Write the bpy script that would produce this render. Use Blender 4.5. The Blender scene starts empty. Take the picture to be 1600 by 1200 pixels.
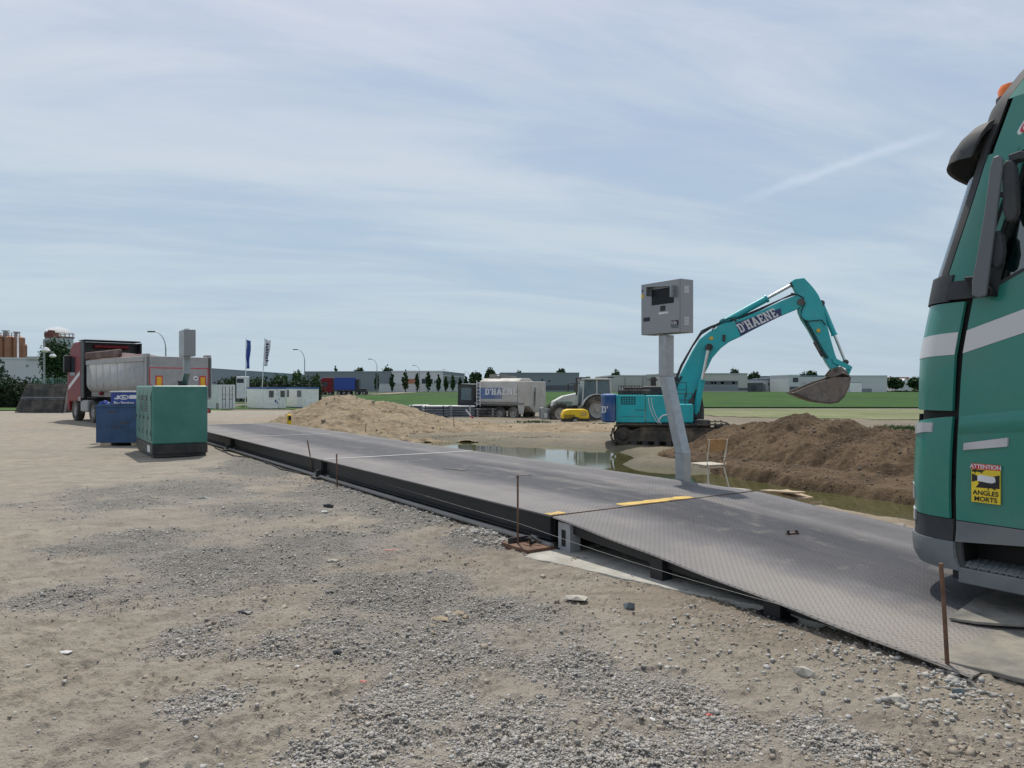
import bpy, math, random
import numpy as np
from mathutils import Vector, Matrix
random.seed(7); RNG = np.random.default_rng(11)
C = bpy.context.scene.collection
scene = bpy.context.scene
FPX, HY, EYE = 1150.0, 603.0, 1.65          # focal length and horizon in photo pixels, eye height

# ---------------------------------------------------------------- camera
cam = bpy.data.cameras.new('camera'); cam_o = bpy.data.objects.new('camera', cam); C.objects.link(cam_o)
cam.sensor_width = 36; cam.lens = FPX / 1600 * 36; cam.shift_y = 3 / 1600
cam.clip_start = .05; cam.clip_end = 9000
cam_o.location = (0, 0, EYE); cam_o.rotation_euler = (math.radians(90), 0, 0)
scene.camera = cam_o
# ---------------------------------------------------------------- sun, sky, exposure
SAZ, SEL = math.radians(-10), math.radians(60)
sd = Vector((math.sin(SAZ) * math.cos(SEL), math.cos(SAZ) * math.cos(SEL), math.sin(SEL)))
sun = bpy.data.lights.new('sun', 'SUN'); sun.energy = 3.5; sun.angle = math.radians(1.2); sun.color = (1, .945, .85)
sun_o = bpy.data.objects.new('sun', sun); C.objects.link(sun_o)
sun_o.rotation_euler = (-sd).to_track_quat('-Z', 'Y').to_euler()
scene.view_settings.view_transform = 'Standard'; scene.view_settings.look = 'None'
scene.view_settings.exposure = 0; scene.view_settings.gamma = 1
scene.render.engine = 'CYCLES'
try:
    scene.cycles.use_denoising = True; scene.cycles.max_bounces = 6; scene.cycles.volume_bounces = 3; scene.cycles.sample_clamp_indirect = 3; scene.cycles.transparent_max_bounces = 12
except Exception: pass

class NT:
    """tiny node builder"""
    def __init__(s, nt): s.nt = nt; s.L = nt.links
    def n(s, typ, **k):
        nd = s.nt.nodes.new(typ)
        for a, b in k.items():
            if a.startswith('i_'): nd.inputs[a[2:].replace('_', ' ')].default_value = b
            else: setattr(nd, a, b)
        return nd
    def m(s, op, a, b=None, c=None, clamp=False):
        nd = s.nt.nodes.new('ShaderNodeMath'); nd.operation = op; nd.use_clamp = clamp
        for i, x in enumerate((a, b, c)):
            if x is None: continue
            if isinstance(x, (int, float)): nd.inputs[i].default_value = x
            else: s.L.new(x, nd.inputs[i])
        return nd.outputs[0]
    def noise(s, vec, scale, detail=4, rough=.55, dist=0, out=0):
        nd = s.nt.nodes.new('ShaderNodeTexNoise'); nd.inputs['Scale'].default_value = scale
        nd.inputs['Detail'].default_value = detail; nd.inputs['Roughness'].default_value = rough
        nd.inputs['Distortion'].default_value = dist
        if vec is not None: s.L.new(vec, nd.inputs['Vector'])
        return nd.outputs[out]
    def ramp(s, f, a, b, lo=0., hi=1.):
        nd = s.nt.nodes.new('ShaderNodeMapRange'); nd.interpolation_type = 'SMOOTHSTEP'
        s.L.new(f, nd.inputs[0]); nd.inputs[1].default_value = a; nd.inputs[2].default_value = b
        nd.inputs[3].default_value = lo; nd.inputs[4].default_value = hi
        return nd.outputs[0]
    def mix(s, f, a, b, blend='MIX'):
        nd = s.nt.nodes.new('ShaderNodeMix'); nd.data_type = 'RGBA'; nd.blend_type = blend
        for i, x in ((0, f), (6, a), (7, b)):
            if isinstance(x, (int, float)): nd.inputs[i].default_value = x
            elif isinstance(x, (tuple, list)): nd.inputs[i].default_value = (*x[:3], 1)
            else: s.L.new(x, nd.inputs[i])
        return nd.outputs[2]

w = bpy.data.worlds.new("World"); scene.world = w; w.use_nodes = True
N = NT(w.node_tree); bg = w.node_tree.nodes['Background']; bg.inputs[1].default_value = .12
sky = N.n('ShaderNodeTexSky', sky_type='NISHITA', sun_disc=False, sun_elevation=SEL, sun_rotation=SAZ)
sky.air_density = 1.0; sky.dust_density = 1.6; sky.ozone_density = 1.5
tc = N.n('ShaderNodeTexCoord'); sp = N.n('ShaderNodeSeparateXYZ'); N.L.new(tc.outputs['Generated'], sp.inputs[0])
dz = N.m('ADD', N.m('MAXIMUM', sp.outputs[2], 0.0), .14)
cx = N.m('DIVIDE', sp.outputs[0], dz); cy = N.m('DIVIDE', sp.outputs[1], dz)
def skyvec(sx, sy, ang, ox=0):
    ca, sa = math.cos(ang), math.sin(ang)
    a = N.m('ADD', N.m('MULTIPLY', cx, ca * sx), N.m('MULTIPLY', cy, sa * sx))
    b = N.m('ADD', N.m('MULTIPLY', cx, -sa * sy), N.m('MULTIPLY', cy, ca * sy))
    cb = N.n('ShaderNodeCombineXYZ'); N.L.new(a, cb.inputs[0]); N.L.new(b, cb.inputs[1]); cb.inputs[2].default_value = ox
    return cb.outputs[0]
n1 = N.noise(skyvec(.28, .75, .18, 3.1), 1.0, 7, .58, .35)
n2 = N.noise(skyvec(.8, 2.6, .30, 8.4), 1.0, 8, .62, .6)
n3 = N.noise(skyvec(.16, .22, -.2, 1.7), 1.0, 3, .5)
cl = N.m('ADD', N.m('ADD', N.m('MULTIPLY', n1, .50), N.m('MULTIPLY', n2, .38)), N.m('MULTIPLY', n3, .24))
cf = N.ramp(cl, .435, .645, .12, 1.)
elev = N.ramp(sp.outputs[2], 0.0, .55)
ccol = N.mix(elev, (4.6, 5.5, 6.1), (5.4, 5.75, 6.6))
scol = N.mix(1.0, sky.outputs[0], (1.0, 1.05, 1.12), 'MULTIPLY')
blue = N.mix(N.ramp(sp.outputs[2], 0.0, .6), (3.35, 4.4, 5.35), (3.3, 4.15, 5.6))
base = N.mix(.85, scol, blue)
# a soft brighter streak high on the right, like a spread contrail
fin = N.mix(cf, base, ccol)
d1, d2 = Vector((.296, 1, .246)).normalized(), Vector((.535, 1, .330)).normalized()
nn, tt = d1.cross(d2).normalized(), (d2 - d1).normalized()
def dotc(v): 
    q = N.n('ShaderNodeVectorMath', operation='DOT_PRODUCT'); N.L.new(tc.outputs['Generated'], q.inputs[0]); q.inputs[1].default_value = v; return q.outputs['Value']
al = N.m('SUBTRACT', dotc(tt), d1.dot(tt)); ac = N.m('ADD', dotc(nn), N.m('MULTIPLY', N.m('SUBTRACT', N.noise(tc.outputs['Generated'], 30, 4, .6), .5), .014))
spn = N.m('MULTIPLY', N.ramp(al, -.02, .10), N.ramp(al, .19, .27, 1., 0.))
sg = N.m('MULTIPLY', N.ramp(N.m('ABSOLUTE', ac), .0, .0095, 1., 0.), spn)
fin = N.mix(N.m('MULTIPLY', sg, .30), fin, (6.2, 6.9, 7.9))
hz = N.ramp(sp.outputs[2], -.01, .14, .6, 0.)
fin = N.mix(hz, fin, (4.05, 4.9, 5.6))
N.L.new(fin, bg.inputs[0])

# ---------------------------------------------------------------- photo pixel -> place in the world
UX, UY = -.5563, .8310                      # heading of the weighbridge; left of it is (-UY, UX)
def at(px, py, Y): return Vector(((px - 800) / FPX * Y, Y, EYE - (py - HY) / FPX * Y))
def atz(px, py, z): return at(px, py, (EYE - z) * FPX / (py - HY))
def onplane(px, py, p0, d):                 # vertical plane through p0 with horizontal direction d -> (t, z)
    k = (px - 800) / FPX; t = (k * p0[1] - p0[0]) / (d[0] - k * d[1]); Y = p0[1] + t * d[1]
    return t, EYE - (py - HY) / FPX * Y
def uv(x, y): return UX * x + UY * y, UY * x - UX * y
def xy(u, v): return UX * u + UY * v, UY * u - UX * v
DECK_ROT = math.atan2(UY, UX)

# ---------------------------------------------------------------- numeric noise
def _hash(ix, iy, seed):
    h = (ix.astype(np.int64) * 374761393 + iy.astype(np.int64) * 668265263 + seed * 1442695041) & 0x7fffffff
    h = ((h ^ (h >> 13)) * 1274126177) & 0x7fffffff
    return ((h ^ (h >> 16)) & 0xffff) / 65535.0
def vnoise(x, y, seed=0):
    x = np.asarray(x, float); y = np.asarray(y, float)
    ix = np.floor(x); iy = np.floor(y); fx = x - ix; fy = y - iy
    fx = fx * fx * (3 - 2 * fx); fy = fy * fy * (3 - 2 * fy)
    a = _hash(ix, iy, seed); b = _hash(ix + 1, iy, seed); c = _hash(ix, iy + 1, seed); d = _hash(ix + 1, iy + 1, seed)
    return (a * (1 - fx) + b * fx) * (1 - fy) + (c * (1 - fx) + d * fx) * fy
def fbm(x, y, sc=1., oct=4, seed=0, gain=.5):
    s = 0; a = 1; t = 0
    for i in range(oct):
        s = s + a * vnoise(x * sc + 17.3 * i, y * sc - 9.1 * i, seed + i); t += a; a *= gain; sc *= 2.03
    return s / t
def sst(a, b, x):
    t = np.clip((np.asarray(x, float) - a) / (b - a), 0, 1); return t * t * (3 - 2 * t)
def sdpoly(x, y, P):                        # signed distance to polygon, negative inside
    x = np.asarray(x, float); y = np.asarray(y, float)
    d = np.full(x.shape, 1e9); s = np.ones(x.shape)
    n = len(P)
    for i in range(n):
        ax, ay = P[i]; bx, by = P[i - 1]
        ex, ey = bx - ax, by - ay; wx, wy = x - ax, y - ay
        t = np.clip((wx * ex + wy * ey) / (ex * ex + ey * ey), 0, 1)
        d = np.minimum(d, (wx - ex * t) ** 2 + (wy - ey * t) ** 2)
        c1 = y >= ay; c2 = y < by; c3 = ex * wy > ey * wx
        flip = (c1 & c2 & c3) | (~c1 & ~c2 & ~c3)
        s = np.where(flip, -s, s)
    return s * np.sqrt(d)

# ---------------------------------------------------------------- materials
MATS = {}
def pm(name, col, rough=.6, metal=0., var=.12, scale=3., bump=0., bscale=40., dust=0., dcol=(.33, .28, .22), spec=.5, dscale=1.5, coat=0.):
    m = bpy.data.materials.new(name); m.use_nodes = True; N = NT(m.node_tree); b = m.node_tree.nodes['Principled BSDF']
    tc = N.n('ShaderNodeTexCoord'); v = tc.outputs['Object']
    f = N.noise(v, scale, 5, .6)
    c = N.mix(N.ramp(f, .3, .7), tuple(x * (1 - var) for x in col), tuple(min(1, x * (1 + var)) for x in col))
    if dust:
        g = N.noise(v, dscale, 6, .65)
        g2 = N.m('MULTIPLY', N.ramp(g, .38, .72), dust)
        c = N.mix(g2, c, dcol)
        r = N.m('ADD', N.m('MULTIPLY', g2, .35), rough, clamp=True); N.L.new(r, b.inputs['Roughness'])
    else:
        r = N.ramp(f, .3, .7, max(0, rough - .06), min(1, rough + .06)); N.L.new(r, b.inputs['Roughness'])
    N.L.new(c, b.inputs['Base Color'])
    b.inputs['Metallic'].default_value = metal; b.inputs['Specular IOR Level'].default_value = spec
    b.inputs['Coat Weight'].default_value = coat
    if bump:
        bn = N.n('ShaderNodeBump'); bn.inputs['Strength'].default_value = bump; bn.inputs['Distance'].default_value = .02
        N.L.new(N.noise(v, bscale, 5, .6), bn.inputs['Height']); N.L.new(bn.outputs[0], b.inputs['Normal'])
    MATS[name] = m; return m
M = MATS
pm('teal_machine', (.012, .40, .43), .34, var=.10, dust=.10, scale=1.2)
pm('navy', (.012, .03, .12), .4, dust=.2)
pm('blue_weight', (.01, .075, .25), .42, dust=.35)
pm('white_letter', (.75, .75, .73), .5, dust=.12)
pm('dark_steel', (.022, .023, .027), .55, dust=.35, scale=6)
pm('track_steel', (.045, .040, .033), .75, dust=.95, dcol=(.23, .18, .13), bump=.3, scale=5)
pm('chrome', (.55, .55, .55), .22, 1.)
pm('rubber_hose', (.015, .016, .018), .55)
pm('bucket_steel', (.19, .165, .145), .5, .35, var=.35, dust=.7, dcol=(.21, .155, .11), bump=.3, bscale=12)
pm('tyre', (.03, .029, .028), .85, dust=.75, dcol=(.24, .21, .175), scale=4)
pm('tyre_dark', (.02, .02, .021), .85, dust=.35, dcol=(.2, .18, .15), scale=4)
pm('rim_dusty', (.36, .35, .33), .6, dust=.6)
pm('galvanised', (.34, .365, .38), .42, .65, var=.10, scale=9, dust=.12, dcol=(.42, .43, .43))
pm('indicator_steel', (.27, .275, .285), .38, .55, var=.05, scale=2)
pm('screen_dark', (.004, .008, .011), .35, spec=.25)
pm('label_white', (.68, .69, .70), .5)
pm('label_black', (.012, .012, .013), .4)
pm('yellow_paint', (.62, .40, .06), .55, dust=.75, dscale=9, dcol=(.30, .24, .15))
pm('yellow_bright', (.80, .52, .01), .45, dust=.12)
pm('black_beam', (.010, .011, .014), .5, dust=.16, dcol=(.06, .057, .055), scale=3)
pm('lower_rail', (.22, .215, .205), .65, dust=.7, dcol=(.30, .27, .235), scale=4)
pm('joint_white', (.50, .50, .48), .7)
pm('concrete_pale', (.40, .385, .34), .9, var=.18, scale=4, bump=.6, bscale=24, dust=.8, dcol=(.29, .25, .195))
pm('concrete_pier', (.30, .315, .33), .8, var=.15, scale=5, dust=.4)
pm('rust', (.125, .062, .036), .8, var=.35, scale=9, bump=.3, dust=.3)
pm('genset_green', (.045, .185, .152), .33, var=.10, scale=1.5, dust=.15, dcol=(.20, .27, .24))
pm('black_base', (.012, .013, .015), .5, dust=.12)
pm('bin_blue', (.017, .065, .155), .5, var=.25, scale=3, dust=.35, dcol=(.06, .07, .09))
pm('sign_blue', (.02, .055, .25), .45)
pm('tipper_grey', (.33, .335, .335), .5, .1, var=.10, dust=.35, dcol=(.36, .35, .33))
pm('red_cab', (.17, .008, .015), .45, dust=.04, spec=.3)
pm('red_mark', (.55, .04, .06), .5)
pm('amber_mark', (.75, .42, .02), .5)
pm('tarp_brown', (.085, .045, .045), .8, dust=.4)
pm('dark_cab', (.015, .018, .022), .45, dust=.3, dcol=(.12, .11, .1))
pm('truck_green', (.018, .200, .160), .28, var=.05, scale=1., dust=.12, coat=.3)
pm('truck_green_deep', (.014, .160, .130), .30, var=.05, scale=1., dust=.12, coat=.3)
pm('truck_silver', (.60, .60, .62), .35, .2, var=.05, dust=.15)
pm('plastic_dark', (.024, .030, .036), .68, var=.08, dust=.1)
pm('plastic_grey', (.13, .15, .16), .5, var=.1, dust=.3, dcol=(.24, .24, .22))
pm('mirror_grey', (.115, .13, .138), .42, var=.05)
pm('shell_black', (.004, .004, .005), .7)
pm('lamp_lens', (.50, .50, .52), .15, .1)
pm('beacon_amber', (.75, .17, .02), .2)
pm('sticker_yellow', (.75, .56, .03), .45)
pm('sticker_red', (.55, .035, .05), .45)
pm('cabin_interior', (.04, .045, .048), .8)
pm('mat_dusty', (.15, .145, .13), .9, var=.3, scale=4, dust=.95, dscale=2.6, dcol=(.30, .27, .22), bump=.3, bscale=20)
pm('white_container', (.76, .77, .76), .5, dust=.08)
pm('cabin_cream', (.80, .80, .77), .55, dust=.05)
pm('cabin_blue', (.03, .10, .28), .5)
pm('window_dark', (.03, .04, .05), .15)
pm('window_bars', (.10, .11, .13), .5)
pm('tank_dusty', (.52, .50, .46), .6, dust=.7, dcol=(.36, .33, .28))
pm('tank_blue', (.10, .16, .33), .6, dust=.5, dcol=(.36, .34, .31), dscale=.9)
pm('cab_glass', (.10, .15, .17), .1)
pm('tractor_white', (.52, .54, .51), .5, dust=.35)
pm('tractor_green', (.16, .24, .18), .5, dust=.4)
pm('grey_duct', (.13, .15, .18), .45, dust=.2)
pm('duct_light', (.36, .38, .40), .5, dust=.3)
pm('black_stack', (.035, .037, .04), .7, dust=.4)
pm('lamp_pole', (.30, .32, .33), .5, .5)
pm('pole_green', (.12, .24, .21), .6)
pm('lamp_dark', (.05, .055, .06), .5)
pm('flag_blue', (.03, .07, .30), .7)
pm('flag_white', (.62, .62, .66), .7)
pm('flag_ink', (.06, .06, .14), .7)
pm('wall_white', (.56, .57, .58), .7, var=.05, scale=.08)
pm('wall_cream', (.47, .46, .43), .7, var=.06, scale=.08)
pm('wall_grey', (.20, .225, .25), .6, var=.06, scale=.06)
pm('wall_dark', (.095, .105, .12), .6, var=.1, scale=.06)
pm('wall_slate', (.16, .21, .255), .6, var=.05, scale=.05)
pm('roof_light', (.40, .42, .44), .6)
pm('roof_orange', (.36, .15, .09), .7)
pm('silo_brown', (.30, .145, .085), .7, var=.15, scale=.3)
pm('silo_grey', (.40, .44, .46), .5, .2, var=.1, scale=.3)
pm('factory_rust', (.16, .06, .045), .7)
pm('bark', (.07, .055, .04), .9)
pm('chair_tube', (.55, .52, .43), .45)
pm('chair_wood', (.36, .20, .085), .5, var=.2, scale=14)
pm('chair_seat', (.50, .45, .36), .5, var=.1)
pm('wood_board', (.38, .29, .19), .8, var=.25, scale=6)
pm('stone_pale', (.42, .39, .33), .9, var=.15, scale=20, bump=.3)
pm('stone_slate', (.30, .24, .16), .85, var=.2, scale=20, bump=.3)
pm('stone_grey', (.24, .235, .225), .9, var=.2, scale=20, bump=.3)
pm('litter_black', (.014, .015, .018), .5)
pm('litter_white', (.58, .57, .54), .7)
pm('litter_teal', (.12, .15, .16), .7)
pm('litter_red', (.40, .09, .07), .6)
pm('string', (.30, .30, .28), .7)
pm('mud', (.15, .11, .07), .9)

def glass(name, tint, mixf=.25, rough=.02):
    m = bpy.data.materials.new(name); m.use_nodes = True; N = NT(m.node_tree); nt = m.node_tree
    out = nt.nodes['Material Output']; nt.nodes.remove(nt.nodes['Principled BSDF'])
    t = N.n('ShaderNodeBsdfTransparent'); t.inputs[0].default_value = (*tint, 1)
    g = N.n('ShaderNodeBsdfGlossy'); g.inputs['Roughness'].default_value = rough; g.inputs[0].default_value = (.9, .95, .97, 1)
    fr = N.n('ShaderNodeFresnel'); fr.inputs[0].default_value = 1.5
    f = N.m('ADD', N.m('MULTIPLY', fr.outputs[0], .9), mixf, clamp=True)
    mx = N.n('ShaderNodeMixShader'); N.L.new(f, mx.inputs[0]); N.L.new(t.outputs[0], mx.inputs[1]); N.L.new(g.outputs[0], mx.inputs[2])
    N.L.new(mx.outputs[0], out.inputs[0]); MATS[name] = m; return m
glass('glass_clear', (.62, .82, .82), .14)
glass('glass_screen', (.45, .60, .60), .22)

def foliage(name, a, b):
    m = bpy.data.materials.new(name); m.use_nodes = True; N = NT(m.node_tree); p = m.node_tree.nodes['Principled BSDF']
    at_ = N.n('ShaderNodeAttribute', attribute_name='tint'); tc = N.n('ShaderNodeTexCoord')
    f = N.noise(tc.outputs['Object'], .9, 3)
    g = N.m('ADD', N.m('MULTIPLY', at_.outputs['Fac'], .6), N.m('MULTIPLY', f, .4))
    N.L.new(N.mix(g, a, b), p.inputs['Base Color']); p.inputs['Roughness'].default_value = .65
    p.inputs['Specular IOR Level'].default_value = .25
    MATS[name] = m
foliage('leaf_dark', (.012, .035, .012), (.045, .095, .03))
foliage('leaf_mid', (.025, .06, .018), (.075, .14, .045))
foliage('leaf_blue', (.018, .04, .022), (.05, .09, .045))
foliage('leaf_dry', (.09, .085, .035), (.16, .15, .07))
foliage('leaf_hedge', (.010, .028, .012), (.030, .065, .024))

# ---------------------------------------------------------------- mesh builder
class MB:
    def __init__(s): s.v = []; s.f = []
    def add(s, vs, fs):
        n = len(s.v); s.v += [tuple(p) for p in vs]; s.f += [tuple(i + n for i in f) for f in fs]; return s
    def box(s, c, d, rz=0., ry=0., rx=0.):
        R = Matrix.Rotation(rz, 3, 'Z') @ Matrix.Rotation(ry, 3, 'Y') @ Matrix.Rotation(rx, 3, 'X')
        vs = [Vector(c) + R @ Vector((sx * d[0] / 2, sy * d[1] / 2, sz * d[2] / 2)) for sx in (-1, 1) for sy in (-1, 1) for sz in (-1, 1)]
        return s.add(vs, [(0, 1, 3, 2), (4, 6, 7, 5), (0, 4, 5, 1), (2, 3, 7, 6), (0, 2, 6, 4), (1, 5, 7, 3)])
    def b2(s, x0, x1, y0, y1, z0, z1): return s.box(((x0 + x1) / 2, (y0 + y1) / 2, (z0 + z1) / 2), (abs(x1 - x0), abs(y1 - y0), abs(z1 - z0)))
    def prism(s, poly, o, ax, ay, ext):     # 2D polygon in axes ax, ay at o, extruded by vector ext
        o, ax, ay, ext = Vector(o), Vector(ax), Vector(ay), Vector(ext); n = len(poly)
        a = [o + ax * p[0] + ay * p[1] for p in poly]; b = [p + ext for p in a]
        ar = sum(poly[i - 1][0] * poly[i][1] - poly[i][0] * poly[i - 1][1] for i in range(n))
        fl = (ax.cross(ay).dot(ext) > 0) == (ar > 0)
        fs = [tuple(range(n))[::-1] if fl else tuple(range(n)), tuple(range(n, 2 * n)) if fl else tuple(range(n, 2 * n))[::-1]]
        for i in range(n):
            j = (i + 1) % n; q = (i, j, j + n, i + n); fs.append(q if fl else q[::-1])
        return s.add(a + b, fs)
    def side(s, poly, y0, y1): return s.prism(poly, (0, y0, 0), (1, 0, 0), (0, 0, 1), (0, y1 - y0, 0))   # xz outline, extruded along y
    def cyl(s, p0, p1, r0, r1=None, n=12, cap=True):
        p0, p1 = Vector(p0), Vector(p1); r1 = r0 if r1 is None else r1
        q = (p1 - p0).to_track_quat('Z', 'Y'); vs = []
        for p, r in ((p0, r0), (p1, r1)):
            for i in range(n): a = 2 * math.pi * i / n; vs.append(p + q @ Vector((r * math.cos(a), r * math.sin(a), 0)))
        fs = [(i, (i + 1) % n, n + (i + 1) % n, n + i) for i in range(n)]
        if cap: fs += [tuple(range(n))[::-1], tuple(range(n, 2 * n))]
        return s.add(vs, fs)
    def tube(s, pts, r, n=8):
        pts = [Vector(p) for p in pts]; vs = []; k = len(pts)
        for i, p in enumerate(pts):
            d = (pts[min(i + 1, k - 1)] - pts[max(i - 1, 0)]).normalized(); q = d.to_track_quat('Z', 'Y')
            rr = r[i] if isinstance(r, (list, tuple)) else r
            for j in range(n): a = 2 * math.pi * j / n; vs.append(p + q @ Vector((rr * math.cos(a), rr * math.sin(a), 0)))
        fs = []
        for i in range(k - 1):
            for j in range(n): fs.append((i * n + j, i * n + (j + 1) % n, (i + 1) * n + (j + 1) % n, (i + 1) * n + j))
        fs += [tuple(range(n))[::-1], tuple(range((k - 1) * n, k * n))]
        return s.add(vs, fs)
    def lathe(s, prof, o, axis='Z', n=24):  # prof = [(r, h)...] around axis through o
        vs = []; fs = []; k = len(prof)
        for r, h in prof:
            for j in range(n):
                a = 2 * math.pi * j / n; x, y = r * math.cos(a), r * math.sin(a)
                p = (x, y, h) if axis == 'Z' else ((x, h, -y) if axis == 'Y' else (h, x, y))
                vs.append(Vector(o) + Vector(p))
        for i in range(k - 1):
            for j in range(n): fs.append((i * n + j, i * n + (j + 1) % n, (i + 1) * n + (j + 1) % n, (i + 1) * n + j))
        return s.add(vs, fs)
    def rock(s, c, d, seed=0, rz=0.):
        r = random.Random(seed); t = (1 + 5 ** .5) / 2
        V = [(-1, t, 0), (1, t, 0), (-1, -t, 0), (1, -t, 0), (0, -1, t), (0, 1, t), (0, -1, -t), (0, 1, -t), (t, 0, -1), (t, 0, 1), (-t, 0, -1), (-t, 0, 1)]
        F = [(0, 11, 5), (0, 5, 1), (0, 1, 7), (0, 7, 10), (0, 10, 11), (1, 5, 9), (5, 11, 4), (11, 10, 2), (10, 7, 6), (7, 1, 8), (3, 9, 4), (3, 4, 2), (3, 2, 6), (3, 6, 8), (3, 8, 9), (4, 9, 5), (2, 4, 11), (6, 2, 10), (8, 6, 7), (9, 8, 1)]
        ca, sa = math.cos(rz), math.sin(rz); vs = []
        for x, y, z in V:
            k = r.uniform(.36, .62); x, y, z = x * k * d[0] / 2, y * k * d[1] / 2, z * k * d[2] / 2
            vs.append((c[0] + x * ca - y * sa, c[1] + x * sa + y * ca, c[2] + z))
        return s.add(vs, F)
    def build(s, name, mat, parent=None, bevel=0., smooth=False, seg=2, label=None):
        me = bpy.data.meshes.new(name); me.from_pydata(s.v, [], s.f); me.update(); me.materials.append(M[mat])
        o = bpy.data.objects.new(name, me); C.objects.link(o)
        if parent is not None: o.parent = parent
        if smooth:
            me.shade_smooth()
            md = o.modifiers.new('e', 'EDGE_SPLIT'); md.split_angle = math.radians(38)
        if bevel:
            md = o.modifiers.new('b', 'BEVEL'); md.width = bevel; md.segments = seg; md.limit_method = 'ANGLE'
            if not smooth: me.shade_smooth(); md.harden_normals = True
        if label: o['label'] = label
        return o
def tag(o, label, cat, group=None, kind=None):
    if kind: o['kind'] = kind
    if label: o['label'] = label
    if cat: o['category'] = cat
    if group: o['group'] = group
    return o
def thing(name, label, cat, loc=(0, 0, 0), rz=0., group=None, rx=0., ry=0.):
    o = bpy.data.objects.new(name, None); C.objects.link(o); o.empty_display_size = .3
    o.location = loc; o.rotation_euler = (rx, ry, rz); return tag(o, label, cat, group)
def kids(o): return [c for c in bpy.data.objects if c.parent == o]
def copy_tree(o, parent=None):
    c = o.copy(); C.objects.link(c)
    if parent is not None: c.parent = parent
    for ch in kids(o): copy_tree(ch, c)
    return c
def fast_mesh(name, V, F, mat, tint=None, smooth=False):       # V (n,3), F (m,k) arrays
    me = bpy.data.meshes.new(name); n = len(V); m, k = F.shape
    me.vertices.add(n); me.vertices.foreach_set('co', np.ascontiguousarray(V, np.float32).ravel())
    me.loops.add(m * k); me.loops.foreach_set('vertex_index', np.ascontiguousarray(F, np.int32).ravel())
    me.polygons.add(m); me.polygons.foreach_set('loop_start', np.arange(0, m * k, k, dtype=np.int32))
    me.update(calc_edges=True); me.validate()
    if tint is not None:
        a = me.attributes.new('tint', 'FLOAT', 'POINT'); a.data.foreach_set('value', np.ascontiguousarray(tint, np.float32))
    if smooth: me.shade_smooth()
    if mat: me.materials.append(M[mat])
    o = bpy.data.objects.new(name, me); C.objects.link(o); return o
def text_mesh(name, body, size, mat, parent, o, ax, ay, bold=0., thick=.001, align='LEFT', spacing=1.):
    cu = bpy.data.curves.new(name, 'FONT'); cu.body = body; cu.size = size; cu.extrude = thick; cu.offset = bold; cu.align_x = align
    cu.space_character = spacing
    return curve_to(name, cu, mat, parent, o, ax, ay)
def curve_to(name, cu, mat, parent, o, ax, ay):
    t = bpy.data.objects.new('tmp', cu); C.objects.link(t)
    dg = bpy.context.evaluated_depsgraph_get(); dg.update()
    me = bpy.data.meshes.new_from_object(t.evaluated_get(dg)); bpy.data.objects.remove(t)
    ax, ay = Vector(ax), Vector(ay); az = ax.cross(ay).normalized()
    mt = Matrix(((ax.x, ay.x, az.x, o[0]), (ax.y, ay.y, az.y, o[1]), (ax.z, ay.z, az.z, o[2]), (0, 0, 0, 1)))
    me.transform(mt); me.materials.clear(); me.materials.append(M[mat]); me.name = name
    ob = bpy.data.objects.new(name, me); C.objects.link(ob)
    if parent is not None: ob.parent = parent
    return ob
GLY = {
 'D': (10, [[(0,0),(7,0),(10,2.5),(10,11.5),(7,14),(0,14),(0,11.8),(1,11.8),(1,2.2),(0,2.2)], [(4,2.4),(6.2,2.4),(7,3.4),(7,10.6),(6.2,11.6),(4,11.6)]]),
 'H': (11, [[(0,0),(5,0),(5,2.2),(4,2.2),(4,5.9),(7,5.9),(7,2.2),(6,2.2),(6,0),(11,0),(11,2.2),(10,2.2),(10,11.8),(11,11.8),(11,14),(6,14),(6,11.8),(7,11.8),(7,8.1),(4,8.1),(4,11.8),(5,11.8),(5,14),(0,14),(0,11.8),(1,11.8),(1,2.2),(0,2.2)]]),
 'E': (10, [[(0,0),(10,0),(10,4.2),(8,4.2),(8,2.2),(4,2.2),(4,5.9),(7.5,5.9),(7.5,8.1),(4,8.1),(4,11.8),(8,11.8),(8,9.8),(10,9.8),(10,14),(0,14),(0,11.8),(1,11.8),(1,2.2),(0,2.2)]]),
 'A': (12, [[(0,0),(4.6,0),(4.6,2.2),(3.9,2.2),(4.4,3.8),(7.6,3.8),(8.1,2.2),(7.4,2.2),(7.4,0),(12,0),(12,2.2),(11.2,2.2),(7.8,14),(4.2,14),(.8,2.2),(0,2.2)], [(5,5.8),(7,5.8),(6,9.8)]]),
 'N': (12, [[(0,0),(4.6,0),(4.6,2.2),(3.6,2.2),(3.6,9.6),(8.2,0),(11,0),(11,11.8),(12,11.8),(12,14),(7.4,14),(7.4,11.8),(8.4,11.8),(8.4,5),(4.2,14),(0,14),(0,11.8),(1,11.8),(1,2.2),(0,2.2)]]),
 "'": (2.6, [[(0,14),(2.6,14),(1.8,9),(.7,9)]])}
def slab_text(name, txt, width, mat, parent, o, ax, ay, thick=.004, height=None):
    cu = bpy.data.curves.new(name, 'CURVE'); cu.dimensions = '2D'; cu.fill_mode = 'BOTH'; cu.extrude = thick
    x = 0; tot = sum(GLY[c][0] + 1.3 for c in txt) - 1.3; k = width / tot; ky = k if height is None else height / 14
    for c in txt:
        wd, polys = GLY[c]
        for P in polys:
            s = cu.splines.new('POLY'); s.points.add(len(P) - 1); s.use_cyclic_u = True
            for i, (a, b) in enumerate(P): s.points[i].co = ((x + a) * k, b * ky, 0, 1)
        x += wd + 1.3
    return curve_to(name, cu, mat, parent, o, ax, ay)
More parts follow.
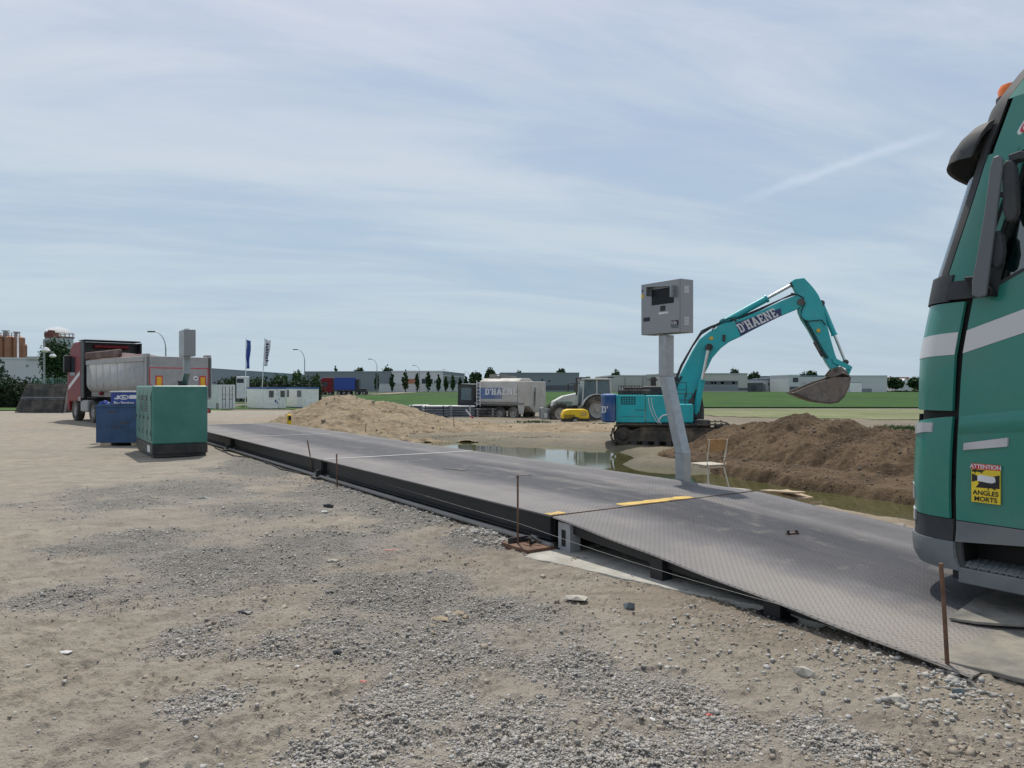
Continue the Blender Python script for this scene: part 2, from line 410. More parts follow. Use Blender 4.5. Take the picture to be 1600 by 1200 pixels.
def wheel(parent, c, r, wd, tm='tyre', rm='rim_dusty', n=28, rimr=.55, lugs=0):
    """tyre (part) with its rim (sub-part); axis along y"""
    x, y, z = c; b = MB(); h = wd / 2; ri = r * rimr
    b.lathe([(ri, -h * .85), (r * .80, -h), (r * .95, -h * .93), (r, -h * .7), (r, h * .7), (r * .95, h * .93), (r * .80, h), (ri, h * .85), (ri, -h * .85)], c, 'Y', n)
    if lugs:
        for i in range(lugs):
            a = 2 * math.pi * i / lugs
            for sg in (-1, 1):
                p = (x + math.cos(a + sg * .08) * r * 1.01, y + sg * h * .45, z + math.sin(a + sg * .08) * r * 1.01)
                b.box(p, (r * .09, wd * .5, r * .09), ry=-a, rz=0)
    t = b.build('tyre', tm, parent, smooth=True)
    m = MB(); m.lathe([(ri * 1.01, -h * .8), (ri * .9, -h * .72), (ri * .82, -h * .35), (ri * .35, -h * .35), (ri * .3, -h * .75), (.001, -h * .75)], c, 'Y', n)
    m.lathe([(ri * 1.01, h * .8), (ri * .9, h * .72), (ri * .82, h * .35), (ri * .35, h * .35), (ri * .3, h * .75), (.001, h * .75)], c, 'Y', n)
    m.build('rim', rm, t, smooth=True); return t

# ================================================================ THE LIE OF THE LAND
WATER_Z = -.65
_w = [(640, 688), (700, 690), (790, 694), (880, 699), (935, 704), (958, 707), (975, 716), (950, 726), (985, 733), (1060, 737), (1130, 745), (1200, 756), (1300, 771), (1440, 790), (1600, 812)]
WPOLY = [tuple(atz(a, b, WATER_Z)[:2]) for a, b in _w]
WPOLY += [xy(3.5, 12.3), xy(6.5, 12.6), xy(8.3, 12.9), xy(9.3, 11.6), xy(12, 9.3), xy(18, 9.0), xy(26, 9.4), xy(29, 10.5)]
def H(x, y):
    x = np.asarray(x, float); y = np.asarray(y, float); u, v = uv(x, y)
    W1 = sst(7.9, 9.8, v + .35 * (fbm(x, y, .8, 3, 5) - .5)) * sst(-14.5, -8.5, x + .06 * (y - 26)); W2 = sst(44, 72, y)
    W = np.maximum(W1, W2)
    z = -.46 * W - .34 * sst(50, 76, y) + .42 * sst(120, 155, y) * sst(20, -20, x)
    d = sdpoly(x, y, WPOLY) + .3 * (fbm(x, y, .9, 4, 21) - .5)
    z = z + (-1.0 - z) * sst(1.0, -.7, d) * sst(60, 45, y)
    near = sst(70, 25, y)
    z = z + near * (.10 * (fbm(x, y, .22, 4, 1) - .5) * sst(2, 9, y) + .05 * W * (fbm(x, y, 1.3, 4, 9) - .5) * 2)
    # slab under the weighbridge stays level
    lv = sst(-1.2, -.2, -np.maximum(np.abs(v - 6.0) - 2.0, 0)) * sst(33, 30, u)
    return z * (1 - lv * (v < 8)) - .0 * lv
def Hs(x, y): return float(H(np.array([x]), np.array([y]))[0])

_g = [(350, 880, 1.5), (500, 850, 1.3), (200, 850, 1.0), (420, 800, 1.2), (620, 930, 1.0), (560, 1000, .75), (690, 1010, .8), (640, 1110, .65), (800, 1150, .6), (880, 1030, .6), (1010, 1090, .55), (980, 1180, .5), (1090, 1120, .45), (240, 770, 2.2), (420, 730, 2.), (560, 770, 1.5), (750, 840, .8), (660, 800, 1.0), (300, 1000, .5), (560, 1180, .45), (1300, 1150, .35), (760, 960, .6), (430, 1010, .35), (100, 930, .5), (330, 1100, .3)]
GC = [(atz(a, b, 0).x, atz(a, b, 0).y, r) for a, b, r in _g]
def gravel(x, y):
    g = 0
    for cx_, cy_, r in GC: g = np.maximum(g, np.exp(-(((x - cx_) / r) ** 2 + ((y - cy_) / (r * 1.15)) ** 2)))
    g = g * 1.05 + 1.0 * (fbm(x, y, 1.1, 5, 33, .62) - .5) + .5 * (fbm(x * .4 + y * .2, y, 3.2, 3, 44) - .5)
    u, v = uv(x, y)
    g = g + .35 * np.exp(-((v - 4.0) / .55) ** 2) * (u > 7.6)
    g = g + .35 * (fbm(x, y, 5, 3, 47) - .5)
    return sst(.34, 1.15, g) * sst(42, 25, y) * .9

# ground: one sheet round the viewpoint, finer where it is near
def ground():
    ang = np.concatenate([np.linspace(-180, -50, 40)[:-1], np.linspace(-50, -39, 60)[:-1], np.linspace(-39, 39, 1050), np.linspace(39, 50, 60)[1:], np.linspace(50, 180, 40)[1:]])
    rr = [.3]; 
    while rr[-1] < 4500:
        r = rr[-1]; rr.append(r + (max(.012, r * r / 1500) if 2.9 < r < 60 else (.25 if r < 2.9 else r * .045)))
    rr = np.array(rr); A, R = np.meshgrid(np.radians(ang), rr)
    X = R * np.sin(A); Y = R * np.cos(A); Z = H(X, Y)
    g = gravel(X, Y); nearf = sst(38, 12, R)
    u, v = uv(X, Y); yard = sst(8.2, 7.6, v); onslab = sst(.25, .0, np.abs(v - 6.05) - 1.75)
    W = np.maximum(sst(7.9, 9.8, v) * sst(-14.5, -8.5, X + .06 * (Y - 26)), sst(44, 72, Y))
    # tyre ruts and washboard in the sand
    q = X * .82 + Y * .57 + .35 * fbm(X, Y, .7, 3, 70)
    rut = np.sin(q * 5.5) * .5 + np.sin(q * 13 + 2 * fbm(X, Y, 1.5, 2, 71)) * .35
    band = sst(.35, .7, fbm(X, Y, .45, 3, 77))
    Z += nearf * (1 - g) * .012 * rut * band * yard
    al_ = (X + Y) * .7071; ac_ = (Y - X) * .7071 + .5 * fbm(X, Y, .6, 3, 76)
    stv = np.abs(fbm(al_ * .28, ac_, 3.4, 4, 78, .6) - .5) * 2
    Z += nearf * (.030 * (sst(.0, .35, stv) - .6)) * (1 - .8 * g) * sst(1.5, -1.0, X) * yard * sst(13, 7, R)
    stf = fbm(al_ * .3, ac_, 11, 3, 79, .6)
    Z += nearf * .018 * (stf - .5) * (1 - .7 * g) * sst(3, 0, X) * yard
    tr = 0
    for off in (-3.1, -3.45, -4.9, -5.25, -1.9):
        dd = X - off - .32 * (Y - 4) + .03 * (Y - 4) ** 2 * .5
        tr = tr - .022 * np.exp(-(dd / .11) ** 2) * (.6 + .4 * np.sin(Y * 34 + dd * 20)) + .010 * np.exp(-((np.abs(dd) - .2) / .07) ** 2)
    Z += tr * nearf * yard * sst(14, 9, Y) * (1 - .6 * g)
    Z += nearf * (.026 * (fbm(X, Y, 2.2, 5, 80, .6) - .5) + .022 * (fbm(X, Y, 9, 4, 90, .65) - .5) * (.5 + g))
    cl = vnoise(X * 30, Y * 30, 101) * (.4 + .6 * vnoise(X * 7, Y * 7, 102))
    Z += nearf * sst(.34, .75, cl) * .020 * sst(14, 8, R)
    Z += nearf * (fbm(X, Y, 38, 2, 108) - .5) * .016 * sst(9, 6, R)
    Z -= .05 * sst(.2, -.1, np.abs(v - 6.1) - 1.5) * (u > 3) * (u < 32)
    V = np.stack([X, Y, Z], -1).reshape(-1, 3)
    nr, nc = X.shape
    i = np.arange(nr - 1)[:, None] * nc + np.arange(nc - 1)[None, :]
    F = np.stack([i, i + 1, i + 1 + nc, i + nc], -1).reshape(-1, 4)[:, ::-1]
    o = fast_mesh('ground', V, F, None, smooth=True)
    a = o.data.attributes.new('zone', 'FLOAT_COLOR', 'POINT')
    wet = np.maximum(sst(.42, .02, Z - WATER_Z) * sst(8.5, 11, u), .55 * np.exp(-((X - 5.0) ** 2 + (Y - 18.5) ** 2) / 12)) * (W > .3)
    br = sst(.40, .62, fbm(X, Y, .5, 4, 55)) * sst(-3.2, .5, u * -.15 + v * .9 - 3) * yard
    col = np.stack([g, W, wet, br], -1).reshape(-1)
    a.data.foreach_set('color', np.ascontiguousarray(col, np.float32))
    return o

def ground_material():
    m = bpy.data.materials.new('earth_and_gravel'); m.use_nodes = True; N = NT(m.node_tree); b = m.node_tree.nodes['Principled BSDF']
    at_ = N.n('ShaderNodeAttribute', attribute_name='zone'); s = N.n('ShaderNodeSeparateColor'); N.L.new(at_.outputs['Color'], s.inputs[0])
    G, D, Wt = s.outputs[0], s.outputs[1], s.outputs[2]; Br = at_.outputs['Alpha']
    tc = N.n('ShaderNodeTexCoord'); v = tc.outputs['Object']
    nA = N.noise(v, .35, 5, .6); nB = N.noise(v, 3.2, 6, .65); nC = N.noise(v, 28, 4, .7); nD = N.noise(v, 1.1, 5, .6, .5)
    sand = N.mix(N.ramp(nB, .3, .7), (.275, .238, .188), (.370, .326, .262))
    sand = N.mix(N.ramp(nA, .4, .65, 0, .6), sand, (.265, .243, .212))
    sand = N.mix(N.m('MULTIPLY', Br, .55), sand, (.20, .158, .118))
    sand = N.mix(N.ramp(nD, .56, .70, 0, .45), sand, (.40, .365, .31))
    sand = N.mix(N.ramp(nC, .52, .75, 0, .4), sand, (.17, .15, .13))
    mp = N.n('ShaderNodeMapping'); N.L.new(v, mp.inputs[0]); mp.inputs['Rotation'].default_value = (0, 0, math.radians(-42)); mp.inputs['Scale'].default_value = (.55, 3.2, 1)
    stk = N.noise(mp.outputs[0], 2.2, 6, .68, .3)
    sand = N.mix(N.ramp(stk, .50, .66, 0, .55), sand, (.175, .150, .118))
    sand = N.mix(N.ramp(stk, .46, .34, 0, .5), sand, (.37, .325, .26))
    vo = N.n('ShaderNodeTexVoronoi'); vo.inputs['Scale'].default_value = 70; N.L.new(v, vo.inputs['Vector'])
    sp = N.n('ShaderNodeSeparateColor'); N.L.new(vo.outputs['Color'], sp.inputs[0])
    grv = N.mix(sp.outputs[0], (.30, .285, .265), (.44, .425, .395))
    grv = N.mix(N.ramp(vo.outputs['Distance'], .25, .62, 0, .45), grv, (.18, .165, .14))
    grv = N.mix(N.ramp(nB, .45, .7, 0, .5), grv, (.26, .225, .18))
    c = N.mix(N.m('MULTIPLY', G, .85), sand, grv)
    dirt = N.mix(N.ramp(nB, .3, .7), (.185, .140, .092), (.31, .255, .185))
    dirt = N.mix(N.ramp(nA, .42, .62, 0, .7), dirt, (.36, .305, .23))
    c = N.mix(D, c, dirt)
    c = N.mix(N.m('MULTIPLY', Wt, .85), c, (.075, .068, .035))
    N.L.new(c, b.inputs['Base Color'])
    N.L.new(N.m('SUBTRACT', .95, N.m('MULTIPLY', Wt, .45)), b.inputs['Roughness']); b.inputs['Specular IOR Level'].default_value = .25
    h = N.m('ADD', N.m('MULTIPLY', nC, .5), N.m('MULTIPLY', N.m('SUBTRACT', 1., vo.outputs['Distance']), N.m('MULTIPLY', G, .9)))
    h = N.m('ADD', h, N.m('MULTIPLY', N.noise(v, 90, 3, .7), .3))
    bn = N.n('ShaderNodeBump'); bn.inputs['Strength'].default_value = 1.; bn.inputs['Distance'].default_value = .045
    N.L.new(h, bn.inputs['Height']); N.L.new(bn.outputs[0], b.inputs['Normal'])
    return m
g_o = ground(); g_o.data.materials.append(ground_material()); tag(g_o, None, None, kind='structure')

# loose stones, thousands of them: one object of stuff
def icos():
    t = (1 + 5 ** .5) / 2
    V = np.array([(a, b, c) for a in (-1, 1) for b in (-1, 1) for c in (-1, 1)]) * .62
    F = np.array([(0, 1, 3), (0, 3, 2), (4, 6, 7), (4, 7, 5), (0, 4, 5), (0, 5, 1), (2, 3, 7), (2, 7, 6), (0, 2, 6), (0, 6, 4), (1, 5, 7), (1, 7, 3)])
    return V, F
    V = np.array([(-1, t, 0), (1, t, 0), (-1, -t, 0), (1, -t, 0), (0, -1, t), (0, 1, t), (0, -1, -t), (0, 1, -t), (t, 0, -1), (t, 0, 1), (-t, 0, -1), (-t, 0, 1)]) / 1.9
    F = np.array([(0, 11, 5), (0, 5, 1), (0, 1, 7), (0, 7, 10), (0, 10, 11), (1, 5, 9), (5, 11, 4), (11, 10, 2), (10, 7, 6), (7, 1, 8), (3, 9, 4), (3, 4, 2), (3, 2, 6), (3, 6, 8), (3, 8, 9), (4, 9, 5), (2, 4, 11), (6, 2, 10), (8, 6, 7), (9, 8, 1)])
    return V, F
def scatter(P, size, flat, mat, name, tint=None, sink=.25):
    V0, F0 = icos(); n = len(P)
    a = RNG.uniform(0, 2 * np.pi, n); jit = RNG.uniform(.55, 1.35, (n, 8, 3))
    V = V0[None] * jit * size[:, None, None] * .5
    V = V * np.stack([RNG.uniform(.75, 1.3, n), RNG.uniform(.75, 1.2, n), flat * RNG.uniform(.7, 1.2, n)], -1)[:, None, :]
    tl = RNG.normal(0, .35, n)
    y = V[..., 1] * np.cos(tl)[:, None] - V[..., 2] * np.sin(tl)[:, None]; z = V[..., 1] * np.sin(tl)[:, None] + V[..., 2] * np.cos(tl)[:, None]
    x = V[..., 0]; ca, sa = np.cos(a)[:, None], np.sin(a)[:, None]
    V = np.stack([x * ca - y * sa, x * sa + y * ca, z], -1) + P[:, None, :]
    V[..., 2] += (size * flat * (.5 - sink))[:, None]
    F = F0[None] + (np.arange(n) * 8)[:, None, None]
    if tint is None: tint = RNG.uniform(0, 1, n)
    return fast_mesh(name, V.reshape(-1, 3), F.reshape(-1, 3), mat, np.repeat(tint, 8))
def stone_mat(name, cols):
    m = bpy.data.materials.new(name); m.use_nodes = True; N = NT(m.node_tree); b = m.node_tree.nodes['Principled BSDF']
    at_ = N.n('ShaderNodeAttribute', attribute_name='tint'); r = N.n('ShaderNodeValToRGB'); N.L.new(at_.outputs['Fac'], r.inputs[0])
    el = r.color_ramp.elements; k = len(cols)
    while len(el) < k: el.new(.5)
    for i, c in enumerate(cols): el[i].position = i / (k - 1); el[i].color = (*c, 1)
    tc = N.n('ShaderNodeTexCoord'); c = N.mix(N.ramp(N.noise(tc.outputs['Object'], 60, 3), .35, .7, 0, .45), r.outputs[0], (.29, .255, .21))
    N.L.new(c, b.inputs['Base Color']); b.inputs['Roughness'].default_value = .9; b.inputs['Specular IOR Level'].default_value = .3
    M[name] = m
stone_mat('gravel_stone', [(.27, .262, .25), (.36, .35, .335), (.40, .39, .37), (.43, .415, .39), (.38, .335, .275), (.52, .505, .475)])
stone_mat('clod', [(.22, .18, .14), (.29, .245, .195), (.37, .33, .27), (.33, .28, .225)])
stone_mat('rubble_pale', [(.30, .30, .29), (.42, .415, .40), (.35, .33, .29), (.50, .49, .46)])
stone_mat('heap_clod', [(.075, .053, .034), (.10, .073, .047), (.13, .098, .065), (.20, .16, .12)])

def sample_ground(n, dens):
    Yr = 1 / RNG.uniform(1 / 17, 1 / 2.9, n * 3); k = RNG.uniform(-.80, .80, n * 3); X = k * Yr
    acc = RNG.uniform(0, 1, n * 3) < dens(X, Yr)
    X, Yr = X[acc][:n], Yr[acc][:n]; return X, Yr
def ok_spot(X, Y):
    u, v = uv(X, Y)
    return ~((v > 4.25) & (u > 1.2))
gz = None
_gv = np.empty(len(g_o.data.vertices) * 3, np.float32); g_o.data.vertices.foreach_get('co', _gv); _gv = _gv.reshape(-1, 3)
def ground_z(X, Y):                          # look the real sheet height up (nearest vertex of its polar grid)
    ang = np.concatenate([np.linspace(-180, -50, 40)[:-1], np.linspace(-50, -39, 60)[:-1], np.linspace(-39, 39, 1050), np.linspace(39, 50, 60)[1:], np.linspace(50, 180, 40)[1:]])
    nc = len(ang); rr = np.hypot(_gv[::nc, 0], _gv[::nc, 1])
    A = np.degrees(np.arctan2(X, Y)); R = np.hypot(X, Y)
    ia = np.clip(np.searchsorted(ang, A), 1, nc - 1); ia = np.where(np.abs(ang[ia - 1] - A) < np.abs(ang[ia] - A), ia - 1, ia)
    ir = np.clip(np.searchsorted(rr, R), 1, len(rr) - 1)
    return _gv[ir * nc + ia, 2]
X, Y = sample_ground(170000, lambda x, y: (gravel(x, y) ** 1.2 * .72 + .010) * ok_spot(x, y) * np.where(y > 9, .8, 1))
sz = np.clip(RNG.lognormal(math.log(.0095), .48, len(X)), .005, .040) * np.where(Y > 8, 1.5, 1.)
go = scatter(np.stack([X, Y, ground_z(X, Y)], -1), sz, .62, 'gravel_stone', 'gravel', sink=.42); tag(go, 'loose grey crushed stone lying in patches over the sandy yard', 'gravel', kind='stuff')
X, Y = sample_ground(14000, lambda x, y: (.06 + .94 * sst(.52, .68, fbm(x, y, 1.6, 3, 66))) * sst(-5, 2, x) * ok_spot(x, y))
sz = np.clip(RNG.lognormal(math.log(.012), .6, len(X)), .006, .07)
go = scatter(np.stack([X, Y, ground_z(X, Y)], -1), sz, .5, 'clod', 'earth_clods', sink=.42); tag(go, 'small brown clods and crumbs of dry earth strewn over the yard', 'soil clods', kind='stuff')
# pale rubble along the weighbridge, on the far bank, at the stake by the green lorry
def rubble(name, label, pts, mat='rubble_pale'):
    P = []; S = []
    for px, py, z, rx, ry, n, s in pts:
        s *= .6; n = int(n * 1.5)
        c = atz(px, py, z)
        for _ in range(n):
            x = c.x + random.gauss(0, rx); y = c.y + random.gauss(0, ry)
            P.append((x, y)); S.append(min(s * 2.6, random.lognormvariate(math.log(s), .45)))
    P = np.array(P); S = np.array(S); z = ground_z(P[:, 0], P[:, 1])
    o = scatter(np.stack([P[:, 0], P[:, 1], z], -1), S, .65, mat, name); return tag(o, label, 'rubble', kind='stuff')
rubble('rubble', 'pale broken concrete rubble heaped along the near side of the weighbridge',
       [(745, 828, .02, .14, .14, 420, .035), (700, 806, .02, .22, .22, 420, .035), (790, 846, .02, .10, .10, 330, .035), (640, 790, .02, .3, .3, 330, .032), (560, 764, .02, .3, .3, 420, .034), (530, 752, .02, .3, .3, 260, .034), (772, 830, .02, .1, .12, 200, .045), (470, 748, 0, .5, .4, 160, .03)])
rubble('rubble', 'pale stones scattered beside the ramp and round the stake below the green lorry',
       [(1490, 1050, 0, .05, .05, 60, .035), (1500, 1070, 0, .07, .07, 60, .04), (1420, 1100, 0, .3, .15, 150, .03), (1350, 1020, 0, .18, .12, 130, .025), (1370, 1050, 0, .3, .15, 110, .03), (1100, 1000, 0, .3, .3, 110, .028), (1150, 960, 0, .35, .2, 110, .024), (960, 905, 0, .3, .2, 90, .022), (1000, 1010, 0, .3, .3, 100, .028), (1230, 980, 0, .3, .15, 120, .022), (1540, 1120, 0, .2, .15, 80, .03)])

# ---------------------------------------------------------------- sheets laid on the ground
def sheet(name, P, mat, dz=.02, step=1., kind='structure', label=None, cat=None, extra=None):
    xs = [p[0] for p in P]; ys = [p[1] for p in P]
    nx = int((max(xs) - min(xs)) / step) + 2; ny = int((max(ys) - min(ys)) / step) + 2
    gx, gy = np.meshgrid(np.linspace(min(xs), max(xs), nx), np.linspace(min(ys), max(ys), ny))
    d = sdpoly(gx, gy, P); Z = H(gx, gy) + dz
    if extra is not None: Z = Z + extra(gx, gy)
    idx = -np.ones(gx.size, int); i = np.arange(ny - 1)[:, None] * nx + np.arange(nx - 1)[None, :]
    F = np.stack([i, i + 1, i + 1 + nx, i + nx], -1).reshape(-1, 4); F = F[(d.ravel()[F] < 0).all(1)]
    used = np.unique(F); idx[used] = np.arange(len(used))
    V = np.stack([gx.ravel(), gy.ravel(), Z.ravel()], -1)[used]
    o = fast_mesh(name, V, idx[F], mat, smooth=True); o['kind'] = kind
    if label: o['label'] = label; o['category'] = cat
    return o
def field_mat(name, a, b, c, sc=.5, stretch=1., bump=.6, streak=None):
    m = bpy.data.materials.new(name); m.use_nodes = True; N = NT(m.node_tree); p = m.node_tree.nodes['Principled BSDF']
    tc = N.n('ShaderNodeTexCoord'); mp = N.n('ShaderNodeMapping'); N.L.new(tc.outputs['Object'], mp.inputs[0]); mp.inputs['Scale'].default_value = (1, stretch, 1)
    v = mp.outputs[0]; n1 = N.noise(v, sc, 6, .65); n2 = N.noise(v, sc * 9, 4, .7); n3 = N.noise(v, sc * .12, 3)
    col = N.mix(N.ramp(n1, .35, .65), a, b); col = N.mix(N.ramp(n2, .45, .7, 0, .7), col, c); col = N.mix(N.ramp(n3, .4, .65, 0, .45), col, tuple(x * .75 for x in a))
    N.L.new(col, p.inputs['Base Color']); p.inputs['Roughness'].default_value = .95; p.inputs['Specular IOR Level'].default_value = .15
    bn = N.n('ShaderNodeBump'); bn.inputs['Strength'].default_value = bump; bn.inputs['Distance'].default_value = .15; N.L.new(n2, bn.inputs['Height']); N.L.new(bn.outputs[0], p.inputs['Normal'])
    M[name] = m
field_mat('crop_green', (.030, .080, .016), (.048, .110, .022), (.022, .055, .012), .25, .35)
field_mat('stubble', (.165, .185, .09), (.25, .24, .145), (.09, .15, .05), .5, .5)
field_mat('verge_grass', (.055, .115, .028), (.085, .15, .042), (.10, .125, .05), .8)
field_mat('far_land', (.045, .085, .035), (.07, .11, .05), (.10, .12, .07), .03)
field_mat('asphalt', (.075, .075, .078), (.095, .094, .094), (.06, .06, .06), .8)
field_mat('pale_kerb', (.40, .38, .34), (.46, .44, .40), (.36, .33, .28), 1.)
sheet('green_field', [(-36, 84), (-20, 80), (8, 79), (140, 74), (420, 90), (420, 335), (-30, 335), (-30, 185), (-33, 150)], 'crop_green', .12, 3.5, 'stuff', 'flat dark green crop field stretching to the factory buildings', 'field')
sheet('stubble_field', [(9, 58), (16, 47), (60, 36), (150, 34), (150, 73.5), (8, 78.5)], 'stubble', .03, 1.2, 'stuff', 'pale stubble field with thin green growth behind the earth heap', 'field')
sheet('grass_verge', [(-120, 48.5), (-29.5, 49), (-25, 52), (-28, 76), (-12, 74), (-12, 83), (-37, 86), (-70, 150), (-150, 150)], 'verge_grass', .05, 1.6, 'stuff', 'mown grass verge behind the site cabins and the dark panel stack', 'grass')
sheet('grass_verge', [(-70, 152), (-37, 90), (-33.6, 150), (-31, 186), (-31, 335), (-400, 335), (-400, 155)], 'far_land', .05, 6, 'stuff', 'rough green land round the road with the lamps', 'grass')
sheet('road', [(-240, 158), (-16, 158), (0, 160), (0, 172), (-240, 172)], 'asphalt', .16, 2.)
sheet('kerb', [(-110, 62), (-32, 62), (-32, 62.6), (-110, 62.6)], 'pale_kerb', .16, .3)
sheet('far_land', [(-3000, 340), (3000, 340), (3000, 3500), (-3000, 3500)], 'far_land', .2, 60)
# low straggling weeds at the field edges and on the heaps
def weeds(name, label, spots, mat='leaf_mid', cat='weeds'):
    V = []; T = []
    for x0, y0, rx, ry, n, h in spots:
        X = np.random.default_rng(int(abs(x0 * 31 + y0))).normal(0, 1, (n, 2)) * (rx, ry) + (x0, y0)
        Z = H(X[:, 0], X[:, 1])
        for (x, y), z in zip(X, Z):
            for _ in range(4):
                a = random.uniform(0, 6.28); hh = h * random.uniform(.3, 1.1); wd = hh * .12; lx, ly = math.cos(a), math.sin(a); tx, ty = random.gauss(0, .4) * hh, random.gauss(0, .4) * hh
                V += [(x - lx * wd, y - ly * wd, z), (x + lx * wd, y + ly * wd, z), (x + tx, y + ty, z + hh)]; t = random.random(); T += [t] * 3
    V = np.array(V); F = np.arange(len(V)).reshape(-1, 3); o = fast_mesh(name, V, F, mat, np.array(T)); return tag(o, label, cat, kind='stuff')

# ---------------------------------------------------------------- standing water
def water():
    m = bpy.data.materials.new('muddy_water'); m.use_nodes = True; N = NT(m.node_tree); p = m.node_tree.nodes['Principled BSDF']
    tc = N.n('ShaderNodeTexCoord'); n = N.noise(tc.outputs['Object'], .5, 4)
    N.L.new(N.mix(N.ramp(n, .35, .65), (.060, .062, .022), (.085, .082, .035)), p.inputs['Base Color'])
    p.inputs['Roughness'].default_value = .06; p.inputs['IOR'].default_value = 1.36
    bn = N.n('ShaderNodeBump'); bn.inputs['Strength'].default_value = .05; bn.inputs['Distance'].default_value = .02
    N.L.new(N.noise(tc.outputs['Object'], 3.5, 3), bn.inputs['Height']); N.L.new(bn.outputs[0], p.inputs['Normal']); M['muddy_water'] = m
    cx_ = sum(p[0] for p in WPOLY) / len(WPOLY); cy_ = sum(p[1] for p in WPOLY) / len(WPOLY)
    b = MB(); n = 60
    gx = np.linspace(min(p[0] for p in WPOLY) - 1.5, max(p[0] for p in WPOLY) + 1.5, n); gy = np.linspace(min(p[1] for p in WPOLY) - 1.5, max(p[1] for p in WPOLY) + 1.5, n)
    GX, GY = np.meshgrid(gx, gy); d = sdpoly(GX, GY, WPOLY)
    i = np.arange(n - 1)[:, None] * n + np.arange(n - 1)[None, :]; F = np.stack([i, i + 1, i + 1 + n, i + n], -1).reshape(-1, 4)
    F = F[(d.ravel()[F] < 1.0).any(1)]
    o = fast_mesh('water', np.stack([GX.ravel(), GY.ravel(), np.full(n * n, WATER_Z)], -1), F, 'muddy_water'); o['kind'] = 'structure'
water()

# ---------------------------------------------------------------- heaps
def soil_mat(name, a, b, c, bump=.8):
    m = bpy.data.materials.new(name); m.use_nodes = True; N = NT(m.node_tree); p = m.node_tree.nodes['Principled BSDF']
    tc = N.n('ShaderNodeTexCoord'); v = tc.outputs['Object']
    n1 = N.noise(v, .9, 5, .6, .4); n2 = N.noise(v, 6, 5, .7); n3 = N.noise(v, 25, 4, .7)
    col = N.mix(N.ramp(n1, .38, .62), a, b); col = N.mix(N.ramp(n2, .5, .72, 0, .6), col, c); col = N.mix(N.ramp(n3, .55, .75, 0, .5), col, tuple(x * .5 for x in a))
    N.L.new(col, p.inputs['Base Color']); p.inputs['Roughness'].default_value = .95; p.inputs['Specular IOR Level'].default_value = .2
    h = N.m('ADD', n2, N.m('MULTIPLY', n3, .6)); bn = N.n('ShaderNodeBump'); bn.inputs['Strength'].default_value = bump; bn.inputs['Distance'].default_value = .08
    N.L.new(h, bn.inputs['Height']); N.L.new(bn.outputs[0], p.inputs['Normal']); M[name] = m
soil_mat('dark_soil', (.070, .046, .027), (.135, .092, .055), (.21, .155, .10))
soil_mat('pale_sand', (.27, .21, .135), (.35, .28, .19), (.40, .335, .24))
def heap(name, label, x0, x1, y0, y1, hf, mat, n=260, clods=0, cmat='heap_clod', csz=.05):
    gx, gy = np.meshgrid(np.linspace(x0, x1, n), np.linspace(y0, y1, n)); top = hf(gx, gy); base = H(gx, gy) - .25
    Z = np.maximum(top, base); i = np.arange(n - 1)[:, None] * n + np.arange(n - 1)[None, :]
    F = np.stack([i, i + 1, i + 1 + n, i + n], -1).reshape(-1, 4); keep = ((top > base).ravel()[F]).any(1); F = F[keep]
    used = np.unique(F); idx = -np.ones(n * n, int); idx[used] = np.arange(len(used))
    cx_, cy_ = (x0 + x1) / 2, (y0 + y1) / 2; zb = Hs(cx_, cy_)
    root = thing(name, label, 'heap', (cx_, cy_, zb))
    V = np.stack([gx.ravel() - cx_, gy.ravel() - cy_, Z.ravel() - zb], -1)[used]
    o = fast_mesh('mound', V, idx[F], mat, smooth=True); o.parent = root
    if clods:
        X = RNG.uniform(x0, x1, clods * 2); Y = RNG.uniform(y0, y1, clods * 2); T = hf(X, Y); ok = T > H(X, Y) - .02; X, Y, T = X[ok][:clods], Y[ok][:clods], T[ok][:clods]
        s = np.clip(RNG.lognormal(math.log(csz), .55, len(X)), .02, csz * 5)
        c = scatter(np.stack([X - cx_, Y - cy_, T - zb], -1), s, .75, cmat, 'clods', sink=.3); c.parent = root; c['kind'] = 'stuff'
    return root
def h_earth(x, y):
    u, v = uv(x, y)
    uu = [-6, -3, 0, 3, 5, 6.5, 8, 9.2, 10.2, 11.2, 12.2, 13.2, 14.2, 15, 15.8, 16.6, 17.6]
    rz = [-1., .0, .35, .5, .45, .62, .55, .42, .58, .55, .72, .80, .66, .62, .35, -.05, -1.]
    u2 = u + .5 * (fbm(x, y, .8, 3, 301) - .5); R = np.interp(u2, uu, rz)
    vf = np.interp(u, [-6, 7, 10, 13, 17.6], [14.0, 14.2, 14.5, 15.1, 16.6])        # foot of the front slope
    t = (v - vf) / (18.6 - vf); t = t + .10 * (fbm(x, y, .9, 4, 305) - .5)
    front = sst(-.02, 1.0, t) ** .8; back = sst(23.5, 19.2, v)
    z = -1.0 + (R + 1.0) * np.minimum(front, 1) * back
    z = z - .34 * sst(.1, .9, t) + .28 * sst(-.06, .03, t) * back * sst(17.6, 16, u)                                 # cut foot above the water
    lump = (fbm(x, y, .8, 3, 310, .6) - .5) * .40 + (np.abs(fbm(u * 1.0, v * .35, 1.6, 4, 320) - .5)) * -.45 + (fbm(x, y, 2.6, 4, 325, .6) - .5) * .20 + (fbm(x, y, 7, 4, 330, .65) - .5) * .10
    z = z + lump * sst(.0, .3, t) * back
    ins = (t > -.08) & (back > .45) & (u < 16.2) & (v < 21.5)
    fl = -1.0 + .62 * sst(-.07, .05, t + .05 * (fbm(x, y, 3.5, 3, 340) - .5)) + .10 * sst(.04, .3, t) + .35 * lump * sst(-.02, .1, t)
    return np.where(ins, np.maximum(z, fl), z)
heap('earth_heap', 'long heap of dark brown dug earth between the puddle and the stubble field', 3.5, 19, 9.5, 26, h_earth, 'dark_soil', 420, 9000, csz=.024)
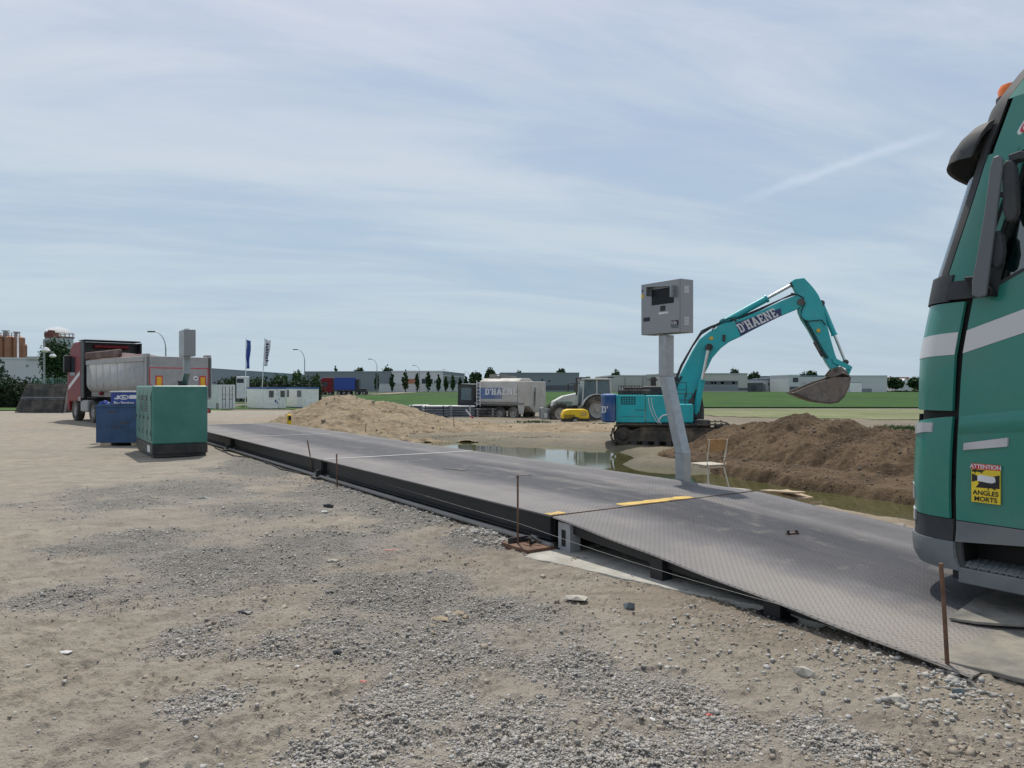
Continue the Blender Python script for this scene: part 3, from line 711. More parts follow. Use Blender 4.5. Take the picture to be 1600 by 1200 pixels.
def h_sand(x, y):
    z = -9 * np.ones_like(x)
    for px, py, Y0, sx, sy in ((528, 622, 37, 2.0, 2.2), (545, 619, 38, 1.8, 2.4), (575, 628, 38, 2.0, 2.4), (600, 628, 39, 2.0, 2.4), (560, 642, 35, 3.0, 1.6), (512, 644, 36, 1.8, 1.8), (625, 648, 38, 2.6, 2.), (660, 658, 37, 2.6, 1.8)):
        c = at(px, py, Y0); d = np.sqrt(((x - c.x) / sx) ** 2 + ((y - c.y) / sy) ** 2)
        z = np.maximum(z, (c.z + .5) * np.maximum(1.12 - d * .52, -.3) - .5) 
    lump = (fbm(x, y, 1.1, 5, 410, .6) - .5) * .45 - np.abs(fbm(x, y, 1.8, 4, 420) - .5) * .3 + (fbm(x, y, 6, 3, 430) - .5) * .12
    return z + lump
heap('sand_heap', 'pale sand heap with two soft peaks just beyond the far end of the weighbridge', -14.5, 3, 30, 46, h_sand, 'pale_sand', 300, 900, 'clod', .045)
def h_berm(x, y):
    c = at(800, 672, 37); d = np.sqrt(((x - 3) / 9) ** 2 + ((y - 35.5) / 3.2) ** 2)
    return -.75 + .62 * np.maximum(1 - d, 0) ** .6 + (fbm(x, y, 1.2, 5, 510) - .5) * .35
heap('sand_berm', 'low pale sand berm on the far bank of the puddle before the tanker', -7, 13, 31, 40, h_berm, 'pale_sand', 220, 400, 'clod', .045)
weeds('weeds', 'thin green weeds on the stubble and the sand beyond the puddle', [(18, 34, .8, .5, 220, .30), (19.5, 35, 1.6, 1.0, 160, .2), (1.2, 42, .5, .25, 120, .16), (3.6, 38.5, .35, .2, 120, .16), (4.6, 39.5, .3, .15, 70, .14), (8.5, 42, .5, .2, 60, .12), (-9, 56, 2.5, 1, 150, .3), (-12, 66, 3, 1.2, 160, .35), ])
weeds('bank_weeds', 'dry rusty tufts along the far rim of the puddle', [(-3.2, 31.2, 1.5, .12, 300, .05), (0.4, 29.9, 1.3, .12, 240, .05), (-5.5, 32.2, .9, .12, 200, .06)], 'leaf_dry')

# ================================================================ WEIGHBRIDGE AND RAMP (local x = along, y = left, z = up)
VL, VR = 4.46, 7.62                         # left and right edge in bridge coordinates
U0 = uv(.40, 7.42)[0]; MODL = 6.8; TOPZ = .34
def plate_mat():
    m = bpy.data.materials.new('tread_plate'); m.use_nodes = True; N = NT(m.node_tree); p = m.node_tree.nodes['Principled BSDF']
    tc = N.n('ShaderNodeTexCoord'); s = N.n('ShaderNodeSeparateXYZ'); N.L.new(tc.outputs['Object'], s.inputs[0]); x, y = s.outputs[0], s.outputs[1]
    k = 24.
    a = N.m('MULTIPLY', N.m('ADD', x, y), k * .7071); b = N.m('MULTIPLY', N.m('SUBTRACT', x, y), k * .7071)
    fa, fb = N.m('FLOOR', a), N.m('FLOOR', b); par = N.m('MODULO', N.m('ABSOLUTE', N.m('ADD', fa, fb)), 2.0)
    ca, cb = N.m('SUBTRACT', N.m('FRACT', N.m('ADD', a, 1000)), .5), N.m('SUBTRACT', N.m('FRACT', N.m('ADD', b, 1000)), .5)
    def mixv(u_, v_): return N.m('ADD', N.m('MULTIPLY', u_, par), N.m('MULTIPLY', v_, N.m('SUBTRACT', 1., par)))
    e1, e2 = mixv(ca, cb), mixv(cb, ca)
    d = N.m('SQRT', N.m('ADD', N.m('POWER', N.m('DIVIDE', N.m('ABSOLUTE', e1), .46), 2.), N.m('POWER', N.m('DIVIDE', N.m('ABSOLUTE', e2), .17), 2.)))
    tread = N.ramp(d, .6, 1.1, 1., 0.)
    v = tc.outputs['Object']
    mp = N.n('ShaderNodeMapping'); N.L.new(v, mp.inputs[0]); mp.inputs['Scale'].default_value = (.16, 1.0, 1)
    st = N.noise(mp.outputs[0], 1.5, 6, .6); n1 = N.noise(v, 1.2, 6, .65); n2 = N.noise(v, 14, 5, .7)
    # wheel paths: darker polished lanes along the plates (y = 0 is the left edge, negative inward)
    yy = N.m('ADD', y, N.m('MULTIPLY', N.m('SUBTRACT', n1, .5), .25))
    def lane(c, w_): return N.ramp(N.m('ABSOLUTE', N.m('SUBTRACT', yy, c)), w_ * .4, w_, 1., 0.)
    ln = N.m('MAXIMUM', N.m('MULTIPLY', lane(-1.6, .95), .85), N.m('MAXIMUM', N.m('MULTIPLY', lane(-2.75, .35), .35), N.m('MULTIPLY', lane(-.75, .2), .15)))
    ln = N.m('MULTIPLY', ln, N.ramp(st, .28, .60, .8, 1.2))
    c = N.mix(N.ramp(n1, .35, .65), (.148, .141, .145), (.200, .190, .190))
    c = N.mix(ln, c, (.042, .041, .047))
    c = N.mix(N.ramp(st, .56, .74, 0, .6), c, (.26, .235, .21))
    c = N.mix(N.ramp(n2, .55, .72, 0, .35), c, (.11, .10, .10))
    edge = N.ramp(N.m('ABSOLUTE', N.m('ADD', yy, .28)), .14, .55, .75, 0.)
    rx = N.ramp(x, -1.0, -3.6, 0., 1.)
    c = N.mix(N.m('MULTIPLY', edge, N.m('ADD', .25, N.m('MULTIPLY', rx, .75))), c, (.33, .30, .265))
    c = N.mix(N.m('MULTIPLY', N.ramp(N.m('ADD', x, N.m('MULTIPLY', n1, .8)), -2.7, -3.7, 0., .8), 1.), c, (.25, .22, .195))
    c = N.mix(N.ramp(N.noise(v, 3.0, 6, .7), .52, .70, 0, .38), c, (.27, .24, .205))
    c = N.mix(N.m('MULTIPLY', tread, .30), c, (.085, .08, .085))
    N.L.new(c, p.inputs['Base Color']); N.L.new(N.m('SUBTRACT', .72, N.m('MULTIPLY', ln, .18)), p.inputs['Roughness'])
    p.inputs['Specular IOR Level'].default_value = .22
    bn = N.n('ShaderNodeBump'); bn.inputs['Strength'].default_value = .8; bn.inputs['Distance'].default_value = .004
    N.L.new(N.m('ADD', tread, N.m('MULTIPLY', n2, .2)), bn.inputs['Height']); N.L.new(bn.outputs[0], p.inputs['Normal'])
    M['tread_plate'] = m
plate_mat()
WB = thing('weighbridge', 'long low steel truck weighbridge with grey chequered deck and black side beams', 'weighbridge', (*xy(U0, VL), 0), DECK_ROT)
W_ = VR - VL
for i in range(3):
    a = i * MODL
    MB().b2(a + .012, a + MODL - .012, -W_, 0, TOPZ - .014, TOPZ).build('deck_plate', 'tread_plate', WB)
    b = MB()
    for yy in (-.07, -W_ + .07):
        b.b2(a + .02, a + MODL - .02, yy - .006, yy + .006, .105, TOPZ - .03)
        b.b2(a + .02, a + MODL - .02, yy - .06, yy + .06, TOPZ - .03, TOPZ - .016)
        b.b2(a + .02, a + MODL - .02, yy - .06, yy + .06, .09, .104)
    b.b2(a + .3, a + MODL - .3, -W_ / 2 - .3, -W_ / 2 + .3, .1, TOPZ - .032)
    for xx in (a + .03, a + MODL - .045):
        b.b2(xx, xx + .012, -.058, -.004, .106, TOPZ - .032); b.b2(xx, xx + .012, -W_ + .12, -.12, .108, TOPZ - .036)
    b.build('side_beam', 'black_beam', WB)
MB().tube([(-.05, .035, .05), (3 * MODL, .035, .05)], .028, 10).build('lower_rail', 'lower_rail', WB)
MB().b2(-.1, 3 * MODL, -W_ + .05, -.02, -.10, .03).b2(-.02, 3 * MODL, -.05, .01, .0, .07).build('base_frame', 'dark_steel', WB)
for i in (1, 2):
    MB().b2(i * MODL - .035, i * MODL + .035, -W_ + .03, -.05, TOPZ + .0035, TOPZ + .0065).build('joint_strip', 'joint_white', WB)
    MB().b2(i * MODL - .16, i * MODL + .12, -.02, .16, .0, .05).b2(i * MODL - .03, i * MODL + .03, 0, .10, .05, .16).build('load_cell', 'dark_steel', WB)
MB().b2(3 * MODL - .06, 3 * MODL, -W_ + .02, -.02, TOPZ + .0035, TOPZ + .0065).build('joint_strip', 'joint_white', WB)
b = MB()
for y0, y1 in ((-.015, -.21), (-1.02, -2.12)):
    n = 14; vs = []
    for k in range(n + 1):
        t = y0 + (y1 - y0) * k / n; vs.append((.03 + random.uniform(-.008, .012), t))
    for k in range(n, -1, -1):
        t = y0 + (y1 - y0) * k / n; vs.append((.155 + random.uniform(-.02, .03) + (0.03 if y0 < -1 else -.02), t + random.uniform(-.015, .015)))
    b = MB(); b.prism(vs, (0, 0, TOPZ + .002), (1, 0, 0), (0, 1, 0), (0, 0, .0025)); b.build('yellow_marking', 'yellow_paint', WB)

b = MB(); b.b2(.0, .014, -W_, -.01, TOPZ - .016, TOPZ + .004); b.build('end_gap_strip', 'rust', WB)
MB().b2(-.06, .42, .0, .34, -.04, .045).cyl((.14, .2, .04), (.14, .2, .052), .04).build('anchor_plate', 'rust', WB)
b = MB(); b.b2(.30, .315, .05, .32, -.04, .10).tube([(.05, .10, .08), (.16, .14, .12), (.28, .12, .07)], .014, 6).tube([(.2, .05, .06), (.15, .16, .06), (.1, .2, .13)], .012, 6); b.build('anchor_bracket', 'dark_steel', WB)
for xx in (.32, 6.5, 7.15, 13.3, 13.9):
    b = MB(); b.b2(xx - .05, xx + .05, -.08, -.005, .0, .089); b.build('foot', 'concrete_pier', WB)

# ramp: from the bridge end down to the yard
RL = 3.95
RP = thing('approach_ramp', 'sloping chequered steel ramp leading down from the weighbridge to the yard', 'ramp', (*xy(U0, VL), 0), DECK_ROT)
rend = .035
def rz_(t): return TOPZ - .003 + (rend - TOPZ) * t / RL
b = MB(); n = 24
ed = [.0 + .05 * (1 - math.cos(i / n * 3.1)) * .5 for i in range(n + 1)]
vs = []; fs = []
for i in range(n + 1):
    t = -.012 - RL * i / n; wv = .012 * math.sin(i * .9)
    for yy, dz_ in ((ed[i], -.012), (ed[i] - .01, 0), (-W_ * .5, .003), (-W_ - .02, 0)): vs.append((t, yy, rz_(-t) + dz_ + (wv * .3)))
for i in range(n):
    for j in range(3): fs.append((i * 4 + j, (i + 1) * 4 + j, (i + 1) * 4 + j + 1, i * 4 + j + 1))
b.add(vs, fs); o = b.build('ramp_plate', 'tread_plate', RP); md = o.modifiers.new('s', 'SOLIDIFY'); md.thickness = .014; md.offset = -1
b = MB()
for yy in (-.10, -W_ + .1, -W_ / 2):
    b.prism([(-.45, TOPZ - .17), (-.03, TOPZ - .12), (-.03, TOPZ - .03), (-RL + .1, rend - .012), (-RL + .1, -.01)], (0, yy - .03, 0), (1, 0, 0), (0, 0, 1), (0, .06, 0))
b.build('ramp_beam', 'black_beam', RP)
MB().b2(-.26, -.07, -.16, -.03, -.02, TOPZ - .05).build('support_pier', 'concrete_pier', RP); MB().b2(-.26, -.07, -W_ + .03, -W_ + .16, -.3, TOPZ - .05).build('support_pier', 'concrete_pier', RP)
b = MB(); b.b2(-.19, -.13, -.032, -.024, .06, .22); b.build('pier_slot', 'shell_black', RP)
b = MB(); b.b2(-.42, -.03, -.14, .06, -.02, .012); b.build('base_plate', 'lower_rail', RP)
for xx in (-1.45, -2.6):
    b = MB(); zt = rz_(-xx) - .03; b.b2(xx - .07, xx + .07, -.13, -.123, -.01, zt).b2(xx - .07, xx + .07, -.022, -.015, -.01, zt).b2(xx - .07, xx - .063, -.12, -.025, -.01, zt).b2(xx - .14, xx + .14, -.15, .02, -.012, .003)
    b.build('box_foot', 'black_beam', RP)

# pale concrete apron under the near edge of the ramp
b = MB(); P = [(atz(815, 872, 0)), atz(850, 858, 0), atz(905, 850, 0), atz(1000, 850, 0), atz(1500, 980, 0), atz(1430, 1010, 0), atz(1300, 982, 0), atz(1180, 948, 0), atz(1060, 925, 0), atz(960, 902, 0), atz(880, 884, 0)]
def wig(P, amp, n=6):
    out = []
    for i in range(len(P)):
        a, c = P[i], P[(i + 1) % len(P)]
        for k in range(n):
            t = k / n; p = a.lerp(c, t); out.append((p.x + random.uniform(-amp, amp), p.y + random.uniform(-amp, amp)))
    return out
Q = wig(P, .022); gz_ = ground_z(np.array([p[0] for p in Q]), np.array([p[1] for p in Q]))
o_ = thing('concrete_apron', 'pale dusty concrete footing strip under the near edge of the ramp', 'footing', (P[3].x, P[3].y, 0))
b.prism([(x - P[3].x, y - P[3].y) for x, y in Q], (0, 0, -.06), (1, 0, 0), (0, 1, 0), (0, 0, .074)); b.build('slab', 'concrete_pale', o_, bevel=.01)

# ---------------------------------------------------------------- stakes and string
def stake(px, py0, py1, lean, r, label, z0=0, mat='rust', grp='rusty stakes along the weighbridge'):
    p = atz(px, py0, z0); h = (py0 - py1) / FPX * p.y
    b = MB(); b.tube([(0, 0, -.08), (lean * .5 * h, .0, h * .5), (lean * h, 0, h)], r, 6)
    if 'head' in label: b.box((lean * h, 0, h - .01), (r * 2.6, r * 2.6, .02))
    o = b.build('steel_stake', mat); o.location = (p.x, p.y, 0); return tag(o, label, 'stake', grp)
stake(490, 742, 688, -.18, .012, 'leaning rusty stake near the second joint of the weighbridge')
stake(527, 760, 709, -.02, .012, 'short rusty stake standing close to the joint of the weighbridge, right of the leaning one')
stake(809, 856, 743, .0, .010, 'thin straight rusty stake with a small flat head beside the rubble')
stake(1482, 1050, 880, -.07, .012, 'rusty stake under the front corner of the green lorry')
stake(360, 690, 676, .0, .012, 'small dark stub of a stake beside the far part of the weighbridge')
stake(709, 681, 668, .0, .012, 'small dark stick standing on the far bank of the puddle', -.45, grp='sticks beyond the weighbridge')
stake(571, 681, 671, .1, .014, 'small dark stick in front of the sand heap', -.2, grp='sticks beyond the weighbridge')
p0, p1 = at(528, 728, 13.0), at(1480, 1018, 4.26)
b = MB(); pts = [(at(490, 722, 13.6))]
pa = atz(809, 800, .30)
for a, c, n in ((Vector((p0.x, p0.y, .2)), Vector((.07, 7.58, .235)), 6), (Vector((.07, 7.58, .235)), Vector((2.50, 4.25, .14)), 10)):
    for k in range(n + 1):
        t = k / n; p = a.lerp(c, t); p.z -= .05 * math.sin(math.pi * t) * (1 if n > 6 else .3); pts.append(p)
b.tube(pts[1:], .0015, 5); tag(b.build('guide_string', 'string'), 'thin pale string stretched from stake to stake along the ramp', 'string')

# ---------------------------------------------------------------- indicator cabinets on cranked posts
def indicator(px, py0, py1, v, label, rot=0., front=True, base=.0, flip=1):
    k = (px - 800) / FPX; Y = v / (UY * k - UX); X = k * Y; ppm = FPX / Y
    cxp = Vector((X, Y, 0)); zt = EYE - (py0 - HY) / ppm; zb = EYE - (py1 - HY) / ppm; h = zt - zb
    root = thing('weighing_indicator', label, 'indicator', (X, Y, base), DECK_ROT + rot, 'weighing indicators on posts')
    w_, d = .76, .23; z0 = zb - base
    # local: x along the bridge, y left (towards the lorry driver)
    MB().b2(-w_ / 2, w_ / 2, -d / 2 - .03, d / 2, z0, z0 + h).build('cabinet', 'indicator_steel', root, bevel=.006)
    MB().b2(-w_ / 2 + .004, w_ / 2 - .004, d / 2 + .001, d / 2 + .014, z0 + .004, z0 + h - .004).build('cabinet_door', 'indicator_steel', root, bevel=.003)
    yf = d / 2 + .014
    if front:
        s = MB(); s.b2(-.27, .16, yf, yf + .004, z0 + h * .56, z0 + h * .86); dsp = s.build('display', 'screen_dark', root)
        s = MB(); s.prism([(-.29, z0 + h * .66), (-.29, z0 + h * .88), (.20, z0 + h * .93), (.20, z0 + h * .74), (.187, z0 + h * .74), (.187, z0 + h * .915), (-.277, z0 + h * .865), (-.277, z0 + h * .66)], (0, yf, 0), (1, 0, 0), (0, 0, 1), (0, .085, 0)); s.build('visor', 'galvanised', root)
        def lab(name, x0, x1, a, c, mat, dy=.002): return MB().b2(x0, x1, yf, yf + dy, z0 + h * a, z0 + h * c).build(name, mat, root)
        lab('keypad', -.11, -.01, .43, .53, 'label_black'); lab('white_strip', -.17, .02, .37, .41, 'label_white')
        lab('socket_plate', .20, .33, .26, .34, 'label_black'); q = lab('number_plate', -.36, -.22, .13, .23, 'label_black')
        text_mesh('plate_text', 'V36', .065, 'label_white', q, (-.225, yf + .0035, z0 + h * .15), (-1, 0, 0), (0, 0, 1), .001)
        lab('green_label', -.36, -.22, .085, .12, 'litter_teal', .0015); lab('warning_label', .33, .375, .73, .80, 'yellow_bright'); lab('small_label', .335, .37, .85, .88, 'label_black')
        for k2 in (0, 1): MB().b2(.23 + k2 * .045, .262 + k2 * .045, yf + .002, yf + .006, z0 + h * .275, z0 + h * .325).build('socket', 'plastic_dark', root)
        for zz in (.12, .17, .5, .9): MB().cyl((.35, yf, z0 + h * zz), (.35, yf + .006, z0 + h * zz), .008).build('screw', 'galvanised', root)
        for a, c in ((.74, .88), (.14, .30)):
            vv = MB()
            for j in range(6): vv.b2(-w_ / 2 - .006, -w_ / 2, -.05, .045, z0 + h * (a + (c - a) * j / 6), z0 + h * (a + (c - a) * (j + .55) / 6))
            vv.build('vent', 'label_white', root)
    # post: upright, cranked, upright; square tube
    r = .085 * flip; pr = MB()
    def seg(x0, z0_, x1, z1_): pr.prism([(x0 - .085, z0_), (x0 + .085, z0_), (x1 + .085, z1_), (x1 - .085, z1_)], (0, -.085, 0), (1, 0, 0), (0, 0, 1), (0, .17, 0))
    return root, seg, pr, z0, h
k1 = (1041 - 800) / FPX
root, seg, pr, z0, h = indicator(1041, 441, 522, 7.72, 'grey steel weighing display cabinet on a cranked post beside the near end of the weighbridge', base=-.25)
Yp = root.location.y
def zl(py): return EYE - (py - HY) / FPX * Yp + .25
dxl = (1068 - 1041) / FPX * Yp / (UX - UY * -0 + 0) if False else 0
# crank runs across the picture: local x for a shift of px pixels
def lx(dpx): kk = (1041 + dpx - 800) / FPX; X0, Y0 = root.location.x, root.location.y; t = (kk * Y0 - X0) / (UX - kk * UY); return t
pw = .075
def postseg(pts):
    m = MB()
    for (xa, za), (xb, zb_) in zip(pts[:-1], pts[1:]): m.prism([(xa - pw, za), (xa + pw, za), (xb + pw, zb_), (xb - pw, zb_)], (0, -.08, 0), (1, 0, 0), (0, 0, 1), (0, .16, 0))
    return m
postseg([(lx(0), zl(524)), (lx(0), zl(588)), (lx(26), zl(706)), (lx(27), zl(760) - .2)]).build('post', 'galvanised', root, bevel=.008)
MB().b2(lx(27) - .16, lx(27) + .16, -.16, .16, -.02, .0).build('foot_plate', 'galvanised', root)
root, seg, pr, z0, h = indicator(292, 516, 557, 3.62, 'plain grey cabinet on a cranked post rising behind the green generator', front=False)
Yq = root.location.y; zl2 = lambda py: EYE - (py - HY) / FPX * Yq
postseg([(0.02, zl2(558)), (0.02, zl2(584)), (.42, zl2(602)), (.42, .0)]).build('post', 'galvanised', root, bevel=.008)
MB().cyl((0, 0, z0 + h), (0, 0, z0 + h + .04), .05).build('gland', 'galvanised', root)

# ---------------------------------------------------------------- chair
def chair():
    p = atz(1112, 762, -.09); p = at(1106, 775, 11.3); base = Hs(p.x, p.y)
    r = thing('school_chair', 'old school chair with brown wooden backrest and cream tube legs beside the display post', 'chair', (p.x, p.y, -.02), math.atan2(.94, -.42))
    t = .012
    for s in (-1, 1):
        y = .17 * s
        MB().tube([(.26, y * 1.1, -.04), (.17, y, .43), (.13, y, .455), (-.14, y, .455), (-.19, y, .47), (-.205, y, .50)], t, 8).build('front_leg', 'chair_tube', r, smooth=True)
        MB().tube([(-.32, y * 1.15, -.04), (-.17, y * .95, .44), (-.19, y * .95, .56), (-.24, y, .86)], t, 8).build('rear_leg', 'chair_tube', r, smooth=True)
    MB().tube([(.165, -.17, .44), (.165, .17, .44)], t, 8).tube([(-.16, -.16, .44), (-.16, .16, .44)], t, 8).build('seat_frame', 'chair_tube', r)
    MB().b2(-.19, .19, -.19, .19, .468, .482).build('seat', 'chair_seat', r, bevel=.005)
    MB().box((-.212, 0, .775), (.014, .39, .19), ry=-.17).build('backrest', 'chair_wood', r, bevel=.004)
chair()

# ---------------------------------------------------------------- generator
def genset():
    c = atz(238, 716, 0); L, Wd, Hh = 2.75, 1.19, 1.655
    r = thing('generator', 'green box generator with black base standing left of the weighbridge', 'generator', (c.x, c.y, 0), DECK_ROT)
    # local: near corner at origin; x along to the far end, -y to the right
    MB().b2(.03, L - .03, -Wd + .03, -.03, .0, .10).b2(.0, L, -Wd, 0, .075, .30).build('base', 'black_base', r, bevel=.01)
    b = MB(); b.b2(-.004, L, -Wd - .004, .004, .302, Hh); b.build('canopy', 'genset_green', r, bevel=.045, seg=4)
    b = MB()                                # bolts of the near end panel
    for i in range(4):
        for j in range(4):
            if 0 < i < 3 and 0 < j < 3: continue
            MB().cyl((-.004, -.18 - i * .27, .5 + j * .30), (-.012, -.18 - i * .27, .5 + j * .30), .010, n=8).build('bolt', 'genset_green', r)
    for k, (x0, x1) in enumerate(((.10, .62), (.68, 1.32), (1.38, 2.0), (2.06, 2.65))):
        d = MB().b2(x0, x1, .004, .018, .38, 1.52).build('side_door', 'genset_green', r, bevel=.008)
        MB().b2(x1 - .13, x1 - .03, .018, .032, .86, .93).build('handle', 'black_base', d)
        for zz in (1.30, .50): MB().b2(x0 + .02, x0 + .07, .018, .026, zz, zz + .12).build('hinge', 'dark_steel', d)
        if k in (1, 2):
            g = MB()
            for j in range(8): g.b2(x0 + .1, x1 - .16, .019, .027, 1.05 + j * .05, 1.075 + j * .05)
            g.build('louvre', 'black_base', d)
    MB().b2(.35, .75, .001, .006, .10, .26).build('label_plate', 'label_white', r)
    MB().cyl((2.2, -.95, Hh), (2.2, -.95, Hh + .10), .045).cyl((2.2, -.95, Hh + .08), (2.2, -.95, Hh + .12), .065).build('exhaust', 'black_base', r, smooth=True)
    for x in (.4, L - .4): MB().b2(x - .09, x + .09, -Wd + .001, .0, -.03, .0005).build('skid', 'wood_board', r)
genset()

def cable(name, pts, r, mat, label, cat='cable'):
    tag(MB().tube(pts, r, 6).build(name, mat), label, cat)
gp = atz(300, 690, 0)
cable('power_cable', [Vector((atz(335, 700, 0).x, atz(335, 700, 0).y, .02)), atz(365, 712, .02), atz(400, 716, .015), atz(440, 733, .015), atz(470, 739, .02), atz(505, 742, .02)], .012, 'rubber_hose', 'thin black cable lying on the gravel from the generator to the weighbridge')

# ---------------------------------------------------------------- blue steel bin and the blue lettered box behind it
def bluebin():
    c = atz(150, 697, 0); r = thing('steel_bin', 'battered blue steel box bin on timber blocks left of the green generator', 'bin', (c.x, c.y, 0), math.radians(2))
    w_, d, h = 1.35, 1.3, 1.13; b = MB(); b.b2(0, w_, 0, .02, .09, h).b2(0, w_, d - .02, d, .09, h).b2(0, .02, .02, d - .02, .09, h).b2(w_ - .02, w_, .02, d - .02, .09, h).b2(.02, w_ - .02, .02, d - .02, .09, .12)
    b.build('shell', 'bin_blue', r)
    b = MB(); 
    for x0, x1, y0, y1 in ((-.02, w_ + .02, -.02, .0), (-.02, w_ + .02, d, d + .02), (-.02, .0, 0, d), (w_, w_ + .02, 0, d)): b.b2(x0, x1, y0, y1, h - .06, h + .004)
    b.build('rim', 'bin_blue', r)
    MB().b2(.32, .55, -.006, 0, .92, .95).b2(.62, .90, -.006, 0, .62, .66).b2(.42, .7, -.004, 0, .52, .54).build('dent', 'dark_steel', r)
    MB().cyl((1.12, 0, .24), (1.12, -.02, .24), .07).build('port', 'bin_blue', r)
    for x in (.12, .95): MB().b2(x, x + .28, .0, d, 0, .088).build('block', 'wood_board', r)
    MB().b2(.05, w_ - .05, .05, d - .05, .5, .7).build('contents', 'dark_steel', r)
    q = at(158, 632, 21.2); b = MB()
    for i in range(7): b.rock((random.uniform(-.13, .13), random.uniform(-.1, .1), .08 + .05 * math.sin(i * 2.1)), (.30, .25, .20), i, i)
    o = b.build('tarpaulin_bundle', 'sign_blue', smooth=True); o.location = (q.x, q.y + .25, .70 + .33); tag(o, 'crumpled dark blue tarpaulin lying in the blue steel bin', 'tarpaulin')
    # lettered box
    c = atz(173, 690, 0); Y = 23.6; x0, z1 = at(173, 612, Y).x, at(173, 611, Y).z
    r = thing('storage_box', 'dark blue box with white lettering and emblem behind the blue steel bin', 'box', (x0, Y, 0), 0)
    MB().b2(0, 1.5, 0, .9, .08, z1 - .04).build('body', 'sign_blue', r, bevel=.01)
    MB().b2(-.02, 1.52, -.02, .92, z1 - .036, z1).build('lid', 'label_white', r)
    e = MB()
    cxs = .42; zz = z1 - .20
    for i in range(14):
        a0, a1 = i / 14 * 6.283, (i + 1) / 14 * 6.283
        e.prism([(cxs + .17 * math.cos(a0), zz + .075 * math.sin(a0)), (cxs + .17 * math.cos(a1), zz + .075 * math.sin(a1)), (cxs + .13 * math.cos(a1), zz + .045 * math.sin(a1)), (cxs + .13 * math.cos(a0), zz + .045 * math.sin(a0))], (0, -.004, 0), (1, 0, 0), (0, 0, 1), (0, .004, 0))
    e.prism([(.36, zz - .03), (.50, zz + .0), (.36, zz + .03)], (0, -.004, 0), (1, 0, 0), (0, 0, 1), (0, .004, 0))
    e.b2(.12, .20, -.004, 0, zz - .06, zz - .02).b2(.20, .26, -.004, 0, zz - .06, zz + .06)
    e.b2(.60, .85, -.004, 0, zz - .05, zz + .07)
    e.build('emblem', 'label_white', r)
    text_mesh('lettering', 'Eau Services', .13, 'label_white', r, (.10, -.004, z1 - .42), (1, 0, 0), (0, 0, 1), .003)
bluebin()

# ---------------------------------------------------------------- yellow bollard
q = at(452, 661, 25.8); r = thing('bollard', 'yellow bollard at the far corner of the weighbridge', 'bollard', (q.x, q.y, 0))
MB().cyl((0, 0, 0), (0, 0, .62), .075, n=16).build('tube', 'yellow_bright', r, smooth=True)
MB().cyl((0, 0, .62), (0, 0, .66), .078, .04, n=16).build('cap', 'yellow_bright', r, smooth=True)
MB().b2(-.005, .09, -.09, -.07, .45, .6).build('black_strip', 'label_black', r)

# ---------------------------------------------------------------- stones and litter one can point to
def solo(name, label, px, py, d, mat, cat, z=0, seed=0, rz=0., grp=None, n=1):
    p = atz(px, py, z); o = MB().rock((0, 0, d[2] * .25), (d[0] * 1.6, d[1] * 1.6, d[2] * 1.6), seed, rz).build(name, mat)
    o.location = (p.x, p.y, float(ground_z(np.array([p.x]), np.array([p.y]))[0])); return tag(o, label, cat, grp)
solo('flat_stone', 'flat pale stone slab lying in the sand in front of the ramp', 902, 941, (.15, .09, .035), 'stone_pale', 'stone', seed=3, rz=-.2)
for i, (px, py, sx, lb) in enumerate(((690, 972, .09, 'tan flat stone, largest of the brown group in the foreground'), (716, 960, .08, 'pale tan stone at the upper right of the brown group'), (673, 981, .06, 'dark tan stone at the lower left of the brown group'), (728, 966, .05, 'small tan stone at the right end of the brown group'), (700, 962, .05, 'whitish stone in the middle of the brown group'), (676, 992, .04, 'smallest tan stone below the brown group'))):
    solo('flat_stone', lb, px, py, (sx, sx * .55, .022), 'stone_slate' if i != 4 else 'stone_pale', 'stone', seed=20 + i, rz=.3 * i, grp='group of brown flat stones')
solo('black_scrap', 'flat black scrap of plastic lying on the gravel in the left foreground', 382, 957, (.085, .045, .02), 'litter_black', 'scrap', seed=41)
solo('black_scrap', 'black lump beside the pale gravel in the lower middle foreground', 528, 1023, (.05, .035, .025), 'litter_black', 'scrap', seed=42)
solo('black_scrap', 'small black scrap by a white crumb between the stakes', 514, 793, (.11, .05, .06), 'litter_black', 'scrap', seed=43)
solo('white_scrap', 'white crumb of paper beside the small black scrap', 508, 801, (.07, .05, .03), 'litter_white', 'scrap', seed=44)
solo('white_stone', 'small bright white pebble in the left foreground sand', 103, 1026, (.06, .04, .015), 'litter_white', 'pebble', seed=45)
solo('white_stone', 'bright white shell-like pebble in the right foreground', 1018, 1124, (.035, .022, .012), 'litter_white', 'pebble', seed=46)
solo('white_stone', 'tiny white pebble on the gravel near the lower centre', 465, 1042, (.022, .02, .012), 'litter_white', 'pebble', seed=47)
solo('glass_scrap', 'bluish grey crumpled scrap on the sand below the ramp', 982, 950, (.06, .05, .05), 'litter_teal', 'scrap', seed=48)
solo('glass_scrap', 'dark teal crumpled scrap below the stake by the lorry', 1497, 1083, (.05, .035, .04), 'litter_teal', 'scrap', seed=49)
solo('red_scrap', 'faded red scrap trodden into the earth in the middle of the yard', 615, 860, (.16, .02, .008), 'litter_red', 'scrap', seed=50)
solo('brick_chip', 'orange brick chip on the gravel in the lower foreground', 567, 1062, (.03, .02, .01), 'litter_red', 'brick chip', seed=51)
solo('brick_chip', 'reddish brick chip at the bottom edge right of centre', 1108, 1120, (.03, .02, .01), 'litter_red', 'brick chip', seed=52)
solo('dark_stone', 'dark stone standing out of the sand in the yard', 320, 780, (.14, .08, .03), 'stone_grey', 'stone', seed=53)
solo('pale_stone', 'cream stone on the brown earth in the middle of the yard', 520, 877, (.08, .05, .02), 'stone_pale', 'stone', seed=54)
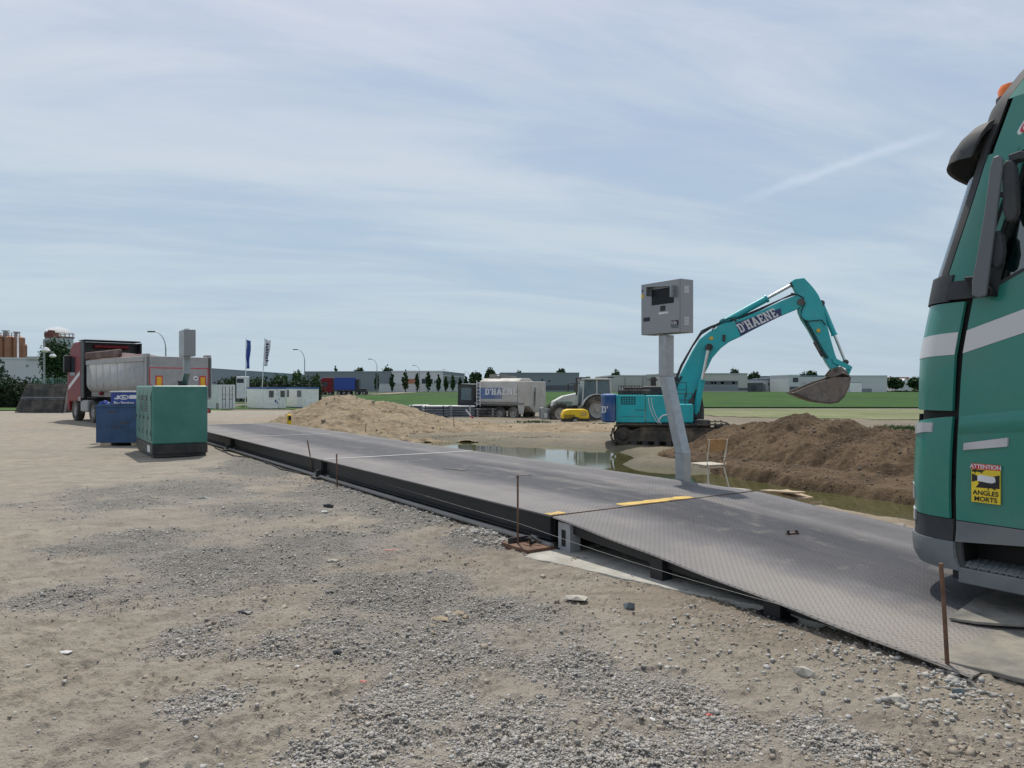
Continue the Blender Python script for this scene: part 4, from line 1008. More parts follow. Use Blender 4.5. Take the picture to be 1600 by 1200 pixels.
solo('pale_stone', 'long angular pale stone in the right foreground', 1255, 1056, (.09, .035, .05), 'stone_pale', 'stone', seed=55, rz=-.8)
solo('pale_stone', 'rounded pale stone lying left of the stake by the lorry', 1404, 1100, (.07, .05, .04), 'stone_pale', 'stone', seed=56)
solo('grey_stone', 'grey stone resting on the concrete strip under the ramp', 984, 880, (.05, .04, .04), 'stone_grey', 'stone', seed=57)
solo('grey_stone', 'dark clod on the concrete strip nearer the bridge end', 955, 886, (.07, .03, .03), 'stone_grey', 'stone', seed=58)
# small bolt bracket on the ramp, mats at the foot of the ramp, boards on the far bank
tp = atz(1238, 838, .2); u_, v_ = uv(tp.x, tp.y); q = thing('steel_bracket', 'small rusty steel bracket lying on the dark ramp plate', 'bracket', (tp.x, tp.y, rz_(U0 - u_) + .005), DECK_ROT + 1.35, rx=0)
MB().b2(-.07, .07, -.015, .015, .0, .012).build('bar', 'rust', q); MB().cyl((-.05, 0, .012), (-.05, 0, .035), .014, n=8).cyl((.05, 0, .012), (.05, 0, .04), .014, n=8).build('bolt', 'dark_steel', q)
solo('mud_lump', 'dark lump of mud on the weighbridge deck', 710, 733, (.4, .07, .015), 'dark_steel', 'mud', z=TOPZ, seed=60, rz=-.6).location.z = TOPZ + .002
solo('mud_lump', 'thin dark smear of mud behind the straight rusty stake', 815, 742, (.25, .05, .01), 'dark_steel', 'mud', z=TOPZ, seed=61, rz=-.3).location.z = TOPZ + .002
def mat_(name, label, P, z, th, wob=.012):
    c = P[0]; Q = []
    for i in range(len(P)):
        a, b_ = P[i], P[(i + 1) % len(P)]
        for k in range(5): p = a.lerp(b_, k / 5); Q.append((p.x - c.x + random.uniform(-wob, wob) * (k > 0), p.y - c.y + random.uniform(-wob, wob) * (k > 0)))
    r = thing(name, label, 'mat', (c.x, c.y, z)); MB().prism(Q, (0, 0, 0), (1, 0, 0), (0, 1, 0), (0, 0, th)).build('plate', 'mat_dusty', r, bevel=.008); return r
mat_('ground_mat', 'large dusty rubber mat with rounded corner at the foot of the ramp', [atz(1424, 998, .05), atz(1440, 1014, .05), atz(1480, 1034, .05), atz(1600, 1062, .05), atz(1900, 1130, .05), atz(2100, 1000, .05), atz(1660, 925, .05), atz(1520, 958, .05)], .025, .03)
mat_('ground_mat', 'smaller grey mat lying over the ramp end under the lorry bumper', [atz(1483, 966, .09), atz(1522, 972, .09), atz(1700, 985, .09), atz(1800, 930, .09), atz(1590, 915, .09), atz(1525, 934, .09)], .075, .022, .004)
def board(px, py, z, L, w_, th, rz, lb, mat='wood_board', tilt=.06):
    p = atz(px, py, z); o = MB().box((0, 0, 0), (L, w_, th), rz, tilt, tilt * .6).build('board', mat); o.location = (p.x, p.y, z); tag(o, lb, 'board', 'boards and slabs on the bank by the ramp')
board(1222, 768, .24, .55, .22, .02, 2.2, 'pale broken board, topmost of the debris beside the ramp')
board(1238, 773, .20, .5, .25, .025, 1.9, 'brown board partly under the pale board beside the ramp', tilt=-.07)
board(1150, 765, .26, .40, .16, .03, 2.0, 'grey slab on the bank right of the chair', 'stone_pale')
board(1265, 786, .14, .30, .05, .03, 2.4, 'narrow splintered batten at the right end of the debris', tilt=.2)
c = xy(U0 - .2, VR + .35)
b = MB(); Pq = []
for i, (u_, v_, s, zz) in enumerate([(U0 + .5 - i * .18, VR + .2 + (i % 3) * .16, .16 + .05 * (i % 4), .12 - .012 * i) for i in range(22)]):
    x, y = xy(u_, v_); b.rock((x, y, zz), (s * 1.5, s * 1.3, s), 100 + i, i)
o = b.build('rubble_edging', 'concrete_pale'); tag(o, 'row of pale broken concrete lumps packed along the far side of the ramp', 'rubble', kind='stuff')
b = MB()
P = [xy(U0 - 2.0, VR + .12), xy(U0 - .9, VR + 1.0), xy(U0 - 1.6, VR + 2.6), xy(U0 - 3.2, VR + 3.6), xy(U0 - 6, VR + 3.6), xy(U0 - 6, VR + .12)]
Q = wig([Vector((*p, 0)) for p in P], .06); b.prism([(x - P[0][0], y - P[0][1]) for x, y in Q], (0, 0, -1.0), (1, 0, 0), (0, 1, 0), (0, 0, 0.88))
o = thing('concrete_slab', 'pale concrete slab between the puddle and the ramp behind the green lorry', 'slab', (*P[0], 0)); b.build('slab', 'concrete_pale', o, bevel=.03)

# ================================================================ GREEN LORRY (local x forward, y left, z up; left side plane at y = 1.25)
def green_lorry():
    C0 = Vector((3.18, 5.30, 0)); HW = 1.25
    org = C0 + Vector((UY, -UX, 0)) * HW
    T = thing('green_lorry', 'large teal green lorry with silver stripe and orange beacon driving up onto the ramp', 'lorry', (org.x, org.y, .03), DECK_ROT)
    GZ = .03
    def sp(px, py, dy=0.):                  # photo pixel -> local (x, z) on the plane of the left side (moved out by dy)
        p0 = C0 - Vector((UY, -UX, 0)) * dy; t, z = onplane(px, py, p0, (UX, UY)); return t, z - GZ
    zf = [.28, .33, .40, .5, .62, .9, 1.2, 1.86, 2.31, 2.46, 2.95, 3.3, 3.65, 3.9, 4.0, 4.05]
    ff = [.40, .46, .50, .51, .50, .50, .49, .455, .38, .35, .20, .10, -.02, -.18, -.36, -.55]
    def Fz(z): return float(np.interp(z + GZ, zf, ff))
    def Wz(z): return HW - .05 * max(0, z - 2.4) / 1.0 - (0 if z < 3.6 else .35 * (z - 3.6))
    BK = -1.75
    def S(q, z, off=0.):
        """q < 0: left side, metres back from the corner; 0..1 round the front; > 1 right side"""
        F, W = Fz(z), Wz(z)
        if q <= 0: return Vector((F - .5 + q, W + off, z))
        if q >= 1: return Vector((F - .5 - (q - 1), -W - off, z))
        a = q * math.pi; n = 2 / 3.; c, s_ = math.cos(a), math.sin(a)
        y = math.copysign(abs(c) ** n, c); x = s_ ** n
        nx, ny = (s_ ** (2 - n)) / .5, math.copysign(abs(c) ** (2 - n), c) / W; l = math.hypot(nx, ny) or 1
        return Vector((F - .5 + .5 * x + off * nx / l, W * y + off * ny / l, z))
    def patch(name, mat, q0, q1, z0, z1, off=.0, nq=14, nz=8, parent=T, skirt=.02, bulge=0., smooth=True):
        f = lambda e, t: e(t) if callable(e) else e
        vs = []; fs = []
        for j in range(nz + 1):
            tz = j / nz
            for i in range(nq + 1):
                tq = i / nq; qa, qb = f(q0, tz), f(q1, tz); q = qa + (qb - qa) * tq
                za, zb = f(z0, q), f(z1, q); z = za + (zb - za) * tz
                o_ = off + bulge * math.sin(math.pi * tz) ** .7; vs.append(S(q, z, o_))
        n = nq + 1
        for j in range(nz):
            for i in range(nq): fs.append((j * n + i, (j + 1) * n + i, (j + 1) * n + i + 1, j * n + i + 1))
        # border skirt turned inwards gives every panel an edge
        ring = [i for i in range(n)] + [j * n + nq for j in range(1, nz + 1)] + [nz * n + i for i in range(nq - 1, -1, -1)] + [j * n for j in range(nz - 1, 0, -1)]
        base = len(vs); cen = Vector((-.6, 0, 0))
        for k in ring:
            p = vs[k]; d = Vector((min(0, p.x * -0 + cen.x - p.x), -p.y, 0)); d = d.normalized() * skirt if d.length > 1e-6 else d; vs.append(p + d)
        m = len(ring)
        for k in range(m): a, b_ = ring[k], ring[(k + 1) % m]; fs.append((a, b_, base + (k + 1) % m, base + k))
        b = MB(); b.add(vs, fs); return b.build(name, mat, parent, smooth=smooth)
    # inner dark shell behind all panels (windows left open): lower body and roof
    def shell(z0, z1, qs, name='cab_shell', off=-.03):
        vs = []; fs = []; zz = np.linspace(z0, z1, 14); n = len(qs)
        for z in zz:
            for q in qs: vs.append(S(q, z, off))
        for j in range(len(zz) - 1):
            for i in range(n - 1): fs.append((j * n + i, (j + 1) * n + i, (j + 1) * n + i + 1, j * n + i + 1))
        b = MB(); b.add(vs, fs); return b.build(name, 'shell_black', T, smooth=True)
    qs = [-1.95, -1.2, -.6, -.3, 0] + [i / 24 for i in range(1, 24)] + [1, 1.3, 1.6, 2.2, 2.95]
    shell(.95, 2.40, qs); shell(3.45, 3.85, qs)
    qf = [-.45, -.3, -.1, 0] + [i / 24 for i in range(1, 24)] + [1, 1.1, 1.3, 1.45]; shell(.55, .97, qf)
    MB().b2(-2.2, -.0, -1.2, 1.2, .93, .97).b2(-2.2, .0, -1.15, 1.15, 2.2, 2.22).build('cab_floor', 'shell_black', T)
    b = MB(); b.b2(-2.24, -2.20, -1.2, 1.2, .95, 3.85); b.build('rear_wall', 'truck_green_deep', T)
    # pillars behind the door windows
    b = MB()
    for s_ in (1, -1): b.b2(-2.2, -1.45, s_ * 1.14, s_ * 1.20, 2.38, 3.5); b.b2(-2.2, -.5, s_ * 1.13, s_ * 1.19, 3.3, 3.5)
    b.build('rear_pillar', 'truck_green_deep', T)
    zd0 = .69 - GZ
    door_f = -.012
    # --- doors (left and right) with stripe
    for sg in (0, 1):
        Q = lambda e: (lambda t: 1 - e(t)) if callable(e) else 1 - e
        def pq(name, mat, a, c, z0, z1, off, **k):
            if sg: return patch(name, mat, Q(c), Q(a), (lambda q: (z0(1 - q) if callable(z0) else z0)), (lambda q: (z1(1 - q) if callable(z1) else z1)), off, **k)
            return patch(name, mat, a, c, z0, z1, off, **k)
        sill = lambda q: 2.27 + .17 * min(1, max(0, (-q - .10) / .30))            # window sill falls towards the front
        d = pq('door', 'truck_green', -1.12, -.02, lambda q: zd0 + .0, sill, .004, bulge=.012, nq=18)
        # pressed line and lower half, slightly proud
        pl = pq('door_crease', 'truck_green', -1.10, -.03, lambda q: 1.27 - .10 * q, lambda q: 1.40 - .14 * q, .016, parent=d, bulge=.016, skirt=.012)
        low = pq('door_lower_trim', 'plastic_grey', lambda t: -1.12 if t > .2 else -1.0, -.02, lambda q: .50 + .05 * min(1, -q * 2), zd0 - .006, .006, parent=d)
        pq('stripe', 'truck_silver', -1.11, -.021, lambda q: 1.845 - .34 * q, lambda q: 2.005 - .36 * q, .0175, parent=d, skirt=.003)
        pq('rear_side_panel', 'truck_green', -1.93, -1.14, .66, 3.42, .004)
        pq('roof_side', 'truck_green', -1.93, .055, lambda q: 3.22 + .03 * min(1, -q) if q < 0 else 3.10, 3.60, .004, nq=18)
        pq('roof_fairing', 'truck_green', -1.6, .075, 3.60, 3.90, .004)
        # A pillar strips and the black seams between
        pq('pillar_seal', 'shell_black', -.095, .0, 2.36, 3.22, -.002, nz=10, skirt=.01)
        pq('pillar_panel', 'truck_green', -.012, .075, 2.36, 3.24, .006, nz=10)
        pq('door_frame', 'truck_green', lambda t: -.070, lambda t: -.040, 2.33, 3.20, .004, nz=10, parent=d)
        pq('upper_door_frame', 'truck_green', -1.1, -.12, lambda q: 3.13, 3.20, .004, parent=d)
        g = pq('door_window', 'glass_clear', lambda t: -1.05, lambda t: -.095 - .01 * t, lambda q: sill(q) + .02, 3.12, -.012, parent=d, skirt=.0)
        pq('window_seal', 'plastic_dark', -1.1, -.12, lambda q: sill(q) + .001, lambda q: sill(q) + .028, .006, parent=d)
        pq('mirror_base', 'plastic_dark', -.17, .06, 2.24, lambda q: 2.37 if q > 0 else 2.37 + .1 * min(1, -q * 6), .020)
        # side of the nose: corner panels
        pq('corner_panel_upper', 'truck_green', .005, .30, 1.44, 2.22, .006, nq=16, bulge=.008)
        pq('corner_stripe', 'truck_silver', .006, .30, lambda q: 1.845 - .10 * max(q, 0), lambda q: 2.005 - .12 * max(q, 0), .017, skirt=.003)
        pq('corner_panel_lower', 'truck_green', .004, .26, .665, lambda q: 1.40 - .07 * min(1, abs(q) * 4), .006, nq=16, bulge=.012)
        pq('daytime_lamp', 'lamp_lens', .06, .27, lambda q: 1.28 - .25 * max(0, q - .08), lambda q: 1.355 - .08 * q, .022, skirt=.02)
        pq('fog_lamp', 'lamp_lens', .17, .30, .76, .87, .022); pq('lower_lamp', 'lamp_lens', .17, .30, .60, .68, .018)
        pq('corner_trim', 'plastic_dark', .0, .30, .50, .66, .004)
        # handle
        pq('door_handle', 'lamp_lens', -.345, -.068, lambda q: 1.165 - .16 * (q + .07), lambda q: 1.215 - .20 * (q + .07), .030, parent=d, skirt=.02, nz=4)
    # front between the corners
    patch('front_panel', 'truck_green_deep', .31, .69, 1.44, 2.22, .006); patch('grille', 'plastic_dark', .27, .73, .66, 1.40, .006)
    patch('front_trim', 'plastic_dark', .31, .69, .50, .655, .004)
    patch('wiper_cowl', 'plastic_dark', .05, .95, 2.23, 2.42, .02, nq=24)
    patch('windscreen', 'glass_clear', .115, .885, 2.43, 3.30, -.005, nq=24, skirt=0)
    patch('screen_edge', 'plastic_dark', .078, .118, 2.40, 3.36, .010, nq=4, nz=12); patch('screen_edge', 'plastic_dark', .882, .922, 2.40, 3.36, .010, nq=4, nz=12)
    patch('roof_front', 'plastic_dark', .078, .922, 3.31, 3.885, .004, nq=24)
    patch('bumper', 'plastic_grey', -.012, 1.012, .30, .50, .016, nq=30, bulge=.004); patch('bumper_rear_edge', 'plastic_dark', -.06, -.02, .27, .50, .0, nq=3)
    # roof cap
    b = MB(); ring = [S(q, 3.895, 0) for q in [-1.6, -.8, 0] + [i / 16 for i in range(1, 16)] + [1, 1.8, 2.6]]; b.add(ring + [Vector((-.9, 0, 4.0))], [(i, (i + 1) % len(ring), len(ring)) for i in range(len(ring))]); b.build('roof', 'truck_green', T, smooth=True)
    # sun visor: curved hood standing off the screen top
    b = MB(); vs = []; fs = []; n = 26
    prof = [(.02, 3.52), (.08, 3.50), (.135, 3.43), (.165, 3.34), (.165, 3.27), (.145, 3.275), (.135, 3.34), (.105, 3.40), (.07, 3.44), (.02, 3.46)]
    for i in range(n + 1):
        q = .105 + .79 * i / n; tp_ = min(1, min(i, n - i) / 3 + .55)
        for dx, z in prof: p = S(q, z - GZ, 0); nrm = (S(q, z - GZ, .1) - p).normalized(); vs.append(p + nrm * (dx * tp_ + .0))
    k = len(prof)
    for i in range(n):
        for j in range(k): fs.append((i * k + j, i * k + (j + 1) % k, (i + 1) * k + (j + 1) % k, (i + 1) * k + j))
    fs += [tuple(range(k)), tuple(range(n * k, n * k + k))[::-1]]
    b.add(vs, fs); b.build('sun_visor', 'plastic_dark', T, smooth=True)
    # beacon
    bx, bz = -.13, 3.75
    for sy in (1, -1):
        r_ = MB().lathe([(.0, .0), (.10, .0), (.10, .035), (.085, .04)], (bx, sy * .65, bz)).build('beacon_base', 'plastic_dark', T, smooth=True)
        MB().lathe([(.085, .04), (.09, .09), (.075, .125), (.03, .14), (.0, .14)], (bx, sy * .65, bz)).build('beacon_lens', 'beacon_amber', r_, smooth=True)
    # white triangle with red rim on the roof side
    def tri(P, name, mat, dy, par=None): b = MB(); b.prism(P, (0, Wz(3.5) + dy, 0), (1, 0, 0), (0, 0, 1), (0, .003, 0)); return b.build(name, mat, par or T)
    a, c = sp(1578, 213), sp(1600, 178)
    tr = [(a[0], a[1]), (a[0] - .62, a[1] + .04), (a[0] - .31, a[1] + .46)]
    cen = (sum(p[0] for p in tr) / 3, sum(p[1] for p in tr) / 3); sc_ = lambda P, k_: [(cen[0] + (x - cen[0]) * k_, cen[1] + (z - cen[1]) * k_) for x, z in P]
    def roundtri(P, r_=.12):
        out = []
        for i in range(3):
            p, q, s2 = Vector((*P[i], 0)), Vector((*P[i - 1], 0)), Vector((*P[(i + 1) % 3], 0)); a0 = p.lerp(q, r_); a1 = p.lerp(s2, r_)
            for t in (0, .25, .5, .75, 1): w2 = a0.lerp(p, t).lerp(p.lerp(a1, t), t); out.append((w2.x, w2.y))
        return out
    t1 = tri(roundtri(tr), 'triangle_sign', 'label_white', .006); tri(roundtri(sc_(tr, .93)), 'triangle_rim', 'red_mark', .0095, t1); tri(roundtri(sc_(tr, .87)), 'triangle_face', 'label_white', .013, t1)
    # blind spot sticker
    s0, s1 = sp(1521, 783), sp(1566, 727); yb = HW + .030
    st = MB().b2(s0[0], s1[0], yb - .012, yb, s0[1], s1[1]).build('warning_sticker', 'sticker_yellow', T); wd = s0[0] - s1[0]; hh = s1[1] - s0[1]
    def R(x0, x1, z0, z1, name, mat, dy): return MB().b2(s0[0] - x0 * wd, s0[0] - x1 * wd, yb, yb + dy, s0[1] + z0 * hh, s0[1] + z1 * hh).build(name, mat, st)
    R(0, 1, .86, 1, 'red_band', 'sticker_red', .0015)
    def Pg(P, name, mat, dy): MB().prism([(s0[0] - x * wd, s0[1] + z * hh) for x, z in P], (0, yb, 0), (1, 0, 0), (0, 0, 1), (0, dy, 0)).build(name, mat, st)
    Pg([(.02, .52), (.02, .74), (.45, .62)], 'blind_spot_mark', 'label_black', .001); Pg([(.98, .40), (.98, .75), (.40, .62), (.15, .38)], 'blind_spot_mark', 'label_black', .0008); Pg([(.02, .78), (.02, .845), (.5, .845), (.4, .80)], 'blind_spot_mark', 'label_black', .0007)
    Pg([(.22, .56), (.22, .68), (.30, .72), (.80, .69), (.84, .64), (.84, .56), (.70, .52)], 'lorry_pictogram', 'label_white', .0025)
    Pg([(.24, .545), (.30, .545), (.30, .50), (.26, .50)], 'wheel_pictogram', 'plastic_dark', .003); Pg([(.62, .53), (.69, .53), (.69, .48), (.64, .48)], 'wheel_pictogram', 'plastic_dark', .003)
    for (x_, z_) in ((.58, .34), (.12, .74)):
        Pg([(x_, z_), (x_ + .02, z_), (x_ + .03, z_ + .09), (x_ + .26, z_ + .02), (x_ + .28, z_ + .04), (x_, z_ + .13)], 'warning_mark', 'label_black', .003)
    tz = hh * .115
    text_mesh('sticker_text', 'ATTENTION', tz * 1.22, 'label_white', st, (s0[0] - wd * .5, yb + .0025, s0[1] + hh * .885), (-1, 0, 0), (0, 0, 1), .0007, .0005, 'CENTER', .92)
    text_mesh('sticker_text', 'ANGLES', tz * 1.45, 'label_black', st, (s0[0] - wd * .5, yb + .002, s0[1] + hh * .20), (-1, 0, 0), (0, 0, 1), .0009, .0005, 'CENTER', 1.)
    text_mesh('sticker_text', 'MORTS', tz * 1.45, 'label_black', st, (s0[0] - wd * .5, yb + .002, s0[1] + hh * .04), (-1, 0, 0), (0, 0, 1), .0009, .0005, 'CENTER', 1.)
    # step tread and the dark wheel arch
    b = MB(); b.b2(-.95, -.03, .80, 1.20, .285, .31); b.build('step', 'plastic_dark', T)
    b = MB(); n = 70; vs = []; fs = []
    for i in range(n + 1):
        for j in range(6): x = -.04 - .95 * i / n; y = 1.245 - .055 * j; vs.append((x, y, .330 + .005 * math.sin(i * 1.9 + j * 2.3) + .005 * math.sin(i * 3.3 - j) + .012 * (j > 0)))
    for i in range(n):
        for j in range(5): fs.append((i * 6 + j, i * 6 + j + 1, (i + 1) * 6 + j + 1, (i + 1) * 6 + j))
    b.add(vs, fs); o = b.build('step_tread', 'plastic_grey', T, smooth=False); o.modifiers.new('s', 'SOLIDIFY').thickness = .02
    MB().b2(-.99, -.03, 1.215, 1.262, .215, .325).build('step_skirt', 'plastic_grey', T, bevel=.01)
    MB().b2(-1.0, -.05, 1.0, 1.02, .32, .95).b2(-.06, -.03, .6, 1.2, .30, .60).build('step_well', 'shell_black', T)
    MB().b2(-.04, .0, 1.20, 1.262, .24, .30).build('bumper_bracket', 'shell_black', T)
    for s_ in (1, -1):
        b = MB(); n = 14
        vs = []
        for i in range(n + 1):
            a = math.pi * (.02 + .96 * i / n)
            for yy in (s_ * .85, s_ * 1.22): vs += [(-1.42 + .60 * math.cos(a), yy, .52 + .56 * math.sin(a))]
        fs = [(2 * i, 2 * i + 1, 2 * i + 3, 2 * i + 2) for i in range(n)]; b.add(vs, fs); o = b.build('wheel_arch', 'shell_black', T, smooth=True); o.modifiers.new('s', 'SOLIDIFY').thickness = .03
        wheel(T, (-1.42, s_ * 1.04, .49), .49, .32, 'tyre_dark', 'rim_dusty'); wheel(T, (-4.9, s_ * .93, .49), .49, .56, 'tyre_dark', 'rim_dusty')
    MB().b2(-6.0, .1, .35, .45, .55, .80).b2(-6.0, .1, -.45, -.35, .55, .80).build('chassis_rail', 'dark_steel', T)
    MB().b2(-4.0, -2.6, .75, 1.2, .45, 1.05).b2(-4.0, -2.6, -1.2, -.75, .45, 1.05).build('fuel_tank', 'galvanised', T, bevel=.08, seg=4)
    MB().b2(-5.6, -4.3, -.5, .5, .95, 1.08).build('fifth_wheel', 'dark_steel', T, bevel=.02)
    for s_ in (1, -1): MB().b2(-5.5, -4.3, s_ * .68, s_ * 1.23, 1.03, 1.07).build('mudguard', 'plastic_dark', T, bevel=.02)
    # interior seen through the glass
    MB().b2(-.45, -.02, -1.05, 1.05, 2.05, 2.36).build('dashboard', 'cabin_interior', T, bevel=.06, seg=3)
    for s_ in (.62, -.62):
        MB().b2(-1.35, -.85, s_ - .26, s_ + .26, 1.75, 1.95).b2(-1.45, -1.28, s_ - .25, s_ + .25, 1.95, 2.75).b2(-1.44, -1.32, s_ - .13, s_ + .13, 2.77, 2.98).build('seat', 'cabin_interior', T, bevel=.05, seg=3)
    b = MB(); b.lathe([(.22, -.015), (.235, 0), (.22, .015), (.205, 0), (.22, -.015)], (0, 0, 0), 'Z', 28); o = b.build('steering_wheel', 'cabin_interior', T, smooth=True); o.location = (-.62, .62, 2.34); o.rotation_euler = (0, -.5, 0)
    MB().b2(-.25, -.15, .4, .75, 2.95, 3.2).build('sun_blind', 'cabin_interior', T, bevel=.02)
    MB().b2(-1.4, -.3, -1.1, 1.1, 3.40, 3.44).build('headlining', 'cabin_interior', T)
    # mirror assembly on the left: long slanted arm plate, main head, wide-angle head
    dm = .14
    def mp(P, name, y0, y1, mat, bev=.012): b = MB(); b.prism([sp(x, y, dm) for x, y in P], (0, HW + y0, 0), (1, 0, 0), (0, 0, 1), (0, y1 - y0, 0)); return b.build(name, mat, T, bevel=bev, seg=3)
    mp([(1519, 462), (1519, 440), (1527, 400), (1538, 335), (1547, 265), (1552, 246), (1562, 242), (1567, 248), (1567, 262), (1556, 350), (1548, 410), (1541, 462), (1530, 466)], 'mirror_housing', .12, .15, 'mirror_grey', .010)
    mp([(1563, 262), (1570, 248), (1580, 250), (1585, 262), (1588, 330), (1582, 345), (1570, 346), (1564, 330)], 'main_mirror', .06, .13, 'plastic_dark', .02)
    mp([(1541, 300), (1541, 308), (1566, 306), (1566, 298)], 'mirror_arm', .08, .12, 'plastic_dark', .004)
    mp([(1541, 378), (1548, 362), (1556, 358), (1563, 366), (1566, 390), (1562, 412), (1554, 420), (1544, 412)], 'wide_angle_mirror', .06, .12, 'plastic_dark', .02)
    mp([(1570, 240), (1590, 233), (1600, 236), (1600, 246), (1586, 247), (1572, 252)], 'mirror_top_bracket', .0, .10, 'plastic_dark', .01)
    mp([(1500, 432), (1522, 430), (1545, 452), (1545, 462), (1516, 460)], 'mirror_bottom_bracket', -.0, .10, 'shell_black', .01)
    b = MB(); b.prism([(-.12, 2.4), (-.22, 2.4), (-.26, 3.15), (-.20, 3.2), (-.10, 3.1)], (0, -HW - .28, 0), (1, 0, 0), (0, 0, 1), (0, .12, 0)); b.build('mirror_housing', 'mirror_grey', T, bevel=.02)
green_lorry()

# ================================================================ EXCAVATOR
def excavator():
    O = at(1052, 700, 27.6); gz0 = EYE - (699 - HY) / FPX * 26.6; a = math.radians(-10)
    dx, dy = math.cos(a), math.sin(a); T = thing('excavator', 'turquoise crawler excavator with raised boom and empty bucket behind the puddle', 'excavator', (O.x, O.y, gz0), a)
    def P(px, py, off=0.):                   # pixel -> local x, z on the vertical plane at lateral offset (minus = towards viewer)
        p0 = (O.x - dy * off, O.y + dx * off); t, z = onplane(px, py, p0, (dx, dy)); return (t, z - gz0)
    def poly(name, pts, y0, y1, mat, bev=.02, par=T, label=None):
        b = MB(); b.side([P(x, y, (y0 + y1) / 2) for x, y in pts], y0, y1); return b.build(name, mat, par, bevel=bev, label=label)
    # undercarriage
    ta = math.radians(-6)
    uc = bpy.data.objects.new('undercarriage', None)
    def track(y0, y1):
        L, r = 2.25, .42; path = []
        for i in range(13): an = math.pi / 2 + math.pi * i / 12; path.append((-L + .42 + r * math.cos(an), r + r * math.sin(an)))
        for i in range(13): an = -math.pi / 2 + math.pi * i / 12; path.append((L - .42 + r * math.cos(an), r + r * math.sin(an)))
        # resample to shoes
        pts = []; n = len(path); seglen = [math.dist(path[i], path[(i + 1) % n]) for i in range(n)]; tot = sum(seglen); N_ = 46
        for k in range(N_):
            d = tot * k / N_; i = 0
            while d > seglen[i]: d -= seglen[i]; i += 1
            t = d / seglen[i]; p, q = path[i], path[(i + 1) % n]; pts.append((p[0] + (q[0] - p[0]) * t, p[1] + (q[1] - p[1]) * t, math.atan2(q[1] - p[1], q[0] - p[0])))
        b = MB(); yc = (y0 + y1) / 2; w_ = y1 - y0
        for x, z, an in pts:
            b.box((x, yc, z), (tot / N_ * .93, w_, .035), ry=-an); b.box((x - math.sin(an) * -.03, yc, z - math.cos(an) * .03 * (1)), (.03, w_, .05), ry=-an)
        t = b.build('track', 'track_steel', T)
        f = MB(); f.b2(-L + .45, L - .45, y0 + .12, y1 - .12, .22, .62); f.prism([(-1.5, .62), (1.5, .62), (1.2, .74), (-1.2, .74)], (0, y0 + .14, 0), (1, 0, 0), (0, 0, 1), (0, w_ - .28, 0))
        f.build('track_frame', 'track_steel', t, bevel=.02)
        for xx, rr in ((-L + .42, .34), (L - .42, .33)): MB().lathe([(.0, -w_ * .42), (rr * .4, -w_ * .42), (rr * .5, -w_ * .3), (rr * .9, -w_ * .3), (rr, -w_ * .22), (rr, w_ * .22), (rr * .5, w_ * .3), (.0, w_ * .3)], (xx, yc, .42), 'Y', 20).build('sprocket', 'track_steel', t, smooth=True)
        for i in range(8): MB().cyl((-1.45 + i * .41, y0 + .06, .16), (-1.45 + i * .41, y1 - .06, .16), .10, n=14).build('roller', 'dark_steel', t, smooth=True)
        for i in (-.7, .7): MB().cyl((i, y0 + .1, .70), (i, y1 - .1, .70), .07, n=12).build('carrier_roller', 'dark_steel', t, smooth=True)
    track(-1.5, -.9); track(.9, 1.5)
    MB().b2(-1.0, 1.0, -1.0, 1.0, .42, .78).cyl((0, 0, .78), (0, 0, .98), .62, n=28).build('undercarriage_frame', 'track_steel', T, bevel=.02)
    # upper structure
    zf_ = 1.0
    cw = [P(x, y, -1.3) for x, y in ((938, 656), (937, 640), (938, 622), (942, 616), (962, 616), (962, 661), (944, 660))]
    b = MB(); n = 14; zl_, zh = P(940, 660, -1.3)[1], P(940, 616, -1.3)[1]; x0_ = P(962, 640, -1.3)[0]; xb = P(937, 640, -1.3)[0]
    ring = []
    for i in range(n + 1):
        t = -1 + 2 * i / n; ring.append((xb + .55 * abs(t) ** 3.0 * 0 + (.20 * abs(t) ** 4), t * 1.38))
    pl = [(x0_, -1.38)] + ring + [(x0_, 1.38)]; pl = [(x0_, -1.38)] + [(p[0], p[1]) for p in ring] + [(x0_, 1.38)]
    b.prism(pl, (0, 0, zl_), (1, 0, 0), (0, 1, 0), (0, 0, zh - zl_)); cwt = b.build('counterweight', 'blue_weight', T, bevel=.07, seg=4)
    slab_text('counterweight_lettering', "D'", .24, 'label_white', cwt, (P(938.5, 650, -1.3)[0] + .03, -1.395, zl_ + .35), (1, 0, 0), (0, 0, 1), .004)
    xr = P(1008, 640, -1.35)[0]; xf = P(1050, 640, -1.35)[0]
    MB().b2(x0_ + .01, xr, -1.36, -.75, zl_, zh - .02).b2(x0_ + .01, xr, .75, 1.36, zl_, zh - .02).b2(x0_ + .01, xr, -.76, .76, zl_, zh - .06).build('engine_housing', 'teal_machine', T, bevel=.03)
    MB().b2(xr + .012, xf, -1.36, -.5, zl_, zh - .03).build('side_cabinet', 'teal_machine', T, bevel=.05, seg=3)
    MB().b2(xf + .01, xf + .75, -1.3, -.45, zl_, zl_ + .68).build('tool_box', 'teal_machine', T, bevel=.06, seg=3)
    MB().b2(x0_, xf + .95, -1.3, 1.3, zl_ - .16, zl_ - .01).build('revolving_frame', 'dark_steel', T, bevel=.02)
    g = MB(); gx0, gx1 = P(970, 630, -1.37)[0], P(994, 630, -1.37)[0]; gz1, gz2 = P(970, 632, -1.37)[1], P(970, 619, -1.37)[1]
    for i in range(6):
        for j in range(4): g.b2(gx0 + (gx1 - gx0) * i / 6, gx0 + (gx1 - gx0) * (i + .72) / 6, -1.366, -1.356, gz1 + (gz2 - gz1) * j / 4, gz1 + (gz2 - gz1) * (j + .62) / 4)
    g.build('grille', 'shell_black', T)
